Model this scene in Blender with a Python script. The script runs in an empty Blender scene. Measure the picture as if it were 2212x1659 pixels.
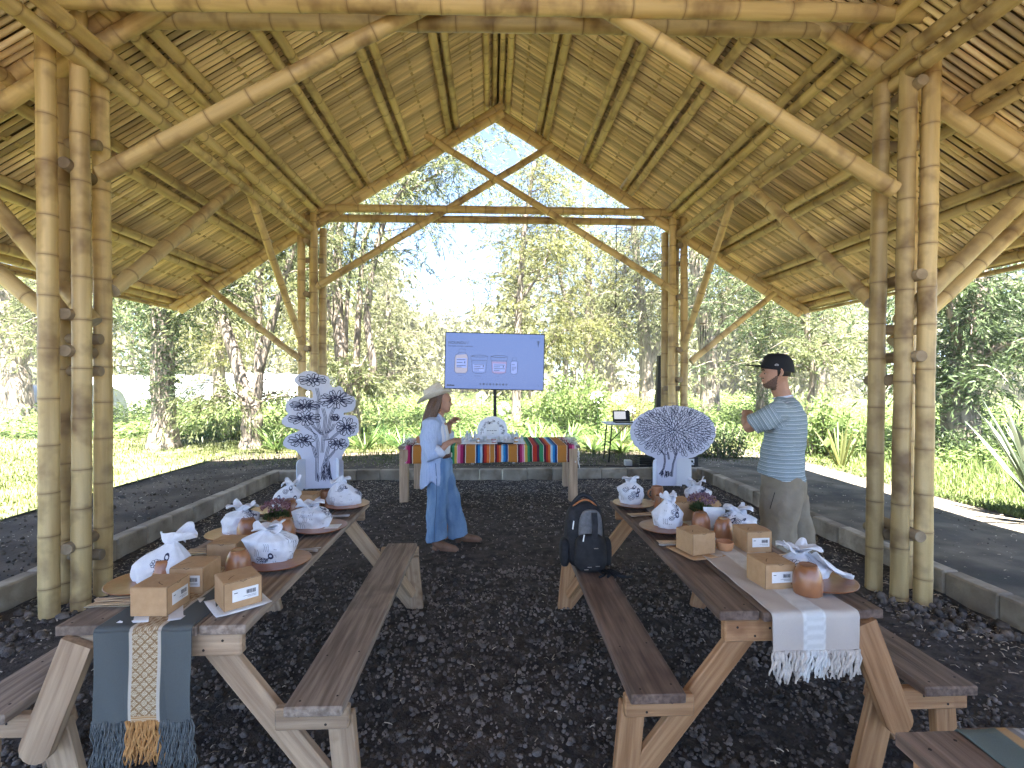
import bpy, bmesh, math, random
import numpy as np
from mathutils import Vector, Matrix, Euler
from mathutils.bvhtree import BVHTree
PI = math.pi
sc = bpy.context.scene
COL = sc.collection
random.seed(7)
RNG = np.random.default_rng(11)

# ------------------------------------------------------------------ camera, sky, sun, exposure
cam_d = bpy.data.cameras.new('camera'); cam = bpy.data.objects.new('camera', cam_d); COL.objects.link(cam)
cam_d.sensor_width = 36.0; cam_d.lens = 36.0 * 1080.0 / 2212.0
cam_d.clip_start = 0.05; cam_d.clip_end = 900.0
cam.location = (0, 0, 1.65)
cam.rotation_euler = (PI / 2 - math.radians(0.40), 0, -math.radians(2.333))
sc.camera = cam

SUN_TRAVEL = Vector((-0.05, 0.40, -1.0)).normalized()      # the way the light goes
world = bpy.data.worlds.new('World'); sc.world = world; world.use_nodes = True
wn = world.node_tree.nodes; wn.clear()
wo = wn.new('ShaderNodeOutputWorld'); wb = wn.new('ShaderNodeBackground'); ws = wn.new('ShaderNodeTexSky')
ws.sky_type = 'NISHITA'; ws.sun_disc = False
to_sun = -SUN_TRAVEL
ws.sun_elevation = math.asin(to_sun.z); ws.sun_rotation = math.atan2(to_sun.x, to_sun.y)
ws.air_density = 0.6; ws.dust_density = 0.4; ws.ozone_density = 2.0; ws.altitude = 2200
wb.inputs['Strength'].default_value = 0.05
world.node_tree.links.new(ws.outputs[0], wb.inputs[0]); world.node_tree.links.new(wb.outputs[0], wo.inputs[0])
sun_d = bpy.data.lights.new('sun', 'SUN'); sun = bpy.data.objects.new('sun', sun_d); COL.objects.link(sun)
sun_d.energy = 5.0; sun_d.angle = math.radians(0.53); sun_d.color = (1.0, 0.95, 0.86)
sun.rotation_euler = SUN_TRAVEL.to_track_quat('-Z', 'Y').to_euler(); sun.location = (0, -5, 20)
vs = sc.view_settings
vs.view_transform = 'Standard'; vs.look = 'None'; vs.gamma = 1.0; vs.use_curve_mapping = False
vs.exposure = 4.1
sc.render.engine = 'CYCLES'
sc.cycles.use_denoising = True
sc.cycles.max_bounces = 10; sc.cycles.diffuse_bounces = 5; sc.cycles.glossy_bounces = 3
sc.cycles.transmission_bounces = 4; sc.cycles.transparent_max_bounces = 6
sc.cycles.use_adaptive_sampling = True; sc.cycles.adaptive_threshold = 0.025
sc.cycles.sample_clamp_indirect = 8.0
sc.cycles.caustics_reflective = False; sc.cycles.caustics_refractive = False

# ------------------------------------------------------------------ materials
def nnode(nt, t, **kw):
    n = nt.nodes.new(t)
    for k, v in kw.items(): setattr(n, k, v)
    return n

def mk(name, c1, c2=None, scale=5.0, stretch=(1, 1, 1), detail=4.0, rough=0.7, bump=0.0, bscale=None,
       rnd=0.0, spec=0.3, trans=0.0, metal=0.0, lo=0.35, hi=0.65, attr=None, acol=None, coat=0.0, dist=0.0, spots=None):
    """one procedural material: noise between two colours, optional per-object variation, attribute tint, bump, translucency"""
    m = bpy.data.materials.new(name); m.use_nodes = True
    nt = m.node_tree; L = nt.links.new
    bs = nt.nodes['Principled BSDF']; out = nt.nodes['Material Output']
    bs.inputs['Roughness'].default_value = rough
    bs.inputs['Specular IOR Level'].default_value = spec
    bs.inputs['Metallic'].default_value = metal
    if coat: bs.inputs['Coat Weight'].default_value = coat; bs.inputs['Coat Roughness'].default_value = 0.15
    c1 = tuple(c1) + (1,); c2 = (tuple(c2) + (1,)) if c2 else c1
    tc = nnode(nt, 'ShaderNodeTexCoord'); oi = nnode(nt, 'ShaderNodeObjectInfo')
    add = nnode(nt, 'ShaderNodeVectorMath', operation='ADD'); mul = nnode(nt, 'ShaderNodeMath', operation='MULTIPLY')
    mul.inputs[1].default_value = 37.0
    L(oi.outputs['Random'], mul.inputs[0]); L(tc.outputs['Object'], add.inputs[0]); L(mul.outputs[0], add.inputs[1])
    mp = nnode(nt, 'ShaderNodeMapping'); mp.inputs['Scale'].default_value = stretch; L(add.outputs[0], mp.inputs[0])
    nz = nnode(nt, 'ShaderNodeTexNoise'); nz.inputs['Scale'].default_value = scale; nz.inputs['Detail'].default_value = detail
    nz.inputs['Distortion'].default_value = dist
    L(mp.outputs[0], nz.inputs['Vector'])
    rp = nnode(nt, 'ShaderNodeValToRGB'); rp.color_ramp.elements[0].position = lo; rp.color_ramp.elements[1].position = hi
    rp.color_ramp.elements[0].color = c1; rp.color_ramp.elements[1].color = c2
    L(nz.outputs['Fac'], rp.inputs['Fac'])
    col = rp.outputs['Color']
    if spots:
        sp = nnode(nt, 'ShaderNodeTexNoise'); sp.inputs['Scale'].default_value = spots[1]; sp.inputs['Detail'].default_value = 3
        L(add.outputs[0], sp.inputs['Vector'])
        sr = nnode(nt, 'ShaderNodeMapRange'); sr.inputs[1].default_value = spots[2]; sr.inputs[2].default_value = spots[3]
        L(sp.outputs['Fac'], sr.inputs[0])
        mx = nnode(nt, 'ShaderNodeMix', data_type='RGBA'); L(sr.outputs[0], mx.inputs[0]); L(col, mx.inputs[6])
        mx.inputs[7].default_value = tuple(spots[0]) + (1,); col = mx.outputs[2]
    if attr:
        at = nnode(nt, 'ShaderNodeAttribute', attribute_name=attr)
        mx = nnode(nt, 'ShaderNodeMix', data_type='RGBA'); L(at.outputs['Fac'], mx.inputs[0]); L(col, mx.inputs[6])
        mx.inputs[7].default_value = tuple(acol) + (1,); col = mx.outputs[2]
    if rnd:
        mr = nnode(nt, 'ShaderNodeMapRange'); mr.inputs[3].default_value = 1 - rnd; mr.inputs[4].default_value = 1 + rnd
        L(oi.outputs['Random'], mr.inputs[0])
        hs = nnode(nt, 'ShaderNodeHueSaturation'); L(mr.outputs[0], hs.inputs['Value']); L(col, hs.inputs['Color']); col = hs.outputs[0]
    L(col, bs.inputs['Base Color'])
    if bump:
        bn = nnode(nt, 'ShaderNodeTexNoise'); bn.inputs['Scale'].default_value = bscale or scale; bn.inputs['Detail'].default_value = 5
        L(mp.outputs[0], bn.inputs['Vector'])
        bp = nnode(nt, 'ShaderNodeBump'); bp.inputs['Strength'].default_value = min(bump, 1.0); bp.inputs['Distance'].default_value = 0.02
        L(bn.outputs['Fac'], bp.inputs['Height']); L(bp.outputs[0], bs.inputs['Normal'])
    if trans:
        tr = nnode(nt, 'ShaderNodeBsdfTranslucent'); L(col, tr.inputs['Color'])
        ms = nnode(nt, 'ShaderNodeMixShader'); ms.inputs[0].default_value = trans
        L(bs.outputs[0], ms.inputs[1]); L(tr.outputs[0], ms.inputs[2]); L(ms.outputs[0], out.inputs['Surface'])
    return m

def mk_attr(name, attr='col', rough=0.8, trans=0.0, spec=0.2, bump=0.0, bscale=300):
    """colour straight from a colour attribute (dyed cloth, print)"""
    m = bpy.data.materials.new(name); m.use_nodes = True; nt = m.node_tree; L = nt.links.new
    bs = nt.nodes['Principled BSDF']; bs.inputs['Roughness'].default_value = rough; bs.inputs['Specular IOR Level'].default_value = spec
    at = nnode(nt, 'ShaderNodeAttribute', attribute_name=attr); tc = nnode(nt, 'ShaderNodeTexCoord')
    nz = nnode(nt, 'ShaderNodeTexNoise'); nz.inputs['Scale'].default_value = bscale; L(tc.outputs['Object'], nz.inputs['Vector'])
    mr = nnode(nt, 'ShaderNodeMapRange'); mr.inputs[3].default_value = 0.8; mr.inputs[4].default_value = 1.2; L(nz.outputs['Fac'], mr.inputs[0])
    hs = nnode(nt, 'ShaderNodeHueSaturation'); L(mr.outputs[0], hs.inputs['Value']); L(at.outputs['Color'], hs.inputs['Color'])
    L(hs.outputs[0], bs.inputs['Base Color'])
    if bump:
        bp = nnode(nt, 'ShaderNodeBump'); bp.inputs['Strength'].default_value = bump; bp.inputs['Distance'].default_value = 0.003
        L(nz.outputs['Fac'], bp.inputs['Height']); L(bp.outputs[0], bs.inputs['Normal'])
    return m

def mk_leaf(name, dark, light, trans=0.4, rough=0.55, rnd=0.12, hl=None):
    m = bpy.data.materials.new(name); m.use_nodes = True; nt = m.node_tree; L = nt.links.new
    bs = nt.nodes['Principled BSDF']; out = nt.nodes['Material Output']; bs.inputs['Roughness'].default_value = rough
    bs.inputs['Specular IOR Level'].default_value = 0.35
    at = nnode(nt, 'ShaderNodeAttribute', attribute_name='v')
    rp = nnode(nt, 'ShaderNodeValToRGB'); rp.color_ramp.elements[0].color = tuple(dark) + (1,); rp.color_ramp.elements[1].color = tuple(light) + (1,)
    if hl:
        e = rp.color_ramp.elements.new(0.93); e.color = tuple(light) + (1,); rp.color_ramp.elements[2].color = tuple(hl) + (1,)
    L(at.outputs['Fac'], rp.inputs['Fac'])
    oi = nnode(nt, 'ShaderNodeObjectInfo'); mr = nnode(nt, 'ShaderNodeMapRange'); mr.inputs[3].default_value = 1 - rnd; mr.inputs[4].default_value = 1 + rnd
    L(oi.outputs['Random'], mr.inputs[0]); hs = nnode(nt, 'ShaderNodeHueSaturation'); L(mr.outputs[0], hs.inputs['Value']); L(rp.outputs[0], hs.inputs['Color'])
    L(hs.outputs[0], bs.inputs['Base Color'])
    tr = nnode(nt, 'ShaderNodeBsdfTranslucent'); L(hs.outputs[0], tr.inputs['Color'])
    ms = nnode(nt, 'ShaderNodeMixShader'); ms.inputs[0].default_value = trans
    L(bs.outputs[0], ms.inputs[1]); L(tr.outputs[0], ms.inputs[2]); L(ms.outputs[0], out.inputs['Surface'])
    return m

BAM = (0.52, 0.36, 0.135)
MT = {}
MT['bamboo'] = mk('bamboo', (0.40, 0.275, 0.11), (0.68, 0.51, 0.25), 13, (0.07, 1, 1), 7, 0.5, bump=0.2, bscale=18, rnd=0.2, spec=0.35,
                  attr='nd', acol=(0.22, 0.135, 0.06), lo=0.3, hi=0.7, spots=((0.22, 0.135, 0.06), 4.5, 0.50, 0.74))
MT['bamboo_end'] = mk('bamboo_end', (0.42, 0.35, 0.24), (0.55, 0.46, 0.32), 20, rough=0.85, rnd=0.15)
MT['dowel'] = mk('dowel_wood', (0.20, 0.145, 0.085), (0.33, 0.25, 0.16), 8, (0.3, 1, 1), rough=0.85, bump=0.3, rnd=0.15)
MT['slat'] = mk('split_cane', (0.58, 0.45, 0.235), (0.84, 0.69, 0.42), 14, (0.08, 1, 1), 6, 0.6, bump=0.2, rnd=0.34, spec=0.25)
MT['tie'] = mk('cane_tie', (0.42, 0.30, 0.13), (0.56, 0.42, 0.2), 10, rough=0.7)
MT['roofmat'] = mk('roof_mat', (0.085, 0.055, 0.025), (0.15, 0.10, 0.045), 6, (1, 6, 1), rough=0.9)
MT['wood_grey'] = mk('weathered_plank', (0.17, 0.125, 0.095), (0.35, 0.275, 0.212), 6, (0.5, 8, 8), 9, 0.75, bump=0.35, bscale=6, rnd=0.15, spots=((0.09, 0.065, 0.05), 3.0, 0.55, 0.75))
MT['wood_dark'] = mk('stained_plank', (0.10, 0.066, 0.05), (0.225, 0.155, 0.118), 6, (0.5, 8, 8), 9, 0.55, bump=0.3, bscale=6, rnd=0.12, spots=((0.06, 0.036, 0.028), 3.0, 0.56, 0.76))
MT['wood_pale'] = mk('pale_pine', (0.30, 0.20, 0.125), (0.47, 0.335, 0.215), 6, (0.4, 8, 8), 8, 0.7, bump=0.3, bscale=6, rnd=0.12, spots=((0.22, 0.13, 0.07), 5.0, 0.66, 0.76))
MT['wood_amber'] = mk('amber_pine', (0.27, 0.135, 0.06), (0.44, 0.25, 0.125), 6, (0.4, 8, 8), 8, 0.55, bump=0.3, bscale=6, rnd=0.1, spots=((0.2, 0.09, 0.04), 5.0, 0.66, 0.76))
MT['nail'] = mk('nail_hole', (0.03, 0.022, 0.018), rough=0.8)
MT['concrete'] = mk('old_concrete', (0.26, 0.22, 0.165), (0.46, 0.405, 0.325), 6, detail=8, rough=0.95, bump=0.5, bscale=25, rnd=0.1, spots=((0.12, 0.092, 0.06), 3.0, 0.48, 0.70))
MT['soil'] = mk('dark_soil', (0.034, 0.028, 0.024), (0.085, 0.071, 0.061), 14, detail=9, rough=0.95, bump=1.0, bscale=60, spec=0.2)
MT['lump'] = mk('soil_lump', (0.045, 0.038, 0.033), (0.24, 0.205, 0.178), 9, detail=8, rough=0.92, bump=0.6, bscale=120, spec=0.25)
MT['straw'] = mk_leaf('straw', (0.22, 0.17, 0.11), (0.62, 0.55, 0.44), 0.1, 0.8, 0)
MT['ground'] = mk('garden_soil', (0.055, 0.043, 0.031), (0.135, 0.108, 0.08), 1.7, detail=10, rough=0.95, bump=0.6, bscale=30, spots=((0.03, 0.027, 0.024), 0.6, 0.45, 0.65))
MT['path'] = mk('dusty_path', (0.10, 0.087, 0.068), (0.20, 0.175, 0.14), 3.0, detail=10, rough=0.95, bump=0.5, bscale=45, spots=((0.055, 0.055, 0.05), 1.2, 0.5, 0.7))
MT['lawn'] = mk('lawn_ground', (0.06, 0.07, 0.025), (0.13, 0.13, 0.055), 3, detail=8, rough=0.95, bump=0.5, bscale=40)
MT['grass'] = mk_leaf('grass_blade', (0.045, 0.07, 0.017), (0.17, 0.19, 0.065), 0.45)
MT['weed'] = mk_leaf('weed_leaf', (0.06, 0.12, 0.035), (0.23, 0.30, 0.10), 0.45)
MT['tallgrass'] = mk_leaf('tall_grass', (0.06, 0.105, 0.028), (0.23, 0.28, 0.10), 0.45)
MT['willow'] = mk_leaf('willow_leaf', (0.075, 0.095, 0.04), (0.21, 0.23, 0.10), 0.5)
MT['willow_b'] = mk_leaf('willow_leaf_yellow', (0.085, 0.10, 0.03), (0.24, 0.24, 0.085), 0.5)
MT['willow_d'] = mk_leaf('willow_leaf_dark', (0.045, 0.075, 0.033), (0.13, 0.18, 0.075), 0.45)
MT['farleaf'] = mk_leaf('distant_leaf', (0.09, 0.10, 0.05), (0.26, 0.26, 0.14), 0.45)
MT['agap'] = mk_leaf('strap_leaf', (0.035, 0.08, 0.022), (0.14, 0.20, 0.06), 0.3, 0.4)
MT['phor'] = mk_leaf('sword_leaf', (0.055, 0.085, 0.05), (0.22, 0.25, 0.16), 0.25, 0.35)
MT['bark'] = mk('willow_bark', (0.10, 0.082, 0.066), (0.29, 0.24, 0.195), 16, (1, 1, 0.18), 8, 0.95, bump=1.0, bscale=26)
MT['bark_pale'] = mk('pale_bark', (0.13, 0.105, 0.08), (0.32, 0.27, 0.215), 14, (1, 1, 0.2), 8, 0.95, bump=1.0, bscale=22)
MT['petal_white'] = mk('white_petal', (0.72, 0.72, 0.68), rough=0.7, trans=0.3)
MT['kraft'] = mk('kraft_board', (0.40, 0.245, 0.125), (0.45, 0.285, 0.15), 30, rough=0.85, rnd=0.05)
MT['kraft_dark'] = mk('kraft_slit', (0.10, 0.055, 0.03), rough=0.9)
MT['paper'] = mk('white_paper', (0.66, 0.66, 0.66), (0.74, 0.74, 0.74), 12, rough=0.75)
MT['bagink'] = mk('bag_print', (0.03, 0.034, 0.075), rough=0.8)
MT['ink'] = mk('print_ink', (0.012, 0.013, 0.03), rough=0.6)
MT['inkblue'] = mk('blue_black_ink', (0.012, 0.014, 0.05), rough=0.6)
MT['foam'] = mk('foam_board', (0.58, 0.57, 0.66), (0.62, 0.61, 0.70), 6, rough=0.6)
MT['foam_edge'] = mk('foam_board_edge', (0.72, 0.73, 0.78), rough=0.6)
MT['clay'] = mk('glazed_clay', (0.22, 0.085, 0.035), (0.36, 0.155, 0.068), 7, detail=5, rough=0.3, bump=0.12, bscale=20, spec=0.5, coat=0.3, rnd=0.15)
MT['clay_matt'] = mk('terracotta', (0.42, 0.19, 0.085), (0.52, 0.26, 0.125), 8, detail=5, rough=0.6, bump=0.1, bscale=25, rnd=0.06)
MT['plate'] = mk('brown_glaze', (0.12, 0.042, 0.02), (0.24, 0.09, 0.04), 6, detail=4, rough=0.12, spec=0.5, coat=0.35, rnd=0.08)
MT['bag'] = mk('white_cotton', (0.66, 0.67, 0.72), (0.72, 0.73, 0.77), 40, rough=0.9, bump=0.15, bscale=90, trans=0.12)
MT['steel'] = mk('steel', (0.55, 0.53, 0.5), rough=0.28, metal=0.9)
MT['woodcut'] = mk('wooden_cutlery', (0.50, 0.36, 0.22), (0.62, 0.48, 0.32), 12, (0.3, 4, 4), rough=0.7, rnd=0.1)
MT['black_plastic'] = mk('black_plastic', (0.014, 0.014, 0.016), rough=0.45)
MT['black_metal'] = mk('black_metal', (0.02, 0.02, 0.022), rough=0.5, metal=0.3)
MT['white_plastic'] = mk('white_plastic', (0.62, 0.63, 0.64), rough=0.45)
MT['red_plastic'] = mk('red_plastic', (0.35, 0.03, 0.03), rough=0.5)
MT['tarp'] = mk('white_tarp', (0.55, 0.58, 0.62), (0.72, 0.74, 0.77), 1.2, rough=0.6, bump=0.3, bscale=3, trans=0.25)
MT['cyan_edge'] = MT['foam_edge']

# ------------------------------------------------------------------ mesh helpers
WM = {}
def tag(o, label=None, cat=None, group=None, kind=None):
    if label: o['label'] = label
    if cat: o['category'] = cat
    if group: o['group'] = group
    if kind: o['kind'] = kind
    return o

def link(o, parent=None, world=None):
    COL.objects.link(o)
    world = world or Matrix.Identity(4)
    if parent is not None:
        o.parent = parent; o.matrix_parent_inverse = WM[parent.name].inverted()
    o.matrix_basis = world
    WM[o.name] = world
    return o

def empty(name, loc=(0, 0, 0), rz=0.0, parent=None):
    o = bpy.data.objects.new(name, None); o.empty_display_size = 0.1
    return link(o, parent, Matrix.Translation(Vector(loc)) @ Matrix.Rotation(rz, 4, 'Z'))

def place(o, loc, rz=0.0, rx=0.0, ry=0.0, s=1.0):
    m = Matrix.Translation(Vector(loc)) @ Euler((rx, ry, rz), 'XYZ').to_matrix().to_4x4() @ Matrix.Scale(s, 4)
    o.matrix_basis = m; WM[o.name] = m
    return o

KIDS = {}
def copy_tree(o, parent=None):
    c = o.copy(); COL.objects.link(c)
    WM[c.name] = WM[o.name]
    if parent is not None: c.parent = parent
    for ch in list(o.children): copy_tree(ch, c)
    return c

def smooth(me, on=True):
    me.polygons.foreach_set('use_smooth', np.full(len(me.polygons), on)); me.update()

class MB:
    """collects verts and faces (with material slots) for ONE mesh"""
    def __init__(s): s.v = []; s.f = []; s.m = []; s.mi = 0
    def add(s, vs, fs):
        b = len(s.v); s.v.extend(tuple(map(float, p)) for p in vs)
        for f in fs: s.f.append(tuple(i + b for i in f)); s.m.append(s.mi)
    def cbox(s, c, size, b=0.004, rot=None):
        """box with chamfered edges; c centre, size full sizes"""
        hx, hy, hz = [q / 2 for q in size]; b = min(b, hx * .9, hy * .9, hz * .9); vs = []; idx = {}
        for sx in (-1, 1):
            for sy in (-1, 1):
                for sz in (-1, 1):
                    for ax in range(3):
                        p = [sx * (hx - b), sy * (hy - b), sz * (hz - b)]; p[ax] = (sx * hx, sy * hy, sz * hz)[ax]
                        idx[(sx, sy, sz, ax)] = len(vs); vs.append(Vector(p))
        fs = []
        for ax in range(3):
            o1, o2 = (ax + 1) % 3, (ax + 2) % 3
            for sg in (-1, 1):
                q = []
                for a, bb in ((-1, -1), (1, -1), (1, 1), (-1, 1)):
                    k = [0, 0, 0]; k[ax] = sg; k[o1] = a; k[o2] = bb; q.append(idx[(*k, ax)])
                fs.append(q if sg > 0 else q[::-1])
            for a in (-1, 1):
                for bb in (-1, 1):
                    k1 = [0, 0, 0]; k1[o1] = a; k1[o2] = bb; k2 = list(k1); k1[ax] = -1; k2[ax] = 1
                    q = [idx[(*k1, o1)], idx[(*k2, o1)], idx[(*k2, o2)], idx[(*k1, o2)]]
                    fs.append(q if a * bb < 0 else q[::-1])
        for sx in (-1, 1):
            for sy in (-1, 1):
                for sz in (-1, 1):
                    q = [idx[(sx, sy, sz, i)] for i in range(3)]
                    fs.append(q if sx * sy * sz > 0 else q[::-1])
        if rot is not None: vs = [rot @ v for v in vs]
        c = Vector(c); s.add([v + c for v in vs], fs)
    def tube(s, pts, rad, n=8, cap=True, flat=1.0):
        pts = [Vector(p) for p in pts]; N = len(pts)
        if not hasattr(rad, '__len__'): rad = [rad] * N
        up = None; vs = []; fs = []
        for i, p in enumerate(pts):
            t = (pts[min(i + 1, N - 1)] - pts[max(i - 1, 0)])
            if t.length < 1e-9: t = Vector((0, 0, 1))
            t.normalize()
            if up is None:
                up = Vector((0, 0, 1)) if abs(t.z) < 0.9 else Vector((1, 0, 0))
            a = t.cross(up); a.normalize(); up2 = a.cross(t); up2.normalize(); up = up2
            for k in range(n):
                w = 2 * PI * k / n
                vs.append(p + (a * math.cos(w) + up2 * math.sin(w) * flat) * rad[i])
        for i in range(N - 1):
            for k in range(n):
                fs.append((i * n + k, i * n + (k + 1) % n, (i + 1) * n + (k + 1) % n, (i + 1) * n + k))
        if cap: fs.append(tuple(range(n))[::-1]); fs.append(tuple((N - 1) * n + k for k in range(n)))
        s.add(vs, [f[::-1] for f in fs])
    def lathe(s, prof, n=24, c=(0, 0, 0), sx=1.0, sy=1.0, wob=None):
        """prof: (r, z) list going up the outside; closed by caps when r > 0 at the ends"""
        vs = []; fs = []; N = len(prof); c = Vector(c)
        for i, (r, z) in enumerate(prof):
            for k in range(n):
                w = 2 * PI * k / n; rr = r * (wob(w, z) if wob else 1.0)
                vs.append(c + Vector((rr * math.cos(w) * sx, rr * math.sin(w) * sy, z)))
        for i in range(N - 1):
            for k in range(n):
                fs.append((i * n + k, i * n + (k + 1) % n, (i + 1) * n + (k + 1) % n, (i + 1) * n + k))
        if prof[0][0] > 1e-6: fs.append(tuple(range(n))[::-1])
        if prof[-1][0] > 1e-6: fs.append(tuple((N - 1) * n + k for k in range(n)))
        s.add(vs, fs)
    def prism(s, poly, t, M=None, c=(0, 0, 0)):
        """poly in XZ, thickness t along Y (centred)"""
        n = len(poly); vs = [Vector((x, -t / 2, z)) for x, z in poly] + [Vector((x, t / 2, z)) for x, z in poly]
        fs = [tuple(range(n)), tuple(range(2 * n - 1, n - 1, -1))] + [(i, i + n, (i + 1) % n + n, (i + 1) % n) for i in range(n)]
        if M is not None: vs = [M @ v for v in vs]
        c = Vector(c); s.add([v + c for v in vs], fs)
    def grid(s, P):
        """P: rows x cols of points"""
        R = len(P); Cn = len(P[0])
        s.add([p for row in P for p in row], [(i * Cn + j, i * Cn + j + 1, (i + 1) * Cn + j + 1, (i + 1) * Cn + j) for i in range(R - 1) for j in range(Cn - 1)])
    def mesh(s, name, mats, sm=False):
        me = bpy.data.meshes.new(name); me.from_pydata(s.v, [], s.f)
        for m in (mats if isinstance(mats, (list, tuple)) else [mats]): me.materials.append(MT[m] if isinstance(m, str) else m)
        if any(s.m): me.polygons.foreach_set('material_index', s.m)
        smooth(me, sm); return me
    def build(s, name, mats, parent=None, sm=False, world=None, sharp=None):
        me = s.mesh(name, mats, sm)
        if sharp is not None: me.set_sharp_from_angle(angle=math.radians(sharp))
        return link(bpy.data.objects.new(name, me), parent, world)

def np_mesh(name, V, F, mats, attrs=None, sm=False, midx=None):
    """fast mesh from arrays; F is (n,3) or (n,4)"""
    me = bpy.data.meshes.new(name); k = F.shape[1]; n = len(F)
    me.vertices.add(len(V)); me.vertices.foreach_set('co', np.ascontiguousarray(V, dtype=np.float32).ravel())
    me.loops.add(n * k); me.loops.foreach_set('vertex_index', np.ascontiguousarray(F, dtype=np.int32).ravel())
    me.polygons.add(n); me.polygons.foreach_set('loop_start', np.arange(0, n * k, k, dtype=np.int32))
    for m in (mats if isinstance(mats, (list, tuple)) else [mats]): me.materials.append(MT[m] if isinstance(m, str) else m)
    if midx is not None: me.polygons.foreach_set('material_index', np.asarray(midx, dtype=np.int32))
    if attrs:
        for an, av in attrs.items():
            a = me.attributes.new(an, 'FLOAT', 'POINT'); a.data.foreach_set('value', np.asarray(av, dtype=np.float32))
    me.update(calc_edges=True); smooth(me, sm); return me

def set_attr(me, name, vals):
    a = me.attributes.new(name, 'FLOAT', 'POINT'); a.data.foreach_set('value', np.asarray(vals, dtype=np.float32))

def frame(p0, p1, up=(0, 0, 1)):
    """matrix with local x along p0->p1, origin p0"""
    p0 = Vector(p0); x = (Vector(p1) - p0).normalized(); u = Vector(up)
    if abs(x.dot(u)) > 0.97: u = Vector((0, 1, 0)) if abs(x.y) < 0.9 else Vector((1, 0, 0))
    y = u.cross(x).normalized(); z = x.cross(y)
    m = Matrix((x, y, z)).transposed().to_4x4(); m.translation = p0
    return m

def board(name, p0, p1, w, t, mat, parent=None, up=(0, 0, 1), b=0.004, ends=None):
    """plank of width w (local y), thickness t (local z) from p0 to p1, grain along its length"""
    L = (Vector(p1) - Vector(p0)).length
    q = MB(); q.cbox((L / 2, 0, 0), (L, w, t), b)
    return q.build(name, mat, parent, world=frame(p0, p1, up))

def culm_mesh(L, r0, r1, seed, n=12, node=0.27, bow=0.006):
    """bamboo culm along local x with swollen nodes"""
    rr = random.Random(seed); xs = [0.0]; x = rr.uniform(0.05, node)
    nodes = []
    while x < L - 0.05:
        nodes.append(x); x += node * rr.uniform(0.82, 1.18)
    prof = [(0.0, 1.0, 0)]
    last = 0
    for q in nodes:
        prof += [((last + q) / 2, 0.985, 0), (q - 0.02, 1.0, 0), (q - 0.006, 1.04, 0.35), (q, 1.0, 1.0), (q + 0.005, 1.045, 0.4), (q + 0.02, 1.0, 0)]
        last = q
    prof.append((L, 1.0, 0)); prof = [p for p in prof if 0 <= p[0] <= L]; prof.sort(key=lambda p: p[0])
    ay, az = rr.uniform(-bow, bow) * L, rr.uniform(-bow, bow) * L; ph = rr.uniform(0, 6)
    V = []; A = []; F = []
    for i, (x, k, a) in enumerate(prof):
        u = x / L; r = (r0 + (r1 - r0) * u) * k
        cy = ay * math.sin(PI * u) + 0.0015 * math.sin(ph + x * 9); cz = az * math.sin(PI * u) + 0.0015 * math.cos(ph + x * 7)
        for j in range(n):
            w = 2 * PI * j / n; V.append((x, cy + r * math.cos(w), cz + r * math.sin(w))); A.append(a)
    for i in range(len(prof) - 1):
        for j in range(n): F.append((i * n + j, i * n + (j + 1) % n, (i + 1) * n + (j + 1) % n, (i + 1) * n + j))
    m = len(prof)
    F = [f[::-1] for f in F]
    mi = [0] * len(F)
    F.append(tuple(range(n))); F.append(tuple((m - 1) * n + j for j in range(n))[::-1]); mi += [1, 1]
    me = bpy.data.meshes.new('culm'); me.from_pydata(V, [], F); me.materials.append(MT['bamboo']); me.materials.append(MT['bamboo_end'])
    me.polygons.foreach_set('material_index', mi); set_attr(me, 'nd', A); smooth(me)
    me.set_sharp_from_angle(angle=math.radians(50))
    return me

_cs = [0]
def culm(name, p0, p1, r, parent, r1=None, node=0.34, bow=0.005):
    _cs[0] += 1; L = (Vector(p1) - Vector(p0)).length
    me = culm_mesh(L, r, r1 if r1 else r * 0.94, _cs[0], node=node, bow=bow)
    return link(bpy.data.objects.new(name, me), parent, frame(p0, p1) @ Matrix.Rotation(random.uniform(0, 6), 4, 'X'))

def text_mesh(txt, size, bold=0.0):
    cu = bpy.data.curves.new('t', 'FONT'); cu.body = txt; cu.size = size; cu.offset = bold; cu.resolution_u = 3
    o = bpy.data.objects.new('t', cu); me = bpy.data.meshes.new_from_object(o)
    bpy.data.objects.remove(o); bpy.data.curves.remove(cu); return me

def ribbon(mb, pts, w, closed=False, nrm=Vector((0, -1, 0)), lift=0.0):
    """flat stroke of width w along 3-D pts, lying across nrm"""
    pts = [Vector(p) for p in pts]
    if closed: pts = pts + [pts[0]]
    N = len(pts); vs = []
    for i in range(N):
        t = pts[min(i + 1, N - 1)] - pts[max(i - 1, 0)]
        if closed and i in (0, N - 1): t = pts[1] - pts[N - 2]
        nn = nrm[i] if isinstance(nrm, list) else nrm
        sd = nn.cross(t)
        if sd.length < 1e-9: sd = Vector((1, 0, 0))
        sd.normalize(); ww = w[i] if isinstance(w, list) else w
        vs += [pts[i] + sd * ww / 2 + nn * lift, pts[i] - sd * ww / 2 + nn * lift]
    mb.add(vs, [(2 * i, 2 * i + 2, 2 * i + 3, 2 * i + 1) for i in range(N - 1)])

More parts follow.
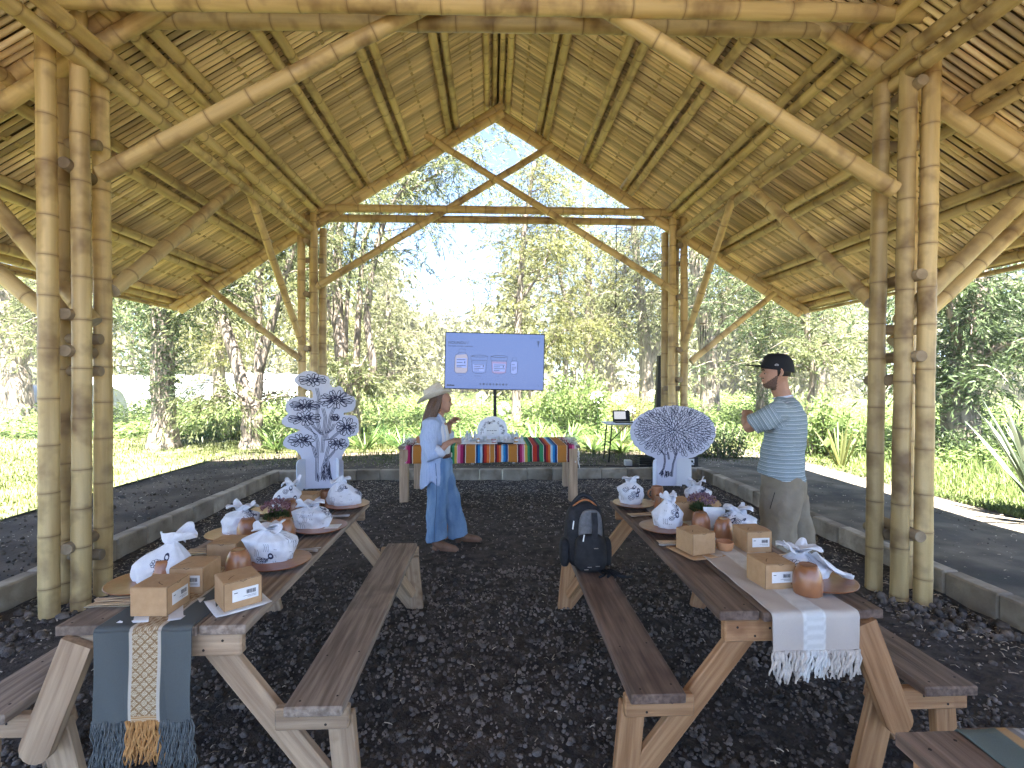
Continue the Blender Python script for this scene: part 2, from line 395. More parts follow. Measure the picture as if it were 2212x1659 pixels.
def remesh(mb, voxel, name, mats, iters=4, fac=0.5):
    me = mb.mesh('tmp', mats, True)
    o = bpy.data.objects.new('tmp', me); COL.objects.link(o)
    m = o.modifiers.new('r', 'REMESH'); m.mode = 'VOXEL'; m.voxel_size = voxel; m.use_smooth_shade = True
    if iters:
        s = o.modifiers.new('s', 'SMOOTH'); s.iterations = iters; s.factor = fac
    dg = bpy.context.evaluated_depsgraph_get(); dg.update()
    out = bpy.data.meshes.new_from_object(o.evaluated_get(dg)); out.name = name
    bpy.data.objects.remove(o); bpy.data.meshes.remove(me)
    out.materials.clear()
    for q in (mats if isinstance(mats, (list, tuple)) else [mats]): out.materials.append(MT[q] if isinstance(q, str) else q)
    smooth(out); return out
# ------------------------------------------------------------------ ground
GZ = 0.14                                    # garden level, a kerb's height above the pavilion's soil floor
def vnoise(x, y, cell, seed):
    r = np.random.default_rng(seed); g = r.random((97, 97))
    fx = x / cell; fy = y / cell; ix = np.floor(fx).astype(int); iy = np.floor(fy).astype(int)
    tx = fx - ix; ty = fy - iy; tx = tx * tx * (3 - 2 * tx); ty = ty * ty * (3 - 2 * ty)
    a = g[ix % 97, iy % 97]; b = g[(ix + 1) % 97, iy % 97]; c = g[ix % 97, (iy + 1) % 97]; d = g[(ix + 1) % 97, (iy + 1) % 97]
    return (a * (1 - tx) + b * tx) * (1 - ty) + (c * (1 - tx) + d * tx) * ty

def floor_z(x, y):
    return (vnoise(x, y, 0.9, 1) - .5) * 0.03 + (vnoise(x, y, 0.22, 2) - .5) * 0.022 + (vnoise(x, y, 0.06, 3) - .5) * 0.012 - 0.012

def grid_mesh(name, x0, x1, y0, y1, step, zf, mat):
    nx = int((x1 - x0) / step) + 1; ny = int((y1 - y0) / step) + 1
    X, Y = np.meshgrid(np.linspace(x0, x1, nx), np.linspace(y0, y1, ny)); Z = zf(X, Y)
    V = np.stack([X.ravel(), Y.ravel(), Z.ravel()], 1); i = np.arange(nx * ny).reshape(ny, nx)
    F = np.stack([i[:-1, :-1].ravel(), i[:-1, 1:].ravel(), i[1:, 1:].ravel(), i[1:, :-1].ravel()], 1)
    return np_mesh(name, V, F, mat, sm=True)

FX, FY0, FY1 = 3.5, -3.0, 8.35               # soil floor inside the kerb
o = link(bpy.data.objects.new('soil_floor', grid_mesh('soil_floor', -FX - .05, FX + .05, FY0, FY1 + .05, 0.045, floor_z, 'soil'))); tag(o, kind='structure')
# garden ground to the horizon, with the opening of the soil floor left out
q = MB()
for (x0, x1, y0, y1) in ((-400, -FX - .1, FY0, FY1 + .1), (FX + .1, 400, FY0, FY1 + .1), (-400, 400, FY1 + .1, 600), (-400, 400, -300, FY0)):
    q.add([(x0, y0, GZ), (x1, y0, GZ), (x1, y1, GZ), (x0, y1, GZ)], [(0, 1, 2, 3)])
tag(q.build('ground', 'ground'), kind='structure')
o = link(bpy.data.objects.new('path', grid_mesh('path', FX + .12, 5.75, FY0, 16, 0.07, lambda x, y: GZ + .006 + vnoise(x, y, .5, 5) * .02 - .012 * ((x > 5.4) * 1.0) * (x - 5.4) / .3, 'path'))); tag(o, kind='structure')
o = link(bpy.data.objects.new('lawn', grid_mesh('lawn', -30, -5.25, -2, 60, 0.5, lambda x, y: GZ + .008 + vnoise(x, y, 1.7, 6) * .02, 'lawn'))); tag(o, kind='structure')
o = link(bpy.data.objects.new('meadow', grid_mesh('meadow', 6.0, 45, -2, 60, 0.6, lambda x, y: GZ + .008 + vnoise(x, y, 1.7, 8) * .03, 'lawn'))); tag(o, kind='structure')
o = link(bpy.data.objects.new('garden_bed', grid_mesh('garden_bed', -5.2, 5.95, 10.6, 60, 0.6, lambda x, y: GZ + .009 + vnoise(x, y, 1.7, 9) * .02, 'lawn'))); tag(o, kind='structure')

# soil lumps (cannot be counted: one object) and straw litter
ico_v = []; t_ = (1 + 5 ** .5) / 2
for a, b in ((-1, t_), (1, t_), (-1, -t_), (1, -t_)): ico_v.append((a, b, 0))
for a, b in ((-1, t_), (1, t_), (-1, -t_), (1, -t_)): ico_v.append((0, a, b))
for a, b in ((t_, -1), (t_, 1), (-t_, -1), (-t_, 1)): ico_v.append((a, 0, b))
ico_v = np.array(ico_v); ico_v /= np.linalg.norm(ico_v[0])
ico_f = np.array([(0, 11, 5), (0, 5, 1), (0, 1, 7), (0, 7, 10), (0, 10, 11), (1, 5, 9), (5, 11, 4), (11, 10, 2), (10, 7, 6), (7, 1, 8), (3, 9, 4), (3, 4, 2), (3, 2, 6), (3, 6, 8), (3, 8, 9), (4, 9, 5), (2, 4, 11), (6, 2, 10), (8, 6, 7), (9, 8, 1)])
def lumps(n, x0, x1, yf, sz, rng, zf):
    x = rng.uniform(x0, x1, n); y = yf(rng.random(n)); s = sz(rng, n, y)
    V = ico_v[None] * (1 + rng.uniform(-.28, .28, (n, 12, 1))) * s[:, None, None] * rng.uniform(.7, 1.25, (n, 1, 3))
    a = rng.uniform(0, 6.28, n); c, sn = np.cos(a)[:, None], np.sin(a)[:, None]
    V = np.stack([V[..., 0] * c - V[..., 1] * sn, V[..., 0] * sn + V[..., 1] * c, V[..., 2]], 2)
    V += np.stack([x, y, zf(x, y) + s * .35], 1)[:, None]
    return V.reshape(-1, 3), (ico_f[None] + (np.arange(n) * 12)[:, None, None]).reshape(-1, 3)
rg = np.random.default_rng(3)
lv1, lf1 = lumps(25000, -2.6, 2.6, lambda u: 0.85 + 3.6 * u ** 1.7, lambda r, n, y: np.clip(r.lognormal(-5.0, .40, n), .003, .018) * (1 + .04 * y), rg, floor_z)
lv2, lf2 = lumps(7500, -3.45, 3.45, lambda u: 1.6 + 6.7 * u, lambda r, n, y: np.clip(r.lognormal(-4.85, .4, n), .004, .024), rg, floor_z)
o = link(bpy.data.objects.new('soil_lumps', np_mesh('soil_lumps', np.vstack([lv1, lv2]), np.vstack([lf1, lf2 + len(lv1)]), 'lump', sm=True)))
tag(o, 'black crumbly volcanic soil lumps covering the pavilion floor', 'soil', kind='stuff')

def flakes(n, rng, xy, lmin, lmax, wmin, wmax, zf):
    """curled straw bits: two quads each"""
    x, y = xy(n); l = rng.uniform(lmin, lmax, n) * rng.choice([.5, .7, 1], n); w = rng.uniform(wmin, wmax, n); a = rng.uniform(0, 6.28, n); tl = rng.uniform(-.25, .25, n)
    d = np.stack([np.cos(a), np.sin(a), tl * .3], 1); sd = np.stack([-np.sin(a), np.cos(a), rng.uniform(-.5, .5, n)], 1)
    c = np.stack([x, y, zf(x, y) + .012], 1); up = np.array([0, 0, 1.0]); k = rng.uniform(0, .25, n)[:, None] * l[:, None]
    P = []
    for t in (-.5, 0, .5):
        m = c + d * (t * l)[:, None] + up * (k * (1 - 4 * t * t)); P += [m - sd * (w / 2)[:, None], m + sd * (w / 2)[:, None]]
    V = np.stack(P, 1).reshape(-1, 3); b = (np.arange(n) * 6)[:, None]
    F = np.concatenate([b + np.array([[0, 2, 3, 1]]), b + np.array([[2, 4, 5, 3]])], 0)
    return V, F, np.repeat(rng.random(n), 6)
def xy_floor(n):
    y = 1.0 + 7.3 * rg.random(n) ** .75; return rg.uniform(-3.4, 3.4, n), y
def xy_edge(n):
    s = rg.choice([-1, 1], n); return s * (3.45 - np.abs(rg.normal(0, .28, n))), rg.uniform(2, 8.2, n)
def xy_far(n): return rg.uniform(-2.6, 2.6, n), 8.25 - np.abs(rg.normal(0, 1.0, n))
Vs, Fs, As, b0 = [], [], [], 0
for args in ((4200, xy_floor, .010, .055, .0025, .007), (2200, xy_edge, .015, .07, .004, .010), (4200, xy_far, .012, .06, .004, .010)):
    V, F, A = flakes(args[0], rg, *args[1:], zf=floor_z); Vs.append(V); Fs.append(F + b0); As.append(A); b0 += len(V)
V, F, A = flakes(900, rg, lambda n: (rg.uniform(3.7, 5.7, n), rg.uniform(2.5, 11, n)), .01, .05, .003, .01, zf=lambda x, y: GZ + .01 + 0 * x); Vs.append(V); Fs.append(F + b0); As.append(A); b0 += len(V)
V, F, A = flakes(1500, rg, lambda n: (rg.uniform(-6, -3.7, n), rg.uniform(3, 11, n)), .01, .05, .003, .008, zf=lambda x, y: GZ + .006 + 0 * x); Vs.append(V); Fs.append(F + b0); As.append(A); b0 += len(V)
V, F, A = flakes(2600, rg, lambda n: (rg.uniform(-4, 5, n), rg.uniform(8.6, 11, n)), .015, .07, .004, .012, zf=lambda x, y: GZ + .006 + 0 * x); Vs.append(V); Fs.append(F + b0); As.append(A); b0 += len(V)
o = link(bpy.data.objects.new('straw_litter', np_mesh('straw_litter', np.vstack(Vs), np.vstack(Fs), 'straw', {'v': np.concatenate(As)})))
tag(o, 'pale straw and dry leaf litter scattered over the soil', 'litter', kind='stuff')
ov1, of1 = lumps(2000, -6.3, -3.66, lambda u: 2.4 + 8.5 * u ** 1.3, lambda r, n, y: np.clip(r.lognormal(-4.9, .45, n), .004, .03), rg, lambda x, y: GZ + .002 + 0 * x)
ov2, of2 = lumps(1200, 3.66, 5.9, lambda u: 2.4 + 8.5 * u ** 1.3, lambda r, n, y: np.clip(r.lognormal(-5.2, .4, n), .003, .02), rg, lambda x, y: GZ + .008 + 0 * x)
o = link(bpy.data.objects.new('soil_crumbs', np_mesh('soil_crumbs', np.vstack([ov1, ov2]), np.vstack([of1, of2 + len(ov1)]), 'ground', sm=True)))
tag(o, 'loose earth crumbs on the bare ground beside the kerbs', 'soil', kind='stuff')
# dug-up clods round the foot of the posts
def clods(name, cx, cy, n, label):
    r = np.random.default_rng(int(abs(cx * 100)) + n); V, F = lumps(n, -.3, .3, lambda u: (u - .5) * .7, lambda r, n, y: np.clip(r.lognormal(-4.15, .45, n), .006, .05), r, lambda x, y: -.01 + 0 * x)
    o = link(bpy.data.objects.new(name, np_mesh(name, V + np.array([cx, cy, 0]), F, 'lump', sm=True))); tag(o, label, 'soil', kind='stuff')
clods('soil_clods', 3.12, 3.38, 260, 'dark soil clods heaped at the foot of the bamboo posts on the right')
clods('soil_clods', -3.05, 3.48, 220, 'dark soil clods heaped at the foot of the bamboo posts on the left')

# kerb: one block after another
def kerb(name, p0, p1, h0):
    root = tag(empty(name, p0), kind='structure'); p0 = Vector(p0); p1 = Vector(p1); L = (p1 - p0).length; d = (p1 - p0) / L; x = 0.0; r = random.Random(name)
    while x < L - .1:
        l = min(r.uniform(.38, .44), L - x); a = p0 + d * (x + .003); b = p0 + d * (x + l - .003); h = h0 + r.uniform(-.006, .006)
        qq = MB(); M = frame(a, b); ll = (b - a).length; qq.cbox((ll / 2, r.uniform(-.004, .004), h / 2 - .06), (ll, .13, h + .12), .012)
        qq.build('kerb_block', 'concrete', root, world=M); x += l
kerb('kerb_left', (-3.57, 1.2, 0), (-3.57, 8.5, 0), .165)
kerb('kerb_right', (3.57, 1.2, 0), (3.57, 8.5, 0), .165)
kerb('kerb_far', (-3.5, 8.42, 0), (3.5, 8.42, 0), .165)

# ------------------------------------------------------------------ bamboo pavilion
PV = tag(empty('bamboo_pavilion', (0, 0, 0)), 'open gabled bamboo pavilion with split-cane roof over the tables', 'pavilion')
XC = 0.10; APEX = 5.985; K = 0.626
def rz(d): return APEX - K * d               # centre height of the rafters at distance d from the ridge line
YN, YF = 3.78, 8.05
def P(name, a, b, r, **kw): return culm(name, a, b, r, PV, **kw)
# posts, four to a cluster
near_l = [(-3.09, 3.61), (-2.975, 3.73), (-3.02, 4.0), (-3.18, 3.87)]
near_r = [(3.03, 3.84), (3.075, 3.65), (3.21, 3.59), (3.33, 3.9)]
for i, (x, y) in enumerate(near_l): P('post', (x, y, -.25), (x + random.uniform(-.01, .01), y, (4.42, 4.75, 4.16, 4.1)[i]), .062, r1=.058, node=.33, bow=.003)
for i, (x, y) in enumerate(near_r): P('post', (x, y, -.25), (x + (.05, .06, .05, .03)[i], y, (4.05, 4.24, 4.1, 4.1)[i]), .060, r1=.057, node=.33, bow=.003)
far_l = [(-2.99, 8.0), (-2.79, 8.0), (-2.90, 8.24), (-2.72, 8.22)]
far_r = [(2.93, 8.0), (3.12, 8.02), (2.88, 8.22), (3.07, 8.24)]
for i, (x, y) in enumerate(far_l + far_r): P('post', (x, y, -.25), (x, y, 4.28 if i % 4 < 2 else 4.1), .062, r1=.058, node=.34, bow=.003)
# tie beams
P('beam', (-2.95, 3.9, 4.36), (3.08, 3.87, 4.42), .061, bow=.002); P('beam', (-3.1, 3.58, 4.27), (3.3, 3.55, 4.33), .063, bow=.002)
P('beam', (-3.05, 7.98, 4.36), (3.2, 7.98, 4.36), .062, bow=.002); P('beam', (-2.95, 8.1, 4.235), (3.1, 8.1, 4.235), .062, bow=.002)
# rafters, two above each other on both frames
DE = 5.2
for (y, lift) in ((3.85, .13), (YF, 0)):
    for sg in (-1, 1):
        for k in (0, 1):
            off = -.125 * k + lift; nx, nz = sg * math.sin(math.atan(K)), math.cos(math.atan(K))
            a = Vector((XC - sg * .08, y + (.05 if sg > 0 else -.05) + .0 * k, rz(-.08) + off)); b = Vector((XC + sg * (DE - .1 - .12 * k), y, rz(DE - .1 - .12 * k) + off))
            P('rafter', a, b, .064, r1=.058, node=.32)
# purlin pairs along the roof
PU = (.72, 1.43, 2.12, 2.80, 3.68, 4.40, 5.05)
for sg in (-1, 1):
    for d in PU:
        for k in (-1, 1):
            dd = d + k * .062; z = rz(dd) + .115
            P('purlin', (XC + sg * dd, 1.6 + random.uniform(-.1, .1), z), (XC + sg * dd, 8.42 + random.uniform(-.04, .06), z), .050, r1=.054, node=.38, bow=.0015)
for dx, zz, r in ((-.17, .06, .05), (-.06, .11, .042), (.05, .11, .042), (.16, .06, .05)):
    P('ridge_pole', (XC + dx, 1.6, APEX + zz), (XC + dx, 8.42, APEX + zz), r, node=.38, bow=.0015)
# long plates on top of the posts
for sg in (-1, 1):
    for k in (0, 1):
        x = (XC + sg * 2.98) + sg * .055 * (1 if k else -1); z = 4.03 - .085 * k
        P('plate', (x, 1.6, z), (x, 8.2, z), .055, node=.33, bow=.0015)
# scissor braces of both frames
P('brace', (-2.80, 3.72, 3.13), (1.35, 3.72, 5.42), .06, bow=.002); P('brace', (3.0, 3.62, 3.07), (-1.1, 3.62, 5.5), .06, bow=.002)
P('brace', (-2.76, 8.0, 3.12), (.98, 8.0, 5.42), .056, bow=.002); P('brace', (2.95, 7.9, 3.06), (-1.05, 7.9, 5.5), .056, bow=.002)
# braces along the building, posts to plates
P('brace', (-2.98, 4.06, 2.36), (-2.98, 5.98, 3.92), .058); P('brace', (-2.98, 8.1, 2.12), (-2.98, 6.14, 4.16), .05)
P('brace', (3.05, 3.9, 2.28), (3.05, 5.75, 3.9), .056); P('brace', (3.08, 8.0, 2.1), (3.08, 6.15, 4.12), .05)
# braces out to the eaves
P('brace', (-2.97, 7.9, 1.98), (-4.62, 7.9, 3.30), .05); P('brace', (3.2, 7.92, 1.95), (4.58, 7.92, 3.06), .05)
P('brace', (-2.97, 3.86, 2.08), (-4.05, 3.84, 3.42), .06); P('brace', (-3.12, 3.98, 1.92), (-4.5, 3.98, 3.1), .06)
P('brace', (3.1, 3.68, 2.1), (4.35, 3.66, 3.33), .06); P('brace', (3.3, 3.98, 1.96), (4.6, 3.98, 3.15), .06)
# wooden dowels through the clusters
def dowel(a, b, r=.047):
    L = (Vector(b) - Vector(a)).length; qq = MB(); qq.tube([(0, 0, 0), (.006, 0, 0), (L - .006, 0, 0), (L, 0, 0)], [r * .93, r, r, r * .93], 14)
    me_o = qq.build('dowel', 'dowel', PV, world=frame(a, b), sm=True, sharp=40)
for z in (4.0, 3.18, 2.12, 1.86, .46): dowel((-3.0, 3.64, z), (-3.06, 4.06, z), .043)
for z in (3.45, 2.0, 1.76, .38): dowel((-3.2, 3.86, z - .04), (-2.93, 3.88, z - .04), .04)
for z in (3.85, 2.43, 1.83, .50): dowel((3.15, 3.54, z), (3.20, 4.02, z), .043)
for z in (3.5, 2.05, 1.66, .42): dowel((3.09, 3.85, z), (3.36, 3.82, z), .04)
for z in (1.70, .50): dowel((3.10, 3.78, z - .05), (3.10, 4.0, z - .05), .042)
for sg, x in ((-1, -2.885), (1, 3.025)):
    for z in (3.82, 3.0, 2.15, 1.66): dowel((x, 7.9, z), (x, 8.35, z), .045)
    for z in (3.62, 1.58): dowel((x - .2, 8.1, z - .06), (x + .2, 8.12, z - .06), .04)

# roof: split canes lie down the slope, tied in rows, under a dark mat
TH = math.atan(K); SL = DE / math.cos(TH)
def slat_verts(L, w, t, seed, nseg=9):
    r = random.Random(seed); V = []; F = []; ph = r.uniform(0, 6); am = r.uniform(.0005, .0028)
    for i in range(nseg + 1):
        x = L * i / nseg; oy = am * math.sin(ph + x * 1.7) + r.uniform(-.0012, .0012); oz = r.uniform(-.003, .003); ww = w * r.uniform(.9, 1.06)
        V += [(x, oy - ww / 2, oz + t * .45), (x, oy - ww * .36, oz - t * .2), (x, oy, oz - t * .5), (x, oy + ww * .36, oz - t * .2), (x, oy + ww / 2, oz + t * .45)]
    for i in range(nseg):
        for k in range(4): F.append((i * 5 + k, i * 5 + k + 1, (i + 1) * 5 + k + 1, (i + 1) * 5 + k))
        F.append((i * 5 + 4, i * 5, (i + 1) * 5, (i + 1) * 5 + 4))
    F += [(0, 4, 3, 2, 1), tuple(nseg * 5 + k for k in range(5))]
    return V, F
slat_me = []
for s_ in range(9):
    V, F = slat_verts(SL, .041, .026, s_); me = bpy.data.meshes.new('slat'); me.from_pydata(V, [], F); me.materials.append(MT['slat']); smooth(me); me.set_sharp_from_angle(angle=math.radians(55)); slat_me.append(me)
PITCH = .061
def slat_M(sg, y, skew, dz):
    top = Vector((XC + sg * .02, y, APEX + .187 + dz)); d = Vector((sg * math.cos(TH), skew, -math.sin(TH))).normalized()
    up = Vector((sg * math.sin(TH), 0, math.cos(TH))); yv = up.cross(d).normalized(); zv = d.cross(yv)
    m = Matrix((d, yv, zv)).transposed().to_4x4(); m.translation = top; return m
rs = random.Random(5); near_v = []; near_f = []
for sg in (-1, 1):
    y = 8.36; n = 0
    while y > -2.5:
        M_ = slat_M(sg, y, rs.uniform(-.0007, .0007), rs.uniform(-.006, .006)); me = slat_me[rs.randrange(9)]
        if n < 125: link(bpy.data.objects.new('slat', me), PV, M_)
        else:
            b = len(near_v); near_v += [tuple(M_ @ v.co) for v in me.vertices]; near_f += [tuple(i + b for i in p.vertices) for p in me.polygons]
        y -= PITCH * rs.uniform(.95, 1.05); n += 1
me = bpy.data.meshes.new('slat_remainder'); me.from_pydata(near_v, [], near_f); me.materials.append(MT['slat'])
tag(link(bpy.data.objects.new('slat_remainder', me), PV), kind='stuff')
# tie rows: short lashings across every cane, alternately over and under
q = MB(); rows = [.37, 1.07, 1.78, 2.47, 3.25, 4.04, 4.73]
for sg in (-1, 1):
    for d in rows:
        y = 8.34; k = 0
        while y > 2.2:
            wob_ = .010 * math.sin(y * 1.3 + d * 5) + rs.uniform(-.004, .004)
            dd = d + wob_; zc = APEX + .187 - K * dd + (-.016 if k % 2 else .012)
            M_ = Matrix.Rotation(sg * TH, 3, 'Y')
            q.cbox((XC + sg * (dd + .02), y, zc), (.03, PITCH * 1.04, .009), .002, rot=M_); y -= PITCH; k += 1
tag(q.build('slat_tie', 'tie', PV), kind='stuff')
# roof mat in overlapping strips, a thin slit of daylight here and there
q = MB()
for sg in (-1, 1):
    y = 8.38; up = Vector((sg * math.sin(TH), 0, math.cos(TH)))
    while y > -2.6:
        w = rs.uniform(.2, .5); gap = rs.choice([0, 0, 0, .006, .016])
        a = Vector((XC - sg * .005, 0, APEX + .200)); b = Vector((XC + sg * DE, 0, APEX + .200 - K * DE))
        h = .035 + rs.uniform(0, .006)
        vs = []
        for p in (a, b):
            for yy in (y, y - w + gap):
                vs += [p + up * .026 + Vector((0, yy, 0)), p + up * (h + .026) + Vector((0, yy, 0))]
        q.add(vs, [(0, 4, 6, 2), (1, 3, 7, 5), (0, 1, 5, 4), (2, 6, 7, 3), (0, 2, 3, 1), (4, 5, 7, 6)]); y -= w
q.build('roof_mat', 'roofmat', PV)
q = MB(); q.tube([(XC, -2.6, APEX + .28), (XC, 8.42, APEX + .28)], .1, 10); q.build('ridge_cap', 'roofmat', PV)
# eave boards: a double cane along the lower edge
for sg in (-1, 1):
    for k in (0, 1):
        P('eave_pole', (XC + sg * (DE + .03), -2.4, rz(DE) + .13 - .05 * k), (XC + sg * (DE + .03), 8.4, rz(DE) + .13 - .05 * k), .026, node=.3, bow=.001)
# ------------------------------------------------------------------ picnic tables
TZ = 0.75                                    # table top
def picnic_table(name, x0, x1, y0, y1, inn, top, leg, label, group=None):
    """inn = +1: the aisle bench lies on the +x side"""
    xm = (x0 + x1) / 2; W = x1 - x0; root = tag(empty(name, (xm, (y0 + y1) / 2, 0)), label, 'picnic table', group)
    n = 4; pw = W / n
    for i in range(n):
        x = x0 + pw * (i + .5); dy = random.uniform(-.012, .012)
        board('plank', (x, y0 + dy, TZ - .019 + random.uniform(-.001, .001)), (x, y1 + dy, TZ - .019), pw - .006, .036, top, root, b=.003)
    xi = x1 if inn > 0 else x0; xo = x0 if inn > 0 else x1          # aisle side, outer side
    bi = xi + inn * .25; bo = xo - inn * .25                        # bench centres
    for e, (y, s) in enumerate(((y0 + .04, 1), (y1 - .04, -1))):
        board('cleat', (x0 + .03, y, TZ - .085), (x1 - .03, y, TZ - .085), .04, .088, leg, root, b=.006)
        yy = y + s * .043
        # slanting leg on the aisle side, from the middle of the top to the ground beyond the bench
        a = Vector((xm + inn * .14, yy, TZ - .05)); b = Vector((xm + inn * .70, yy, -.02)); board('leg', a, b, .038, .095, leg, root)
        # bracket that carries the aisle bench, and the post under the bench's end
        board('bracket', (xi + inn * .09, y, .375), (bi + inn * .115, y, .375), .04, .085, leg, root, b=.006)
        board('bench_leg', (bi + inn * .07, yy, .36), (bi + inn * .105, yy, -.02), .04, .10, leg, root, up=(1, 0, 0))
        board('bench_brace', (bi + inn * .08, yy + s * .03, .10), (bi - inn * .02, yy + s * .28, .40), .035, .06, leg, root)
        # folding arm on the outer side, bench bracket and its splayed legs
        a = Vector((xo + inn * .10, yy - s * .085, TZ - .05)); b = Vector((xo - inn * .055, yy - s * .085, .30)); L = (b - a).length
        qq = MB(); pl = [(0, -.055), (L - .02, -.055)] + [(L - .02 + .055 * math.cos(t), .055 * math.sin(t)) for t in np.linspace(-PI / 2, PI / 2, 9)] + [(L - .02, .055), (0, .055)]
        qq.prism(pl, .036); qq.build('folding_arm', leg, root, world=frame(a, b, (0, 0, 1)))
        board('bracket', (xo - inn * .02, y, .375), (bo - inn * .115, y, .375), .04, .085, leg, root, b=.006)
        board('bench_leg', (xo - inn * .06, yy, .36), (xo + inn * .03, yy, -.02), .04, .11, leg, root, up=(1, 0, 0))
        board('bench_leg', (bo - inn * .06, yy, .36), (bo - inn * .085, yy, -.02), .04, .09, leg, root, up=(1, 0, 0))
        board('bench_brace', (xo - inn * .03, yy + s * .04, .36), (bo - inn * .06, yy + s * .25, .02), .03, .06, leg, root)
        qq = MB()
        for (dx, dz) in ((-.08, .01), (-.02, -.02), (.05, .015)): qq.tube([(xm + inn * (.2 + dx), y - s * .0202, TZ - .085 + dz), (xm + inn * (.2 + dx), y - s * .0212, TZ - .085 + dz)], .005, 8)
        for bx, d in ((bi, inn), (bo, -inn)):
            for (dx, dz) in ((.03, -.02), (-.07, .015)): qq.tube([(bx + d * dx, y - s * .0202, .375 + dz), (bx + d * dx, y - s * .0212, .375 + dz)], .005, 8)
        tag(qq.build('nail', 'nail', root), kind='stuff')
    for bx in (bi, bo):
        st = board('bench_seat', (bx, y0 - .03, .435), (bx, y1 - .06, .435), .215, .038, top, root, b=.005)
        qq = MB()
        for yy in (y0 + .02, y0 + .33, y1 - .1):
            for dx in (-.06, .07): qq.tube([(bx + dx, yy + dx * .2, .4538), (bx + dx, yy + dx * .2, .4546)], .0045, 8)
        tag(qq.build('nail', 'nail', st), kind='stuff')
    qq = MB()
    for i in range(n):
        for yy in (y0 + .05, y1 - .05):
            for dx in (-.045, .045): qq.tube([(x0 + pw * (i + .5) + dx, yy + dx * .3, TZ - .0005), (x0 + pw * (i + .5) + dx, yy + dx * .3, TZ + .0006)], .004, 8)
    tag(qq.build('nail', 'nail', root), kind='stuff')
    return root
picnic_table('picnic_table', -1.60, -.905, 1.88, 3.76, 1, 'wood_grey', 'wood_pale', 'weathered grey-brown picnic table with grey woven runner, left of the aisle')
picnic_table('picnic_table', .885, 1.545, 1.90, 3.70, -1, 'wood_dark', 'wood_amber', 'dark brown picnic table with cream runner, right of the aisle')
picnic_table('picnic_table', 1.03, 1.70, -.55, 1.235, -1, 'wood_dark', 'wood_amber', 'dark picnic table cut off by the lower right corner, striped runner on it')

# ------------------------------------------------------------------ woven runners
def cloth_runner(name, xs, path, mat, cols, label, fringe, hem_wave=.006, parent=None, seed=1):
    """xs: column positions; path: list of (y, z) from the hanging front end over the table; cols(u, v) colour"""
    r = random.Random(seed); P = []; C = []
    cum = [0.0]
    for i in range(1, len(path)): cum.append(cum[-1] + math.dist(path[i], path[i - 1]))
    for i, (y, z) in enumerate(path):
        row = []
        for j, x in enumerate(xs):
            hang = max(0, TZ - z); k = .03 * hang * math.sin(x * 23 + seed) + .015 * hang * math.sin(x * 61 + 2 * seed + z * 9)
            xx = x + (.05 * hang * math.sin(z * 14 + seed * 2)) * .25 + .03 * hang * (j / (len(xs) - 1) - .5) * math.sin(z * 8)
            row.append((xx, y - abs(k) * .6 - .002, z + (.0016 * math.sin(y * 30 + x * 50) if hang < .01 else 0)))
            C.append(cols(j / (len(xs) - 1), cum[i], x))
        P.append(row)
    qq = MB(); qq.grid(P)
    me = qq.mesh(name, mat, True); a = me.color_attributes.new('col', 'FLOAT_COLOR', 'POINT')
    a.data.foreach_set('color', np.array([c + (1,) for c in C], dtype=np.float32).ravel())
    o = link(bpy.data.objects.new(name, me)); sm_ = o.modifiers.new('t', 'SOLIDIFY'); sm_.thickness = .0025; sm_.offset = 1
    tag(o, label, 'table runner')
    if fringe:
        for fname, fmat, x0, x1, y, z0, l0, l1, w, n in fringe:
            f = MB()
            for i in range(n):
                x = x0 + (x1 - x0) * (i + r.random()) / n; l = r.uniform(l0, l1); yy = y + r.uniform(-.006, .004); pts = []; ph = r.uniform(0, 6); dr = r.uniform(-.02, .02)
                for k in range(7):
                    t = k / 6; pts.append((x + dr * t + .006 * math.sin(ph + t * 9) * (t > 0), yy + .006 * math.cos(ph + t * 8) * (t > 0), z0 + .006 - l * t))
                f.tube(pts, [w * (1 if k < 5 else .7) * r.uniform(.75, 1.2) for k in range(7)], 5)
            f.build(fname, fmat, o, sm=True)
    return o
MT['runner'] = mk_attr('woven_cloth', 'col', 0.95, bump=.6, bscale=420)
MT['yarn_ochre'] = mk('ochre_yarn', (.36, .17, .055), (.50, .27, .10), 60, rough=.95)
MT['yarn_grey'] = mk('grey_yarn', (.075, .085, .085), (.145, .155, .155), 60, rough=.95)
MT['yarn_cream'] = mk('cream_yarn', (.50, .45, .40), (.62, .57, .52), 60, rough=.95)
MT['yarn_white'] = mk('white_yarn', (.62, .62, .60), (.72, .72, .7), 60, rough=.95)
def grey_cols(u, s, x):
    if .36 < u < .69:
        if u < .40 or u > .655: return (.47, .42, .35)
        xx = (u - .5275) * .345
        if s < .022: return (.40, .21, .08) if math.sin(s * 900) > -.2 else (.50, .38, .24)
        d1 = abs(((xx + s) / .034) % 1 - .5); d2 = abs(((xx - s) / .034) % 1 - .5)
        dot = math.sin(2 * PI * xx / .0078) * math.sin(2 * PI * s / .0078) > -.05
        if d1 < .10 or d2 < .10: return (.215, .125, .06) if dot else (.29, .18, .09)
        return (.56, .47, .33) if dot else (.29, .185, .095)
    f = .9 + .2 * math.sin(u * 7 + s * 5) * .5
    return (.098 * f, .108 * f, .107 * f)
hang = [(1.852, .42 + .325 * i / 150) for i in range(150)] + [(1.853, .742), (1.856, .750), (1.862, .7545)]
pth = hang + [(1.875 + (3.74 - 1.875) * i / 110, .7555) for i in range(111)] 
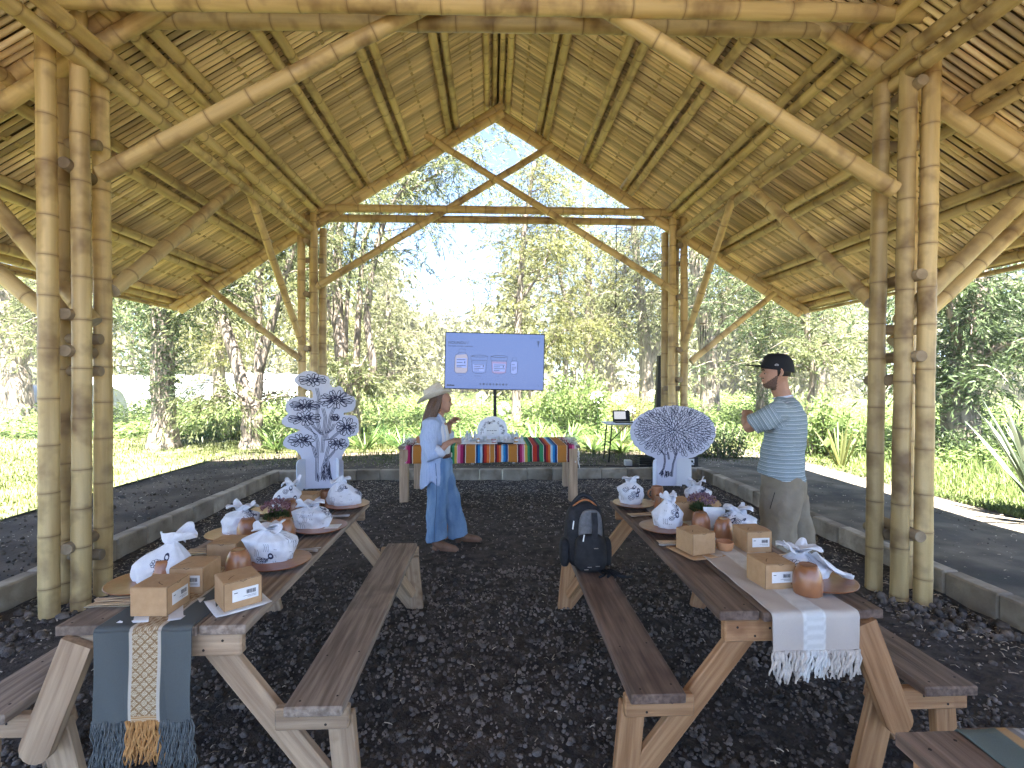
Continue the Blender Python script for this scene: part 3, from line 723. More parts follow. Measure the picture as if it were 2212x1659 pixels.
cloth_runner('table_runner', [-1.43 + .345 * i / 120 for i in range(121)], pth, 'runner', grey_cols, 'grey woven runner with ochre zigzag centre stripe hanging off the left table', [
    ('ochre_fringe', 'yarn_ochre', -1.315, -1.195, 1.847, .42, .11, .17, .0042, 46), ('grey_fringe', 'yarn_grey', -1.435, -1.315, 1.848, .42, .15, .23, .0022, 80), ('grey_fringe', 'yarn_grey', -1.195, -1.085, 1.848, .42, .14, .22, .0022, 80)], seed=2)
def cream_cols(u, s, x):
    if .34 < u < .62:
        k = .56 if (math.sin(u * 330) * math.sin(s * 520) > 0) else .64
        return (k, k, k * .97)
    f = 1 + .05 * math.sin(u * 9 + s * 4)
    return (.49 * f, .435 * f, .385 * f)
pth = [(1.872, .605 + .142 * i / 16) for i in range(16)] + [(1.873, .742), (1.877, .750), (1.884, .7545)] + [(1.90 + 1.79 * i / 60, .7555) for i in range(61)] 
cloth_runner('table_runner', [1.075 + .345 * i / 50 for i in range(51)], pth, 'runner', cream_cols, 'cream woven runner with white band and long fringe on the right table', [
    ('fringe', 'yarn_cream', 1.078, 1.20, 1.866, .607, .085, .125, .0048, 34), ('fringe', 'yarn_white', 1.19, 1.29, 1.866, .607, .08, .12, .0048, 26), ('fringe', 'yarn_cream', 1.28, 1.42, 1.866, .607, .085, .115, .0048, 36)], seed=5)
def corner_cols(u, s, x):
    if u < .26: return (.12, .15, .14)
    if u < .32: return (.42, .27, .13)
    k = .20 if math.sin(u * 300) * math.sin(s * 300) > 0 else .42
    return (k, k, k * 1.04)
cloth_runner('table_runner', [1.19 + .40 * i / 60 for i in range(61)], [(1.245, .70 + .05 * i / 4) for i in range(4)] + [(1.23 - 1.7 * i / 90, .7555) for i in range(91)], 'runner', corner_cols, 'striped grey-green and white runner on the corner table', None, seed=7)

# ------------------------------------------------------------------ things on the tables
TT = TZ + .0065                              # just above the cloth
def kraft_box(label_face=True):
    root = empty('kraft_box'); w, h = .138, .108
    qq = MB(); qq.cbox((0, 0, h / 2), (w, w, h), .002); qq.build('body', 'kraft', root)
    qq = MB(); qq.cbox((0, 0, h + .0008), (w - .004, w + .001, .0016), .0005); lid = qq.build('lid', 'kraft', root)
    qq = MB()
    pts = [Vector((-.045 + .03 * t, -w * .28 + .0 + .035 * math.sin(t * 1.4), h + .0022)) for t in np.linspace(0, 1, 7)]
    ribbon(qq, pts, .0028, nrm=Vector((0, 0, 1))); ribbon(qq, [(-.012, -w / 2 - .0008, h - .001), (0, -w / 2 - .0008, h - .006), (.014, -w / 2 - .0008, h - .001)], .002, nrm=Vector((0, -1, 0)))
    ribbon(qq, [(-w / 2 + .002, -w / 2 - .0007, h - .0005), (w / 2 - .002, -w / 2 - .0007, h - .0005)], .0014); ribbon(qq, [(w / 2 - .001, -w / 2 - .0007, .003), (w / 2 - .001, -w / 2 - .0007, h - .002)], .002)
    ribbon(qq, [(-w / 2 + .001, -w / 2 - .0007, .003), (-w / 2 + .001, -w / 2 - .0007, h - .002)], .002)
    qq.build('slit', 'kraft_dark', lid)
    if label_face:
        qq = MB(); qq.cbox((.008, -w / 2 - .0007, .052), (.094, .0012, .047), .0004); lb = qq.build('sticker', 'paper', root)
        qq = MB(); r = random.Random(3); x = .012
        while x < .045:
            ww = r.choice([.0008, .0013, .002]); ribbon(qq, [(x, -w / 2 - .0018, .050), (x, -w / 2 - .0018, .066)], ww); x += ww + r.choice([.0009, .0014])
        ribbon(qq, [(-.033, -w / 2 - .0018, .062), (-.02, -w / 2 - .0018, .062)], .003)
        for k in range(2): ribbon(qq, [(.0 + .015 * k, -w / 2 - .0018, .043 - .005 * k), (.047, -w / 2 - .0018, .043 - .005 * k)], .0011)
        qq.build('barcode', 'ink', lb)
    return root
boxL = kraft_box(True); boxP = kraft_box(False)
used = set()
def put(proto, name, loc, rz, label, cat, group=None, s=1.0):
    o = proto if proto.name not in used else copy_tree(proto); used.add(proto.name)
    place(o, loc, rz, s=s); tag(o, label, cat, group); return o
GB = 'kraft boxes on the tables'
put(boxL, 'kraft_box', (-1.293, 2.005, TT + .002), PI / 2 - .03, 'kraft box nearest the grey runner\'s hanging end, barcode facing the aisle', 'box', GB)
put(boxL, 'kraft_box', (-1.022, 2.055, TT + .002), .72, 'kraft box at the left table\'s aisle corner, set askew, barcode to the front', 'box', GB)
put(boxL, 'kraft_box', (-1.278, 2.212, TT), .0, 'kraft box behind the front box on the left table, sticker half hidden', 'box', GB)
put(boxP, 'kraft_box', (-1.296, 2.515, TT), .0, 'plain kraft box third from the front in the left table\'s row', 'box', GB)
put(boxL, 'kraft_box', (-1.285, 3.535, TT), PI / 2 - .05, 'kraft box at the far end of the left table before a tall mug', 'box', GB)
put(boxL, 'kraft_box', (1.228, 2.152, TT), .08, 'kraft box at the front of the right table beside the upturned clay cup', 'box', GB)
put(boxL, 'kraft_box', (1.385, 2.605, TT), .06, 'kraft box on the right table\'s outer side, in front of the man', 'box', GB)
put(boxP, 'kraft_box', (1.066, 2.572, TT + .004), .27, 'plain kraft box on the right table by the small clay bowl', 'box', GB)
put(boxP, 'kraft_box', (1.21, 3.20, TT), .12, 'plain kraft box behind the flower pot on the right table', 'box', GB, s=1.12)
put(boxP, 'kraft_box', (1.395, 3.24, TT), .10, 'plain kraft box between flower pot and far bag on the right table', 'box', GB, s=1.05)
# paper sheets under boxes
def sheet(loc, rz, w, d, label, mat='paper'):
    qq = MB(); N = 8; qq.grid([[(w * (i / N - .5), d * (j / N - .5), .0012 + .0035 * max(0, abs(i / N - .5) * 2 + abs(j / N - .5) * 2 - 1.4) ** 2 * 3) for i in range(N + 1)] for j in range(N + 1)])
    o = qq.build('paper_sheet', mat, None, sm=True); place(o, loc, rz); m = o.modifiers.new('t', 'SOLIDIFY'); m.thickness = .0006; tag(o, label, 'paper'); return o
sheet((-1.275, 1.99, TT), .08, .22, .19, 'white paper sheet under the front kraft box on the left table')
sheet((-1.02, 2.05, TT), .72, .20, .19, 'white paper sheet under the askew kraft box on the left table')
sheet((1.06, 2.56, TT), .30, .20, .22, 'brown paper sheet under the box by the small clay bowl', 'kraft')

# plates
qq = MB(); plate = empty('clay_plate')
prof = [(0, .004), (.085, .004), (.09, .0), (.10, .002), (.128, .012), (.150, .021), (.153, .0245), (.150, .0265), (.128, .0185), (.104, .0095), (.06, .008), (0, .008)]
qq.lathe(prof, 48); qq.build('dish', 'plate', plate, sm=True, sharp=60)
qq = MB(); qq.lathe([(.1462, .0262), (.1515, .0268), (.153, .0258), (.1515, .0272), (.1462, .0266)], 48); qq.build('rim', 'clay', plate, sm=True)
GP = 'brown glazed plates on the tables'
plates = [(-1.50, 2.24, 'brown clay plate at the left table\'s near outer corner under a white bag'), (-1.035, 2.47, 'brown clay plate second along the left table\'s aisle edge, large printed bag on it'),
    (-1.47, 2.93, 'brown clay plate under the drooping bag, middle of the left table\'s outer side'), (-1.025, 3.03, 'brown clay plate with blank card, middle of the left table\'s aisle edge'),
    (-1.47, 3.46, 'brown clay plate at the far outer corner of the left table behind the flowers'), (-1.02, 3.575, 'brown clay plate at the far aisle corner of the left table'),
    (1.015, 3.525, 'brown clay plate at the far aisle corner of the right table'), (1.035, 2.945, 'brown clay plate under the tall knotted bag on the right table'),
    (1.47, 3.50, 'brown clay plate at the far outer corner of the right table'), (1.47, 2.88, 'brown clay plate behind the stickered box in front of the man'), (1.43, 2.14, 'brown clay plate under the collapsed bag at the right table\'s near end')]
for x, y, lb in plates: put(plate, 'clay_plate', (x, y, TT - .003), random.uniform(0, 6), lb, 'plate', GP, s=random.uniform(.97, 1.03))

# upturned cups, mugs, bowl
def cup_up():
    root = empty('clay_cup'); qq = MB()
    qq.lathe([(.048, 0), (.053, .002), (.056, .02), (.0565, .04), (.054, .07), (.048, .095), (.040, .112), (.034, .119), (.024, .121), (0, .120)], 32); qq.build('body', 'clay', root, sm=True, sharp=50)
    qq = MB(); qq.lathe([(.030, .119), (.0335, .1225), (.036, .119)], 32); qq.build('foot_ring', 'clay', root, sm=True); return root
def mug():
    root = empty('clay_mug'); qq = MB()
    qq.lathe([(.040, 0), (.043, .003), (.044, .05), (.042, .098), (.041, .104), (.038, .105), (.038, .095), (.039, .03), (.037, .008), (0, .007)], 32); qq.build('body', 'clay', root, sm=True, sharp=50)
    qq = MB(); qq.tube([(.040 + .034 * math.sin(t), 0, .053 + .032 * math.cos(t)) for t in np.linspace(0, PI, 12)], .0065, 8); qq.build('handle', 'clay', root, sm=True); return root
cup = cup_up(); mg = mug(); GC = 'upturned clay cups'
put(cup, 'clay_cup', (-1.43, 2.24, TT), 0, 'upturned clay cup half hidden behind the left table\'s front boxes', 'cup', GC, .95)
put(cup, 'clay_cup', (-1.165, 2.345, TT), 1, 'upturned clay cup among the boxes beside the large printed bag', 'cup', GC, .95)
put(cup, 'clay_cup', (-1.37, 2.86, TT), 2, 'upturned clay cup by the drooping bag on the left table', 'cup', GC, .98)
put(cup, 'clay_cup', (-1.15, 2.82, TT), 3, 'upturned clay cup in front of the potted flowers, card leaning on it', 'cup', GC, 1.02)
put(cup, 'clay_cup', (-1.335, 3.36, TT), 4, 'upturned clay cup just behind the flowers on the left table', 'cup', GC, .9)
put(cup, 'clay_cup', (1.325, 2.04, TT), 5, 'upturned clay cup at the front end of the cream runner', 'cup', GC, 1.0)
put(cup, 'clay_cup', (1.235, 2.90, TT), 1.6, 'upturned clay cup left of the white card on the right table', 'cup', GC, .95)
put(cup, 'clay_cup', (1.315, 2.78, TT), .6, 'upturned clay cup behind the small bowl on the right table', 'cup', GC, .92)
put(mg, 'clay_mug', (-1.19, 3.63, TT), .4, 'tall clay mug beside the far box on the left table', 'mug', 'clay mugs', 1.0)
put(mg, 'clay_mug', (1.235, 3.68, TT), 3.3, 'clay mug with its handle to the left at the right table\'s far end', 'mug', 'clay mugs', 1.0)
put(mg, 'clay_mug', (1.165, 3.40, TT), 1.7, 'clay mug just behind the tall knotted bag on the right table', 'mug', 'clay mugs', .95)
qq = MB(); qq.lathe([(.03, 0), (.037, .003), (.0435, .022), (.045, .038), (.044, .046), (.0415, .0465), (.0415, .036), (.036, .012), (0, .009)], 32)
o = qq.build('clay_bowl', 'clay_matt', None, sm=True, sharp=50); place(o, (1.228, 2.585, TT)); tag(o, 'small terracotta bowl between the two middle boxes of the right table', 'bowl')

# flower pots
MT['flower_pink'] = mk_leaf('pink_flower', (.13, .045, .055), (.36, .20, .22), .25, .7, 0)
MT['flower_mauve'] = mk_leaf('mauve_flower', (.10, .05, .07), (.36, .22, .27), .25, .7, 0)
MT['potgreen'] = mk_leaf('pot_leaf', (.03, .055, .015), (.13, .16, .06), .3)
def quads_from(c, d, s, L, W):
    """leaf quads (rhombus) at c with direction d, side s"""
    n = len(c); L = np.broadcast_to(L, n)[:, None]; W = np.broadcast_to(W, n)[:, None]
    V = np.stack([c, c + d * L * .45 + s * W / 2, c + d * L, c + d * L * .45 - s * W / 2], 1).reshape(-1, 3)
    return V, np.arange(n * 4).reshape(n, 4)
def unit(a): return a / np.maximum(np.linalg.norm(a, axis=1, keepdims=True), 1e-9)
def flower_pot(loc, label, fl, seed, h=.095, r=.056):
    root = tag(empty('flower_pot', loc), label, 'potted flowers'); rg_ = np.random.default_rng(seed); L0 = Vector(loc)
    qq = MB(); qq.lathe([(r * .86, 0), (r * .93, .003), (r, h * .45), (r * .97, h * .9), (r * 1.01, h), (r * .94, h), (r * .88, h * .8), (0, h * .78)], 32, c=loc)
    qq.build('pot', 'clay_matt', root, sm=True, sharp=50)
    n = 900; a = rg_.uniform(0, 6.28, n); rr = np.sqrt(rg_.random(n)) * .075; z = h * .75 + rg_.random(n) * .06 * (1.3 - rr / .075)
    c = np.stack([np.cos(a) * rr * .8, np.sin(a) * rr * .8, z], 1) + np.array(loc); d = unit(np.stack([np.cos(a) * rr * 8, np.sin(a) * rr * 8, rg_.uniform(.2, 1, n)], 1)); s = unit(np.cross(d, rg_.normal(size=(n, 3))))
    V, F = quads_from(c, d, s, rg_.uniform(.015, .03, n), .006); link(bpy.data.objects.new('foliage', np_mesh('foliage', V, F, 'potgreen', {'v': np.repeat(rg_.random(n), 4)})), root)
    n = 150; a = rg_.uniform(0, 6.28, n); rr = np.sqrt(rg_.random(n)) * .085; z = h + .05 + .035 * (1 - (rr / .085) ** 2) + rg_.uniform(-.018, .012, n)
    ctr = np.stack([np.cos(a) * rr, np.sin(a) * rr, z], 1) + np.array(loc); c = np.repeat(ctr, 8, 0); d = unit(rg_.normal(size=(n * 8, 3)) + np.array([0, 0, .5])); s = unit(np.cross(d, rg_.normal(size=(n * 8, 3))))
    V, F = quads_from(c, d, s, .011, .007); link(bpy.data.objects.new('blossom', np_mesh('blossom', V, F, fl, {'v': np.repeat(rg_.random(n * 8), 4)})), root)
flower_pot((-1.275, 3.02, TT), 'terracotta pot of pink flowers in the middle of the left table', 'flower_pink', 1)
flower_pot((1.315, 3.08, TT), 'terracotta pot of mauve flowers in the middle of the right table', 'flower_mauve', 2, r=.053)

# menu cards
def card(pts, label, mat='paper'):
    qq = MB(); qq.grid([[pts[0], pts[1]], [pts[3], pts[2]]]); o = qq.build('menu_card', mat, None); m = o.modifiers.new('t', 'SOLIDIFY'); m.thickness = .002; tag(o, label, 'card'); return o
card([(1.29, 2.955, TT + .004), (1.40, 2.94, TT + .004), (1.415, 2.97, TT + .125), (1.285, 2.985, TT + .125)], 'white card leaning upright between clay cups on the right table')
card([(-1.20, 2.72, TT + .004), (-1.13, 2.60, TT + .004), (-1.11, 2.70, TT + .118), (-1.175, 2.81, TT + .118)], 'white card leaning on a clay cup on the left table')
o = card([(-.99, 2.97, TT + .024), (-.905, 2.975, TT + .026), (-.905, 3.06, TT + .026), (-.99, 3.055, TT + .024)], 'blank white card lying on the middle aisle-side plate of the left table')
# cutlery bundles: each piece a part
def cutlery(loc, rz, label, seed, mat='woodcut', n=5, l=.16):
    root = tag(empty('cutlery_bundle', loc, rz), label, 'cutlery', 'cutlery bundles'); r = random.Random(seed); W0 = WM[root.name]
    for k in range(n):
        qq = MB(); a = r.uniform(-.16, .16); y = (k - n / 2) * .016 + r.uniform(-.004, .004); z = .004 + .003 * (k % 2); ll = l * r.uniform(.85, 1.1)
        M_ = W0 @ Matrix.Translation((0, y, z)) @ Matrix.Rotation(a, 4, 'Z'); m_ = 'steel' if (mat == 'steel' or k == 0) else mat
        P_ = [(-ll / 2, .010, .002), (-ll * .38, .011, .0), (-ll * .27, .006, .001), (0, .0045, .0015), (ll * .45, .0055, .001), (ll / 2, .003, .001)]
        vs = []; fs = []
        for (x, w, zz) in P_: vs += [(x, -w, zz + .0012), (x, w, zz + .0012), (x, w, zz - .0012), (x, -w, zz - .0012)]
        for i in range(len(P_) - 1):
            for j in range(4): fs.append((i * 4 + j, i * 4 + (j + 1) % 4, (i + 1) * 4 + (j + 1) % 4, (i + 1) * 4 + j))
        fs += [(3, 2, 1, 0), tuple((len(P_) - 1) * 4 + j for j in range(4))]
        qq.add(vs, fs); qq.build(('fork', 'knife', 'spoon')[k % 3], m_, root, world=M_)
cutlery((-1.515, 2.07, TT), .1, 'pale wooden cutlery at the near outer corner of the left table', 1, n=6)
cutlery((-1.50, 2.66, TT), .05, 'wooden and steel cutlery left of the third box on the left table', 2, n=6)
cutlery((-1.50, 3.27, TT), .0, 'cutlery beside the flower pot on the left table\'s outer side', 3, mat='steel')
cutlery((-.985, 2.66, TT), .15, 'steel cutlery sticking out by the large printed bag at the aisle edge', 4, mat='steel', n=3)
cutlery((-1.02, 3.32, TT), .1, 'steel cutlery between the two far aisle-side plates of the left table', 5, mat='steel', n=3)
cutlery((.985, 3.28, TT), .1, 'cutlery at the right table\'s aisle edge behind the tall knotted bag', 6, n=5)
cutlery((.985, 2.70, TT), .0, 'cutlery sticking out left of the plain box by the bowl', 7, n=5)
cutlery((1.47, 2.46, TT), .3, 'cutlery behind the front box at the right table\'s outer edge', 8, n=4)

# cotton bags, knotted and printed
def doodles(bvh, c, seed, n, h, view=None):
    """ink strokes thrown onto the bag from outside: flowers, bells, plants"""
    r = random.Random(seed); out = MB(); c = Vector(c)
    def cast(az, z, pts2, w):
        d = Vector((math.cos(az), math.sin(az), 0)); sd = Vector((-math.sin(az), math.cos(az), 0)); P3 = []; N3 = []
        for (u, v) in pts2:
            hit, nr, i, ds = bvh.ray_cast(c + d * .5 + sd * u + Vector((0, 0, z + v)), -d)
            if hit is None or (hit - c).dot(d) < 0: continue
            if P3 and (hit - P3[-1]).length > .02: 
                if len(P3) > 1: ribbon(out, P3, w, nrm=N3, lift=.0012)
                P3 = []; N3 = []
            P3.append(hit); N3.append(nr)
        if len(P3) > 1: ribbon(out, P3, w, nrm=N3, lift=.0012)
    for k in range(n):
        az = (view if view is not None else -PI / 2) + r.uniform(-1.3, 1.3); z = h * r.uniform(.12, .72); kind = r.random(); s = r.uniform(.8, 1.2)
        if k == 0 or kind < .22:
            for j in range(8):
                t0 = j * PI / 4; cx, cz = .014 * s * math.cos(t0), .010 * s * math.sin(t0)
                cast(az, z, [(cx + .006 * s * math.cos(t), cz + .005 * s * math.sin(t)) for t in np.linspace(0, 2 * PI, 9)], .0022)
            cast(az, z, [(.016 * s + .02 * t, .002 + .012 * t) for t in np.linspace(0, 1, 5)], .003)
            for j in range(4): cast(az, z, [(.036 * s + .009 * math.cos(t), .016 + .012 * math.sin(t) + .002 * j) for t in np.linspace(0, 2 * PI, 9)], .0035)
        elif kind < .6:
            cast(az, z, [(-.01, -.016), (-.006, .016), (.007, .014), (.012, -.016), (-.01, -.016)], .0016); cast(az, z, [(-.005, -.017), (-.005, -.023), (-.001, -.023)], .0018); cast(az, z, [(.005, -.017), (.005, -.023), (.009, -.023)], .0018)
        else:
            for j in range(3): cast(az, z, [((j - 1) * .01 + .004 * math.sin(t * 3), -.018 + .036 * t) for t in np.linspace(0, 1, 5)], .0016)
    return out
from mathutils import noise as mnoise
def bag(loc, rz, label, seed, h=.19, rx=.085, ry=.07, lean=(0, 0), ears=2, fill=.55, nd=9, view=None, ear_len=.06):
    h *= 1.17; nd += 1
    """cotton bag gathered near the top, the loose mouth flaring in a ruffle; lean pulls the top over"""
    root = tag(empty('cotton_bag', loc), label, 'cotton bag', 'printed cotton bags on plates'); r = random.Random(seed); n = 72; rows = 40; P_ = []
    ph = [r.uniform(0, 6) for _ in range(6)]; neck = r.uniform(.74, .84); off = Vector((seed * 3.1, seed * 1.7, 0)); fl = r.uniform(.32, .55)
    for i in range(rows + 1):
        t = i / rows
        if t < fill: R = .84 + .28 * math.sin(min(t / fill, 1) * PI * .6)
        elif t < neck: k = (t - fill) / (neck - fill); R = 1.107 - (1.107 - .20) * (k ** 1.25)
        else: k = (t - neck) / (1 - neck); R = .20 + fl * k ** .8
        R *= min(1, .62 + t * 7); row = []; g = math.exp(-((t - neck) / .16) ** 2)
        for q_ in range(n):
            w = 2 * PI * q_ / n + rz; d = Vector((math.cos(w), math.sin(w), t * 1.6)); nz = mnoise.noise(d * 1.5 + off) * .20 + mnoise.noise(d * 3.7 + off) * .09
            fold = (.03 + .13 * g + .10 * max(0, t - neck) * 4) * (abs(math.sin(w * 4.5 + ph[0] + t * 1.5)) - .5 + .55 * math.sin(w * 10 + ph[1] - t * 2) * g)
            rr = R * (1 + fold + nz * (1.1 - .5 * g)); tz = h * t * (1 + .10 * mnoise.noise(d * 1.1 + off * 2) * t)
            if t > neck: tz += -.035 * (t - neck) / (1 - neck) * (1 + math.sin(w * 2 + ph[2])) * .5 + .018 * math.sin(w * 3 + ph[3]) * (t - neck) / (1 - neck)
            row.append((loc[0] + rx * rr * math.cos(w) + lean[0] * t ** 1.8, loc[1] + ry * rr * math.sin(w) + lean[1] * t ** 1.8, loc[2] + .001 + tz))
        row.append(row[0]); P_.append(row)
    qq = MB(); qq.grid(P_); base = [P_[0][k] for k in range(n)]; qq.add(base, [tuple(range(n))[::-1]])
    body = qq.build('body', 'bag', root, sm=True); m = body.modifiers.new('t', 'SOLIDIFY'); m.thickness = .002; m.offset = -1
    top = Vector((loc[0] + lean[0] * neck ** 1.8, loc[1] + lean[1] * neck ** 1.8, loc[2] + h * neck)); R0 = .20 * (rx + ry) / 2 * 1.25
    kn = MB(); kn.tube([top + Vector((R0 * math.cos(t), R0 * math.sin(t), .002 * math.sin(t * 3))) for t in np.linspace(0, 2 * PI, 17)], .0035, 6, cap=False); kn.build('tie', 'bag', root, sm=True)
    for e in range(ears):
        az = (view if view is not None else -1.5) + (1.5 if e == 0 else -1.45) + r.uniform(-.3, .3); d = Vector((math.cos(az), math.sin(az), 0)); sd = Vector((-math.sin(az), math.cos(az), 0)); L = ear_len * r.uniform(.75, 1.1); G = []; dz = r.uniform(.4, 1.0)
        for i in range(10):
            t = i / 9; row = []
            for k in range(9):
                u = (k / 8 - .5); wd = (.016 + .055 * t * (1 - .35 * t)) * (1 if t < .8 else 1 - (t - .8) * 2.5); p = top + d * (L * t) + sd * (u * wd * 1.5) + Vector((0, 0, .012 + .05 * t * (1.0 - dz * 1.25 * t) + .007 * math.sin(u * 14 + e) * t)); p += Vector((0, 0, .012 * mnoise.noise(p * 30 + off)))
                row.append(p)
            G.append(row)
        ee = MB(); ee.grid(G); eo = ee.build('cloth_ear', 'bag', root, sm=True); m = eo.modifiers.new('t', 'SOLIDIFY'); m.thickness = .003
    bv = BVHTree.FromPolygons([Vector(v) for v in qq.v], qq.f)
    dd = doodles(bv, loc, seed, nd, h, view)
    if dd.v: tag(dd.build('print', 'bagink', body), kind='stuff')
    return root
PZ = TT + .0055
bag((-1.46, 2.26, PZ), .5, 'white cotton bag, plain side out, on the near outer plate of the left table', 3, h=.19, rx=.105, ry=.07, lean=(.05, .05), nd=2, fill=.35, ears=1, view=-.6)
bag((-1.07, 2.48, PZ), .2, 'white cotton bag with bold dark flower print at the left table\'s aisle edge', 4, h=.165, rx=.105, ry=.07, lean=(-.025, .01), nd=10, fill=.6, ears=1, view=-1.05)
bag((-1.455, 2.93, PZ), 1.2, 'white cotton bag with a drooping ear on the middle outer plate of the left table', 5, h=.16, rx=.085, ry=.065, lean=(.03, .02), nd=4, fill=.6, view=-.8, ear_len=.09)
bag((-1.065, 3.03, PZ), 2.9, 'white cotton bag printed with seed pods on the middle aisle plate of the left table', 6, h=.145, rx=.10, ry=.07, lean=(-.03, 0), nd=9, fill=.62, ears=1, view=-1.1, ear_len=.08)
bag((-1.41, 3.48, PZ), .1, 'white cotton bag standing behind the pink flowers on the left table', 7, h=.19, rx=.08, ry=.065, lean=(.05, 0), nd=6, fill=.5, view=-1.0)
bag((-1.04, 3.58, PZ), 2.6, 'white cotton bag at the far aisle corner of the left table, ear up', 8, h=.17, rx=.11, ry=.075, lean=(-.05, .02), nd=9, fill=.4, ears=1, view=-1.2, ear_len=.08)
bag((1.0, 3.53, PZ), .3, 'white cotton bag at the far aisle corner of the right table', 9, h=.17, rx=.08, ry=.07, lean=(-.01, 0), nd=9, fill=.6, view=-1.8)
bag((1.055, 2.95, PZ), 1.9, 'tall white cotton bag with pointed twisted ear on the right table\'s aisle plate', 10, h=.185, rx=.08, ry=.07, lean=(.0, .01), nd=10, fill=.42, ears=1, view=-1.8, ear_len=.06)
bag((1.47, 3.50, PZ), .7, 'white cotton bag behind the mauve flowers on the right table', 11, h=.16, rx=.085, ry=.07, lean=(-.02, 0), nd=4, fill=.55, view=-2.0)
bag((1.465, 2.89, PZ), .1, 'white cotton bag with wide ears on the plate before the man', 12, h=.125, rx=.09, ry=.075, lean=(-.02, .02), nd=4, fill=.5, view=-2.1, ear_len=.09)
bag((1.385, 2.17, PZ), -.3, 'collapsed white cotton bag trailing off the plate at the right table\'s near end', 13, h=.135, rx=.10, ry=.075, lean=(-.01, .02), nd=5, fill=.4, view=-2.0, ear_len=.11)
# the trailing corner of the collapsed bag
G = []
for i in range(12):
    t = i / 11; G.append([Vector((1.42 + .16 * t, 2.13 - .01 * t + (k / 6 - .5) * (.10 - .08 * t), TT + .10 * (1 - t) ** 1.6 + .03 + .012 * math.cos((k / 6 - .5) * 8 + t * 4))) for k in range(7)])
qq = MB(); qq.grid(G)
tr = [o for o in bpy.data.objects if o.name.startswith('cotton_bag') and 'collapsed' in o.get('label', '')][0]
o = qq.build('cloth_corner', 'bag', tr, sm=True); m = o.modifiers.new('t', 'SOLIDIFY'); m.thickness = .003
# ------------------------------------------------------------------ trees
def bez(pts, n):
    """smooth polyline through control points"""
    pts = np.array(pts, float); t = np.linspace(0, len(pts) - 1, n); i = np.clip(t.astype(int), 0, len(pts) - 2); f = (t - i)[:, None]
    p0 = pts[np.maximum(i - 1, 0)]; p1 = pts[i]; p2 = pts[i + 1]; p3 = pts[np.minimum(i + 2, len(pts) - 1)]
    return .5 * ((2 * p1) + (-p0 + p2) * f + (2 * p0 - 5 * p1 + 4 * p2 - p3) * f ** 2 + (-p0 + 3 * p1 - 3 * p2 + p3) * f ** 3)

def leaf_mesh(name, c, d, L, W, mat, rng, vbias=None, parent=None):
    s = unit(np.cross(d, rng.normal(size=c.shape))); V, F = quads_from(c, d, s, L, W)
    v = rng.random(len(c)) if vbias is None else np.clip(vbias + rng.normal(0, .16, len(c)), 0, 1)
    return link(bpy.data.objects.new(name, np_mesh(name, V, F, mat, {'v': np.repeat(v, 4)})), parent)

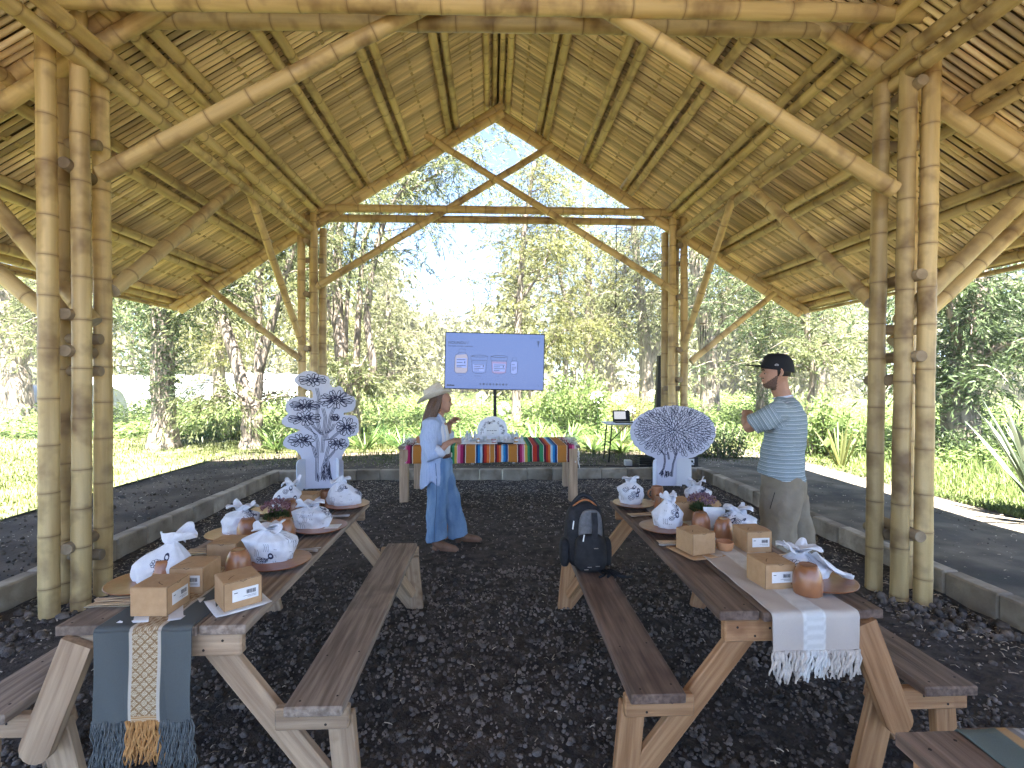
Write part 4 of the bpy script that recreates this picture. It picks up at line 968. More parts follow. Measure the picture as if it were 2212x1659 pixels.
def tree(name, label, limbs, mat, seed, nb=26, bl=(1.2, 2.6), tw=11, tl=(.6, 1.35), nl=27, lw=(.14, .026), start=.35, droop=.75, up=.55, bark='bark', shoots=None, clump=0.0, group=None):
    """limbs: list of (control points, r0, r1). Sub-branches leave the limbs, twigs hang from them, leaves line the twigs"""
    rng = np.random.default_rng(seed); base = limbs[0][0][0]
    root = tag(empty(name, (base[0], base[1], GZ)), label, 'tree', group); tw = tw + 3; nb = int(nb * 1.2)
    q = MB(); src = []
    for (pts, r0, r1) in limbs:
        n = max(8, len(pts) * 5); c = bez(pts, n); rad = np.linspace(r0, r1, n) * (1 + .04 * np.sin(np.arange(n) * .9 + seed) + rng.normal(0, .015, n))
        if pts is limbs[0][0]: rad[:3] *= np.array([1.45, 1.2, 1.07]); c[0][2] -= .15
        c[1:-1] += rng.normal(0, r0 * .04, (n - 2, 3)); q.tube(c, list(rad), 13); src.append((c, rad))
    T0 = []; T1 = []; B = []
    tot = sum(len(c) for c, r in src)
    for (c, rad) in src:
        k = max(2, int(nb * len(c) / tot + .5)); ts = rng.uniform(start if c is src[0][0] else .42, 1, k)
        for t in ts:
            i = int(t * (len(c) - 1)); p = c[i]; a = rng.uniform(0, 6.283); l = rng.uniform(*bl) * (1.15 - .4 * t)
            d = np.array([math.cos(a), math.sin(a), up * rng.uniform(.4, 1.6)]); d /= np.linalg.norm(d)
            P_ = [p]; dd = d.copy()
            for s_ in range(5):
                dd = dd + np.array([rng.normal(0, .16), rng.normal(0, .16), -droop * .13 * s_]); dd /= np.linalg.norm(dd); P_.append(P_[-1] + dd * l / 5)
            rr = max(.005, min(rad[i] * .28, .028)); q.tube(P_, [rr * (1 - .15 * s_) for s_ in range(6)], 5); B.append(np.array(P_))
    for b in B:
        for _ in range(tw):
            u = rng.uniform(.2, 1) * 4.99; i = int(u); p = b[i] + (b[i + 1] - b[i]) * (u - i); a = rng.uniform(0, 6.283)
            d = np.array([math.cos(a), math.sin(a), rng.uniform(-.3, .6)]); T0.append(p); T1.append(d * rng.uniform(*tl))
    T0 = np.array(T0); T1 = np.array(T1)
    trunk = q.build('trunk', bark, root, sm=True)
    n = len(T0); u = rng.random((n, nl)) ** .8; dr = droop * rng.uniform(.6, 1.5, (n, 1)) * np.linalg.norm(T1, axis=1)[:, None]
    c = T0[:, None] + T1[:, None] * u[..., None]; c[..., 2] -= dr * u ** 2 * .9
    tan = T1[:, None] / np.linalg.norm(T1, axis=1)[:, None, None] + np.zeros((n, nl, 3)); tan[..., 2] -= 1.1 * droop * u
    d = unit((tan + rng.normal(0, .55, (n, nl, 3)) + np.array([0, 0, -.35 * droop])).reshape(-1, 3)); c = c.reshape(-1, 3)
    # brighter clumps and darker ones, whole twigs at a time
    vb = np.repeat(np.clip(rng.normal(.5, .22, n), .05, .95), nl)
    sz = rng.uniform(.7, 1.25, len(c)); leaf_mesh('crown', c, d, lw[0] * sz, lw[1] * sz, mat, rng, vb, root)
    if shoots:
        z0, z1, rad, ns, sl = shoots; C0 = src[0][0]; cs = []; ds = []
        for _ in range(ns):
            z = rng.uniform(z0, z1); i = int(np.argmin(np.abs(C0[:, 2] - z))); a = rng.uniform(0, 6.283); ll = sl * rng.uniform(.5, 1.2); r_ = rad * rng.uniform(.25, 1)
            p = C0[i] + np.array([math.cos(a) * .15, math.sin(a) * .15, 0]); tip = p + np.array([math.cos(a) * r_, math.sin(a) * r_, ll]); m = 26
            uu = rng.random(m)[:, None]; cs.append(p + (tip - p) * uu + rng.normal(0, .05, (m, 3))); ds.append(unit(rng.normal(0, .8, (m, 3)) + np.array([math.cos(a) * .7, math.sin(a) * .7, .1])))
        cs = np.vstack(cs); leaf_mesh('shoots', cs, np.vstack(ds), rng.uniform(.09, .16, len(cs)), .022, mat if shoots and len(shoots) == 5 else mat, rng, None, root)
    return root
tree('willow_tree', 'straight thick trunk ringed by leafy shoots on the lawn, leftmost large trunk seen between posts', [([(-7.2, 11.3, .14), (-7.22, 11.3, 1.6), (-7.24, 11.3, 3.0), (-7.2, 11.35, 5), (-7.1, 11.5, 8)], .26, .14)], 'willow_d', 1, nb=22, start=.45, shoots=(.9, 4.2, .75, 200, .5), tl=(.5, 1.0))
tree('willow_tree', 'forked willow with two leaning limbs at the lawn\'s edge', [([(-5.3, 11.2, .14), (-5.25, 11.2, .8), (-5.27, 11.2, 1.15)], .21, .20), ([(-5.33, 11.2, 1.0), (-5.65, 11.2, 2.28), (-5.99, 11.2, 3.49), (-6.15, 11.3, 5.0), (-6.2, 11.4, 7.2)], .145, .06), ([(-5.17, 11.2, 1.0), (-5.1, 11.2, 2.08), (-5.11, 11.2, 3.4), (-5.0, 11.2, 5.2), (-4.7, 11.2, 7.4)], .12, .05), ([(-5.1, 11.2, 1.85), (-4.8, 11.2, 2.99), (-4.49, 11.15, 4.0), (-4.1, 11.1, 5.2), (-3.6, 11, 6.6)], .10, .04)], 'willow', 2, nb=44, start=.9, droop=.9, tw=12)
tree('willow_tree', 'old willow with a sawn-off stub and many thin stems behind the tree-flower cutout', [([(-3.54, 12.5, .14), (-3.49, 12.5, .87), (-3.52, 12.5, 1.5)], .27, .27), ([(-3.59, 12.5, 1.4), (-3.73, 12.5, 2.47), (-3.81, 12.5, 4.18), (-3.72, 12.5, 5.55), (-3.6, 12.6, 7.6), (-3.4, 12.6, 9)], .17, .05), ([(-3.45, 12.5, 1.4), (-3.34, 12.5, 2.05)], .19, .17), ([(-3.34, 12.45, 1.2), (-2.91, 12.4, 1.9), (-3.05, 12.4, 3.05), (-2.94, 12.4, 4.19), (-2.59, 12.3, 5.56), (-1.97, 12.2, 6.49), (-1.1, 12.1, 7.4), (-.5, 12, 7.9)], .11, .03), ([(-3.39, 12.55, 1.5), (-3.28, 12.6, 3.62), (-3.1, 12.6, 5.33), (-2.31, 12.6, 6.2), (-1.2, 12.6, 6.9)], .09, .03), ([(-3.6, 12.5, 2.3), (-3.5, 12.4, 4), (-3.2, 12.3, 6), (-2.9, 12.3, 8.2)], .06, .025), ([(-3.75, 12.5, 2.6), (-4.2, 12.5, 4.2), (-4.5, 12.6, 6)], .06, .02)], 'willow', 3, nb=52, start=.95, droop=.8, tw=12, bl=(1.0, 2.2))
tree('willow_tree', 'slender dark trunk rising behind the screen, crown right of the sky gap', [([(.74, 15, .14), (.75, 15, 1.96), (.83, 15, 4.04), (.98, 15, 6.12), (1.3, 15, 8.2)], .15, .05), ([(.78, 15, 1.9), (1.64, 15.2, 2.6), (2.48, 15.4, 3.4)], .06, .025), ([(.85, 15, 4), (1.6, 15, 5.2), (2.2, 15.2, 6.8)], .06, .02)], 'willow_b', 4, nb=44, start=.4, droop=.7, tw=12)
tree('willow_tree', 'broad yellow-green willow right of the screen', [([(3.85, 20, .14), (3.95, 20, 3), (3.9, 20, 6), (3.7, 20, 9.5)], .26, .08), ([(3.9, 20, 2.5), (5.0, 20, 4.6), (5.6, 20, 7.5)], .14, .04), ([(3.9, 20, 3), (2.9, 19.8, 5), (2.4, 19.6, 7.5)], .12, .04)], 'willow_b', 5, nb=58, start=.3, droop=.9, tw=13, bl=(1.5, 3.0), lw=(.15, .028))
tree('willow_tree', 'grey-trunked willow left of the far right bamboo posts', [([(5.93, 19, .14), (5.92, 19, 2.4), (5.74, 19, 4.7), (5.46, 19, 7.4), (5.3, 19, 9.5)], .3, .08), ([(5.9, 19, 1.9), (6.6, 19, 3.6), (6.9, 19, 6.4)], .16, .05)], 'willow', 6, nb=50, start=.3, droop=.9, tw=12, bl=(1.3, 2.8), bark='bark_pale')
tree('willow_tree', 'pale thick-trunked willow just right of the far right posts', [([(7.54, 17, .14), (7.48, 17, 2.6), (7.07, 17, 5.2), (6.98, 17, 7.6), (7.0, 17, 9.5)], .36, .08), ([(7.4, 17, 2.2), (8.1, 17, 4.2), (8.4, 17, 7)], .16, .05)], 'willow', 7, nb=46, start=.35, droop=.9, tw=12, bark='bark_pale')
tree('willow_tree', 'dark leafy column of shoots left of the man', [([(8.3, 15, .14), (8.27, 15, 2.6), (8.25, 15, 5), (8.2, 15, 8)], .2, .06)], 'willow_d', 8, nb=26, start=.3, shoots=(.6, 4.6, .8, 200, .6))
tree('willow_tree', 'slim curved trunk right behind the man\'s cap', [([(8.0, 12.3, .14), (8.0, 12.3, .9), (8.1, 12.3, 1.8), (7.95, 12.3, 2.9), (8.0, 12.3, 4.6), (7.9, 12.4, 7)], .10, .05)], 'willow', 9, nb=26, start=.4, droop=.7)
tree('willow_tree', 'ivy-shaggy old willow right of the near bamboo posts', [([(8.35, 8.5, .14), (8.27, 8.5, 1.0), (8.32, 8.5, 1.83), (8.55, 8.5, 2.75), (8.7, 8.6, 4.2), (8.9, 8.8, 6)], .30, .12), ([(8.4, 8.45, 1.6), (8.8, 8.3, 2.3), (9.0, 8.2, 2.0), (9.2, 8.2, 2.5), (9.5, 8.1, 3.2)], .07, .03), ([(8.35, 8.5, 2), (7.9, 8.3, 2.8), (7.7, 8.2, 3.8)], .08, .03)], 'willow_d', 10, nb=40, start=.35, droop=.8, tw=12, bl=(.8, 1.7), shoots=(.3, 2.6, .45, 170, .3))
tree('willow_tree', 'big pale willow trunk at the far left edge by the tarp', [([(-14.5, 16, .14), (-14.69, 16, 1.96), (-14.95, 16, 3.53), (-15.35, 16, 5.4), (-15.5, 16, 8)], .42, .12), ([(-14.69, 16, 1.9), (-14.13, 16, 3.1), (-13.58, 16, 4.25), (-13, 16, 6.4)], .2, .06)], 'willow', 11, nb=44, start=.4, bark='bark_pale')
tree('willow_tree', 'sunlit pale trunk in the distance between the forked willow\'s limbs', [([(-10.3, 19.5, .14), (-10.4, 19.5, 2.7), (-10.5, 19.5, 5), (-10.6, 19.5, 8.5)], .26, .08)], 'willow_b', 12, nb=34, start=.3, bark='bark_pale', lw=(.15, .03), bl=(1.2, 2.4))
tree('willow_tree', 'yellowish willow seen between old willow and far left posts', [([(-6.6, 20, .14), (-6.6, 20, 3), (-6.4, 20, 6), (-6.2, 20, 9)], .22, .07), ([(-6.6, 20, 2), (-7.6, 20, 4), (-7.9, 20, 6.5)], .1, .03)], 'willow_b', 13, nb=40, start=.25, lw=(.15, .03), bl=(1.2, 2.6))
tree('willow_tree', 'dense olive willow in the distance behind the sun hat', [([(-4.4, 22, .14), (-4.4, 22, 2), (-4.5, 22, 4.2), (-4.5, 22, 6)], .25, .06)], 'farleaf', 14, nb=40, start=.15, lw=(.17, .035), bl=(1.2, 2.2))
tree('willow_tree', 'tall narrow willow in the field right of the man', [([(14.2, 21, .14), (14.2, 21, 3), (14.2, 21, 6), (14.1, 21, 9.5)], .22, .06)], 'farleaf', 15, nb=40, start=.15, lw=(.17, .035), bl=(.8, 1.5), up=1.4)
tree('willow_tree', 'bushy willow closing the far left of the lawn', [([(-11.5, 14.5, .14), (-11.6, 14.5, 2.2), (-11.7, 14.5, 4.5), (-11.5, 14.5, 7.5)], .24, .08), ([(-11.6, 14.5, 1.9), (-10.6, 14.6, 3.8), (-10.2, 14.6, 6)], .12, .04)], 'willow', 16, nb=44, start=.3)

# the far wood that reads as one mass
rng = np.random.default_rng(77); Vs, Fs, As, Ms = [], [], [], []; b0 = 0; q = MB()
for k in range(230):
    ang = rng.uniform(-1.15, 1.15); dist = rng.uniform(27, 60); x = dist * math.sin(ang) / max(.35, math.cos(ang)) if abs(ang) > .9 else dist * math.tan(ang); y = dist
    h = rng.uniform(7, 12) * (dist / 38) ** .3
    if -.14 < x / y < .0: h = rng.uniform(4.2, 5.6) * dist / 30
    elif -.20 < x / y < .05: h *= .8
    n = 640; u = rng.random(n) ** .9; a = rng.uniform(0, 6.28, n); w = (1.0 + 1.2 * np.sin(np.clip(u * 1.15, 0, 1) * PI)) * h * .105 * np.sqrt(rng.random(n)) * rng.uniform(.8, 1.3)
    lob = 1 + .5 * np.sin(a * 3 + u * 9 + k)
    c = np.stack([x + np.cos(a) * w * lob, y + np.sin(a) * w * lob, GZ + h * (.06 + .94 * u)], 1); d = unit(rng.normal(0, .7, (n, 3)) + np.array([0, 0, -.4])); s = unit(np.cross(d, rng.normal(size=(n, 3))))
    V, F = quads_from(c, d, s, rng.uniform(.35, .8, n), rng.uniform(.12, .26, n)); Vs.append(V); Fs.append(F + b0); As.append(np.repeat(np.clip(rng.normal(.5, .1) + rng.normal(0, .25, n), 0, 1), 4)); b0 += len(V)
    q.tube([(x, y, 0), (x + rng.normal(0, .2), y, h * .4), (x + rng.normal(0, .4), y, h * .85)], [.2, .14, .04], 5)
fw_ = tag(empty('far_wood', (0, 40, GZ)), 'hazy far-off wood of willows closing the view', 'wood', kind='stuff')
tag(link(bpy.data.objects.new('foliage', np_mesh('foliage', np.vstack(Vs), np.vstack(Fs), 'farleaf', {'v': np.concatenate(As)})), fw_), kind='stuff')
tag(q.build('trunks', 'bark_pale', fw_), kind='stuff')

# ------------------------------------------------------------------ ground plants that cannot be counted
def blades(n, rng, x, y, h, w, lean, z0, bend=.5):
    a = rng.uniform(0, 6.28, n); l = rng.normal(0, lean, n); d = np.stack([np.cos(a) * l, np.sin(a) * l, np.ones(n)], 1); sd = np.stack([-np.sin(a), np.cos(a), 0 * a], 1)
    c = np.stack([x, y, z0 + 0 * x], 1); m = c + d * (h * .55)[:, None]; t = c + d * h[:, None] + np.stack([np.cos(a), np.sin(a), -.25 + 0 * a], 1) * (bend * h * np.abs(rng.normal(0, .5, n)))[:, None]
    W = w[:, None]; V = np.stack([c - sd * W / 2, c + sd * W / 2, m + sd * W * .4, m - sd * W * .4, t], 1).reshape(-1, 3); b = (np.arange(n) * 5)[:, None]
    F = np.concatenate([np.hstack([b + np.array([[0, 1, 2]])]), b + np.array([[0, 2, 3]]), b + np.array([[3, 2, 4]])], 0)
    return V, F, np.repeat(np.clip(rng.normal(.5, .25, n), 0, 1), 5)
def stuff(name, V, F, A, mat, label, cat):
    tag(link(bpy.data.objects.new(name, np_mesh(name, V, F, mat, {'v': A}))), label, cat, kind='stuff')
r2 = np.random.default_rng(21)
n = 48000; iy = r2.uniform(1 / 17., 1 / 3.4, n); y = 1 / iy; x = -5.2 - 10.5 * r2.random(n) ** 1.1 * (y / 14).clip(.3, 1.2)
keep = r2.random(n) < np.clip((-5.35 - x + r2.normal(0, .5, n)) / .9, 0.03, 1); keep &= r2.random(len(x)) < np.clip(vnoise(x + 60, y, .8, 41) * 2.4, .25, 1); x, y = x[keep], y[keep]; n = len(x)
V, F, A = blades(n, r2, x, y, r2.uniform(.03, .075, n) * (1 + .03 * y), .006 + .0011 * y, .5, GZ + .012); A = np.clip(A * .5 + .75 * np.repeat(vnoise(x + 60, y, 1.6, 42) * .6 + vnoise(x + 60, y, .35, 43) * .4, 5) - .12, 0, 1); stuff('lawn_grass', V, F, A, 'grass', 'short sunlit lawn grass on the left of the pavilion', 'grass')
n = 18000; y = 8.8 + 4.2 * r2.random(n) ** .7; x = r2.uniform(-6.2, 6.0, n); V, F, A = blades(n, r2, x, y, r2.uniform(.04, .13, n) * np.clip((y - 8.2) / 2, .15, 1), .012 + 0 * y, .6, GZ + .008); stuff('bed_grass', V, F, A, 'grass', 'sparse grass on the strip behind the far kerb', 'grass')
n = 46000; iy = r2.uniform(1 / 24., 1 / 4.0, n); y = 1 / iy; x = 5.75 + (y * 1.15 - 1) * r2.random(n) ** 1.2; hh = r2.uniform(.10, .26, n) * np.clip((x - 5.6) / 1.1, .35, 2.4); V, F, A = blades(n, r2, x, y, hh, .006 + .0016 * y, .45, GZ + .01); A = np.clip(A * .5 + .75 * np.repeat(vnoise(x, y, 1.3, 44) * .6 + vnoise(x, y, .35, 45) * .4, 5) - .12, 0, 1); stuff('meadow_grass', V, F, A, 'tallgrass', 'bright tall meadow grass beyond the path on the right', 'grass')
def weeds(n, rng, x, y, h, nl, lw, spread=.13):
    """leafy weed stems: leaves spiral up an upright stem"""
    u = (np.arange(nl) + .5) / nl; u = u[None] + rng.uniform(-.04, .04, (n, nl)); a = rng.uniform(0, 6.28, (n, nl)); r_ = spread * (1.1 - .6 * u) * rng.uniform(.4, 1.2, (n, nl))
    lx = rng.normal(0, .12, (n, 1)) * h[:, None]; ly = rng.normal(0, .12, (n, 1)) * h[:, None]
    c = np.stack([x[:, None] + np.cos(a) * r_ * .3 + lx * u, y[:, None] + np.sin(a) * r_ * .3 + ly * u, GZ + h[:, None] * u], 2).reshape(-1, 3)
    d = unit(np.stack([np.cos(a), np.sin(a), rng.uniform(-.3, .7, (n, nl))], 2).reshape(-1, 3)); s = unit(np.cross(d, np.array([0, 0, 1.0]) + rng.normal(0, .35, (n * nl, 3))))
    sz = rng.uniform(.6, 1.3, n * nl); V, F = quads_from(c, d, s, lw[0] * sz, lw[1] * sz)
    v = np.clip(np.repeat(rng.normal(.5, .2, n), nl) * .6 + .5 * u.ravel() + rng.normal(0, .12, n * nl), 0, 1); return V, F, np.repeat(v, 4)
n = 6200; iy = r2.uniform(1 / 30., 1 / 13.2, n); y = 1 / iy; x = y * r2.uniform(-.95, .62, n); hgt = (.42 + .38 * vnoise(x + 100, y + 100, 2.3, 31)) * r2.uniform(.7, 1.2, n) * np.clip((y - 12.2) / 3, .45, 1.15)
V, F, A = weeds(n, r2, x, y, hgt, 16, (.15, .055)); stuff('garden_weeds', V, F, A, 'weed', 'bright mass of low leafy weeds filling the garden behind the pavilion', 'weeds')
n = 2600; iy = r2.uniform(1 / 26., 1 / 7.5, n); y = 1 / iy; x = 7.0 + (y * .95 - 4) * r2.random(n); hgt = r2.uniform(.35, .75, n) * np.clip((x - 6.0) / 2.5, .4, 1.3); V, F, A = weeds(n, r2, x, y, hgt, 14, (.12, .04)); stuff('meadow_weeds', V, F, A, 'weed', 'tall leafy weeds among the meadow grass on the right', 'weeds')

# single bushes
def bush(name, label, c, rx, ry, h, n, mat, lw, seed):
    rng = np.random.default_rng(seed); root = tag(empty(name, (c[0], c[1], GZ)), label, 'bush')
    q = MB(); tips = []
    for k in range(34):
        a = rng.uniform(0, 6.28); r_ = math.sqrt(rng.random()); tip = np.array([c[0] + rx * r_ * math.cos(a), c[1] + ry * r_ * math.sin(a), GZ + h * rng.uniform(.55, 1.02) * (1 - .45 * r_ ** 2)]); b = np.array([c[0] + rx * .5 * r_ * math.cos(a), c[1] + ry * .5 * r_ * math.sin(a), GZ])
        q.tube([b, (b + tip) / 2 + rng.normal(0, .04, 3), tip], [.012, .009, .004], 4); tips.append((b, tip))
    q.build('stems', 'bark', root)
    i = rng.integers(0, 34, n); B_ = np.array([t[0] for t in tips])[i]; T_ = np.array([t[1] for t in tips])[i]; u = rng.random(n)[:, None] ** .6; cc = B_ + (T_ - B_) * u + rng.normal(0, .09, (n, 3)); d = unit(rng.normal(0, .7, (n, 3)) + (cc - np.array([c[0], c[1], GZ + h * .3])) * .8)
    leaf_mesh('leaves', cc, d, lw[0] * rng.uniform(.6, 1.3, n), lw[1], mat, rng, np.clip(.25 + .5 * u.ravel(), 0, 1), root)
bush('leafy_bush', 'high bright green weed bush right of the screen', (2.35, 14, 0), 1.25, .8, 1.95, 5200, 'weed', (.11, .045), 3)
bush('leafy_bush', 'yellow-green feathery shrub behind the laptop', (3.55, 12.6, 0), .5, .4, 1.35, 1800, 'willow_b', (.10, .03), 4)
bush('leafy_bush', 'dark rounded shrub at the path beside the man\'s elbow', (4.55, 9.6, 0), .75, .4, .72, 2600, 'willow_d', (.07, .025), 5)
bush('leafy_bush', 'upright leafy shrub right of the man\'s back', (6.35, 9.6, 0), .5, .5, 1.5, 2300, 'weed', (.13, .035), 6)
bush('leafy_bush', 'low dark shrub at the foot of the forked willow', (-4.6, 11.6, 0), .7, .45, .5, 1600, 'weed', (.08, .03), 7)
bush('leafy_bush', 'round green shrub between the two left trunks', (-6.6, 13, 0), .6, .5, .75, 1600, 'weed', (.09, .035), 8)
bush('leafy_bush', 'leafy undergrowth at the foot of the shaggy old willow', (8.2, 7.9, 0), .8, .5, .95, 2300, 'willow_d', (.10, .03), 9)

# strap-leaved clumps: each leaf is an arching blade
def strap_clump(c, n, L, w, seed, mat='agap', up=1.0, name='strap_leaf_clump', label='', parts=False, group=None, cat='plant'):
    rng = np.random.default_rng(seed); root = tag(empty(name, (c[0], c[1], GZ)), label, cat, group); V = []; F = []; A = []
    for k in range(n):
        a = rng.uniform(0, 6.28); l = L * rng.uniform(.6, 1.1); e = up * rng.uniform(.35, 1.5); d = np.array([math.cos(a), math.sin(a), e]); d /= np.linalg.norm(d); sd = np.array([-math.sin(a), math.cos(a), 0]); p = np.array([c[0], c[1], GZ]) + np.array([math.cos(a), math.sin(a), 0]) * rng.uniform(0, .07); vs = []; cv = rng.uniform(.9, 1.9) / up
        for i in range(7):
            t = i / 6; ww = w * (1.0 if t < .6 else (1 - t) / .4) * (.75 + .5 * t if t < .5 else 1); nrm = np.cross(sd, d); vs += [p - sd * ww / 2 + nrm * ww * .18, p - nrm * ww * .05, p + sd * ww / 2 + nrm * ww * .18]; p = p + d * l / 6; d = d + np.array([0, 0, -.16 * cv * t * 1.6]); d /= np.linalg.norm(d)
        fs = [(i * 3 + j, i * 3 + j + 1, i * 3 + j + 4, i * 3 + j + 3) for i in range(6) for j in range(2)]; av = rng.random()
        if parts:
            me = np_mesh('leaf', np.array(vs), np.array(fs), mat, {'v': np.full(21, av)}, sm=True); link(bpy.data.objects.new('leaf', me), root)
        else:
            b = len(V); V += vs; F += [tuple(i + b for i in f) for f in fs]; A += [av] * 21
    if not parts: link(bpy.data.objects.new('leaves', np_mesh('leaves', np.array(V), np.array(F), mat, {'v': A}, sm=True)), root)
    return root
SG = 'strap-leaved clumps in the bed behind the far kerb'
r3 = random.Random(9)
SPL = ['leftmost in the bed, at the forked willow\'s foot', 'second from the left in the bed, left of the flower-tree cutout', 'right behind the tall flower-tree cutout', 'showing right of the flower-tree cutout, front row', 'behind the display table\'s left end, back row', 'behind the display table\'s left corner, front row', 'left of the gesturing person\'s shoulder', 'hidden mostly by the gesturing person', 'behind the raised hands, back row', 'left of the arched sign, front row', 'behind the arched sign, back row', 'right of the arched sign, front row', 'behind the tray\'s right end, back row', 'behind the display table\'s right half, front row', 'above the display table\'s right end, back row', 'left of the laptop, front row', 'behind the laptop, back row', 'rightmost in the bed, behind the round cutout', 'in the second row left of the straw hat', 'in the second row behind the straw hat', 'in the second row below the screen stand', 'in the second row right of the slender trunk']
spots = [(-4.6, 10.9), (-4.0, 11.0), (-3.3, 11.3), (-2.75, 11.0), (-2.3, 11.6), (-1.9, 10.9), (-1.5, 11.5), (-1.1, 11.0), (-.7, 11.7), (-.3, 11.1), (.1, 11.8), (.5, 11.2), (1.0, 11.6), (1.5, 11.2), (1.9, 11.9), (2.6, 11.5), (3.1, 11.9), (3.6, 11.3), (-2.6, 12.3), (-1.3, 12.4), (0, 12.5), (1.3, 12.6)]
for i, (x, y) in enumerate(spots): strap_clump((x, y), 46, r3.uniform(.6, .85), .030, i, label='strap-leaved clump ' + SPL[i], group=SG)
strap_clump((2.15, 10.55), 48, .58, .045, 91, up=.8, label='dark spiky rosette left of the laptop table\'s legs', name='spiky_rosette', parts=True)
strap_clump((2.72, 10.35), 44, .55, .045, 92, up=.8, label='dark spiky rosette behind the laptop table\'s legs', name='spiky_rosette', parts=True)
strap_clump((4.0, 10.6), 40, .6, .03, 93, mat='tallgrass', label='pale grassy clump between round cutout and man', name='grass_clump')
strap_clump((5.9, 5.0), 34, 1.35, .075, 94, mat='phor', up=2.1, name='sword_leaf_plant', label='large sword-leaved plant at the right edge of the picture', parts=True)
strap_clump((6.75, 10.5), 50, .9, .03, 95, mat='agap', up=2.6, name='reed_clump', label='bluish upright reed clump behind the round tree cutout')

# agapanthus flowers
def agap_flower(x, y, z, r, label, seed, mat='petal_white', dark=False):
    rng = np.random.default_rng(seed); root = tag(empty('agapanthus_flower', (x, y, GZ)), label, 'flower', 'agapanthus flower heads')
    q = MB(); q.tube([(x, y, GZ), (x + .02, y, (GZ + z) / 2), (x, y, z)], [.009, .008, .006], 6); q.build('stalk', 'agap', root)
    n = 46; ctr = unit(rng.normal(size=(n, 3)) + np.array([0, 0, .25])); cs = np.repeat(np.array([x, y, z]) + ctr * r, 5, 0); d = unit(np.repeat(ctr, 5, 0) + rng.normal(0, .6, (n * 5, 3)))
    tag(leaf_mesh('umbel', cs, d, r * .42, r * .2, mat if not dark else 'willow_d', rng, None, root), kind='stuff')
for i, (x, y, z, r, lb) in enumerate([(2.51, 11.8, 1.25, .12, 'white flower ball left of the three by the speaker'), (3.01, 11.8, 1.23, .12, 'white flower ball in the middle, above the laptop'), (3.87, 11.8, 1.28, .12, 'white flower ball against the black speaker column'), (-.24, 11.8, 1.26, .10, 'white flower ball under the screen\'s left half'), (.27, 11.2, 1.02, .12, 'white flower ball before the slender trunk under the screen'), (3.2, 11.4, .95, .09, 'small white flower ball just above the laptop table')]): agap_flower(x, y, z, r, lb, i)
for i, (x, y, z, r, lb) in enumerate([(-2.03, 11.4, 1.04, .085, 'dark seed head left of the sun hat, right one of two'), (-2.46, 11.4, 1.12, .085, 'greyish seed head left of the sun hat, left one of two'), (1.45, 12.2, 1.27, .10, 'greyish seed head right of the screen stand')]): agap_flower(x, y, z, r, lb, 40 + i, dark=True)

# elephant-ear plant: big leaves are parts
root = tag(empty('elephant_ear_plant', (6.2, 8.7, GZ)), 'elephant-ear plant with one pale leaf beside the path', 'plant')
MT['taro'] = mk_leaf('taro_leaf', (.07, .14, .03), (.30, .36, .16), .4, .4, .2)
for k, (ax, ay, az, s, yaw_, pit_, v) in enumerate([(6.55, 8.6, .78, .30, -.6, 1.0, .95), (6.15, 8.75, .88, .26, 2.4, .7, .35), (5.95, 8.6, .62, .2, 3.4, .9, .3), (6.4, 9.0, .95, .24, .8, .6, .5), (6.7, 8.9, .6, .2, -.2, .8, .45)]):
    pts = []; P_ = []
    for i in range(13):
        t = i / 12; wd = math.sin(min(1, t * 1.25) * PI * .62) ** .7 * (1 - t ** 3) * .44; row = []
        for j in range(7):
            u = j / 3 - 1; row.append((s * (t - .22 + .12 * abs(u) * (t < .25) * -1), s * wd * u, -.14 * s * (1 - u * u) * .6 - .35 * s * t * t))
        P_.append(row)
    qq = MB(); qq.grid(P_); me = qq.mesh('leaf', 'taro', True); set_attr(me, 'v', [v] * len(me.vertices))
    M_ = Matrix.Translation((ax, ay, az)) @ Matrix.Rotation(yaw_, 4, 'Z') @ Matrix.Rotation(pit_, 4, 'Y'); lf = link(bpy.data.objects.new('leaf', me), root, M_)
    qq = MB(); qq.tube([(6.2, 8.7, GZ), ((6.2 + ax) / 2, (8.7 + ay) / 2, az * .6), (ax, ay, az)], [.02, .014, .008], 7); me = qq.mesh('stalk', 'taro', True); set_attr(me, 'v', [.6] * len(me.vertices)); link(bpy.data.objects.new('stalk', me), root)
strap_clump((6.0, 8.35), 9, .85, .05, 96, mat='willow_b', up=2.4, name='yellow_stalk_plant', label='yellow-green stalks beside the elephant-ear plant', parts=True)

# ------------------------------------------------------------------ distant tunnels and tarps
def tunnel(name, label, x0, x1, y, r, h, cat='greenhouse'):
    root = tag(empty(name, ((x0 + x1) / 2, y, GZ)), label, cat); q = MB(); n = 14; P_ = []
    for i in range(n + 1):
        a = PI * i / n; P_.append([(x0 + (x1 - x0) * k / 16, y - r * math.cos(a) , GZ + h * math.sin(a) ** .7 * (1 + .03 * math.sin(k * 2.1 + i))) for k in range(17)])
    q.grid(P_)
    for k in (0, 16): q.add([P_[i][k] for i in range(n + 1)], [tuple(range(n + 1))])
    q.build('cover', 'tarp', root, sm=True)
    for k in range(0, 17, 4):
        q = MB(); q.tube([Vector(P_[i][k]) + Vector((0, 0, .03)) for i in range(n + 1)], .03, 5); q.build('hoop', 'white_plastic', root)
    return root
tunnel('tunnel_greenhouse', 'white tunnel greenhouse behind the leafy-shoot trunk', -19.5, -14.6, 26, 2.2, 1.75)
tunnel('tunnel_greenhouse', 'long white tunnel greenhouse behind the forked willow', -14.3, -8.9, 27.5, 2.0, 1.85)
tunnel('tarpaulin_heap', 'pale tarpaulin heap at the far left behind the big trunk', -17.5, -13.2, 17.5, 1.2, 1.35, 'tarpaulin')
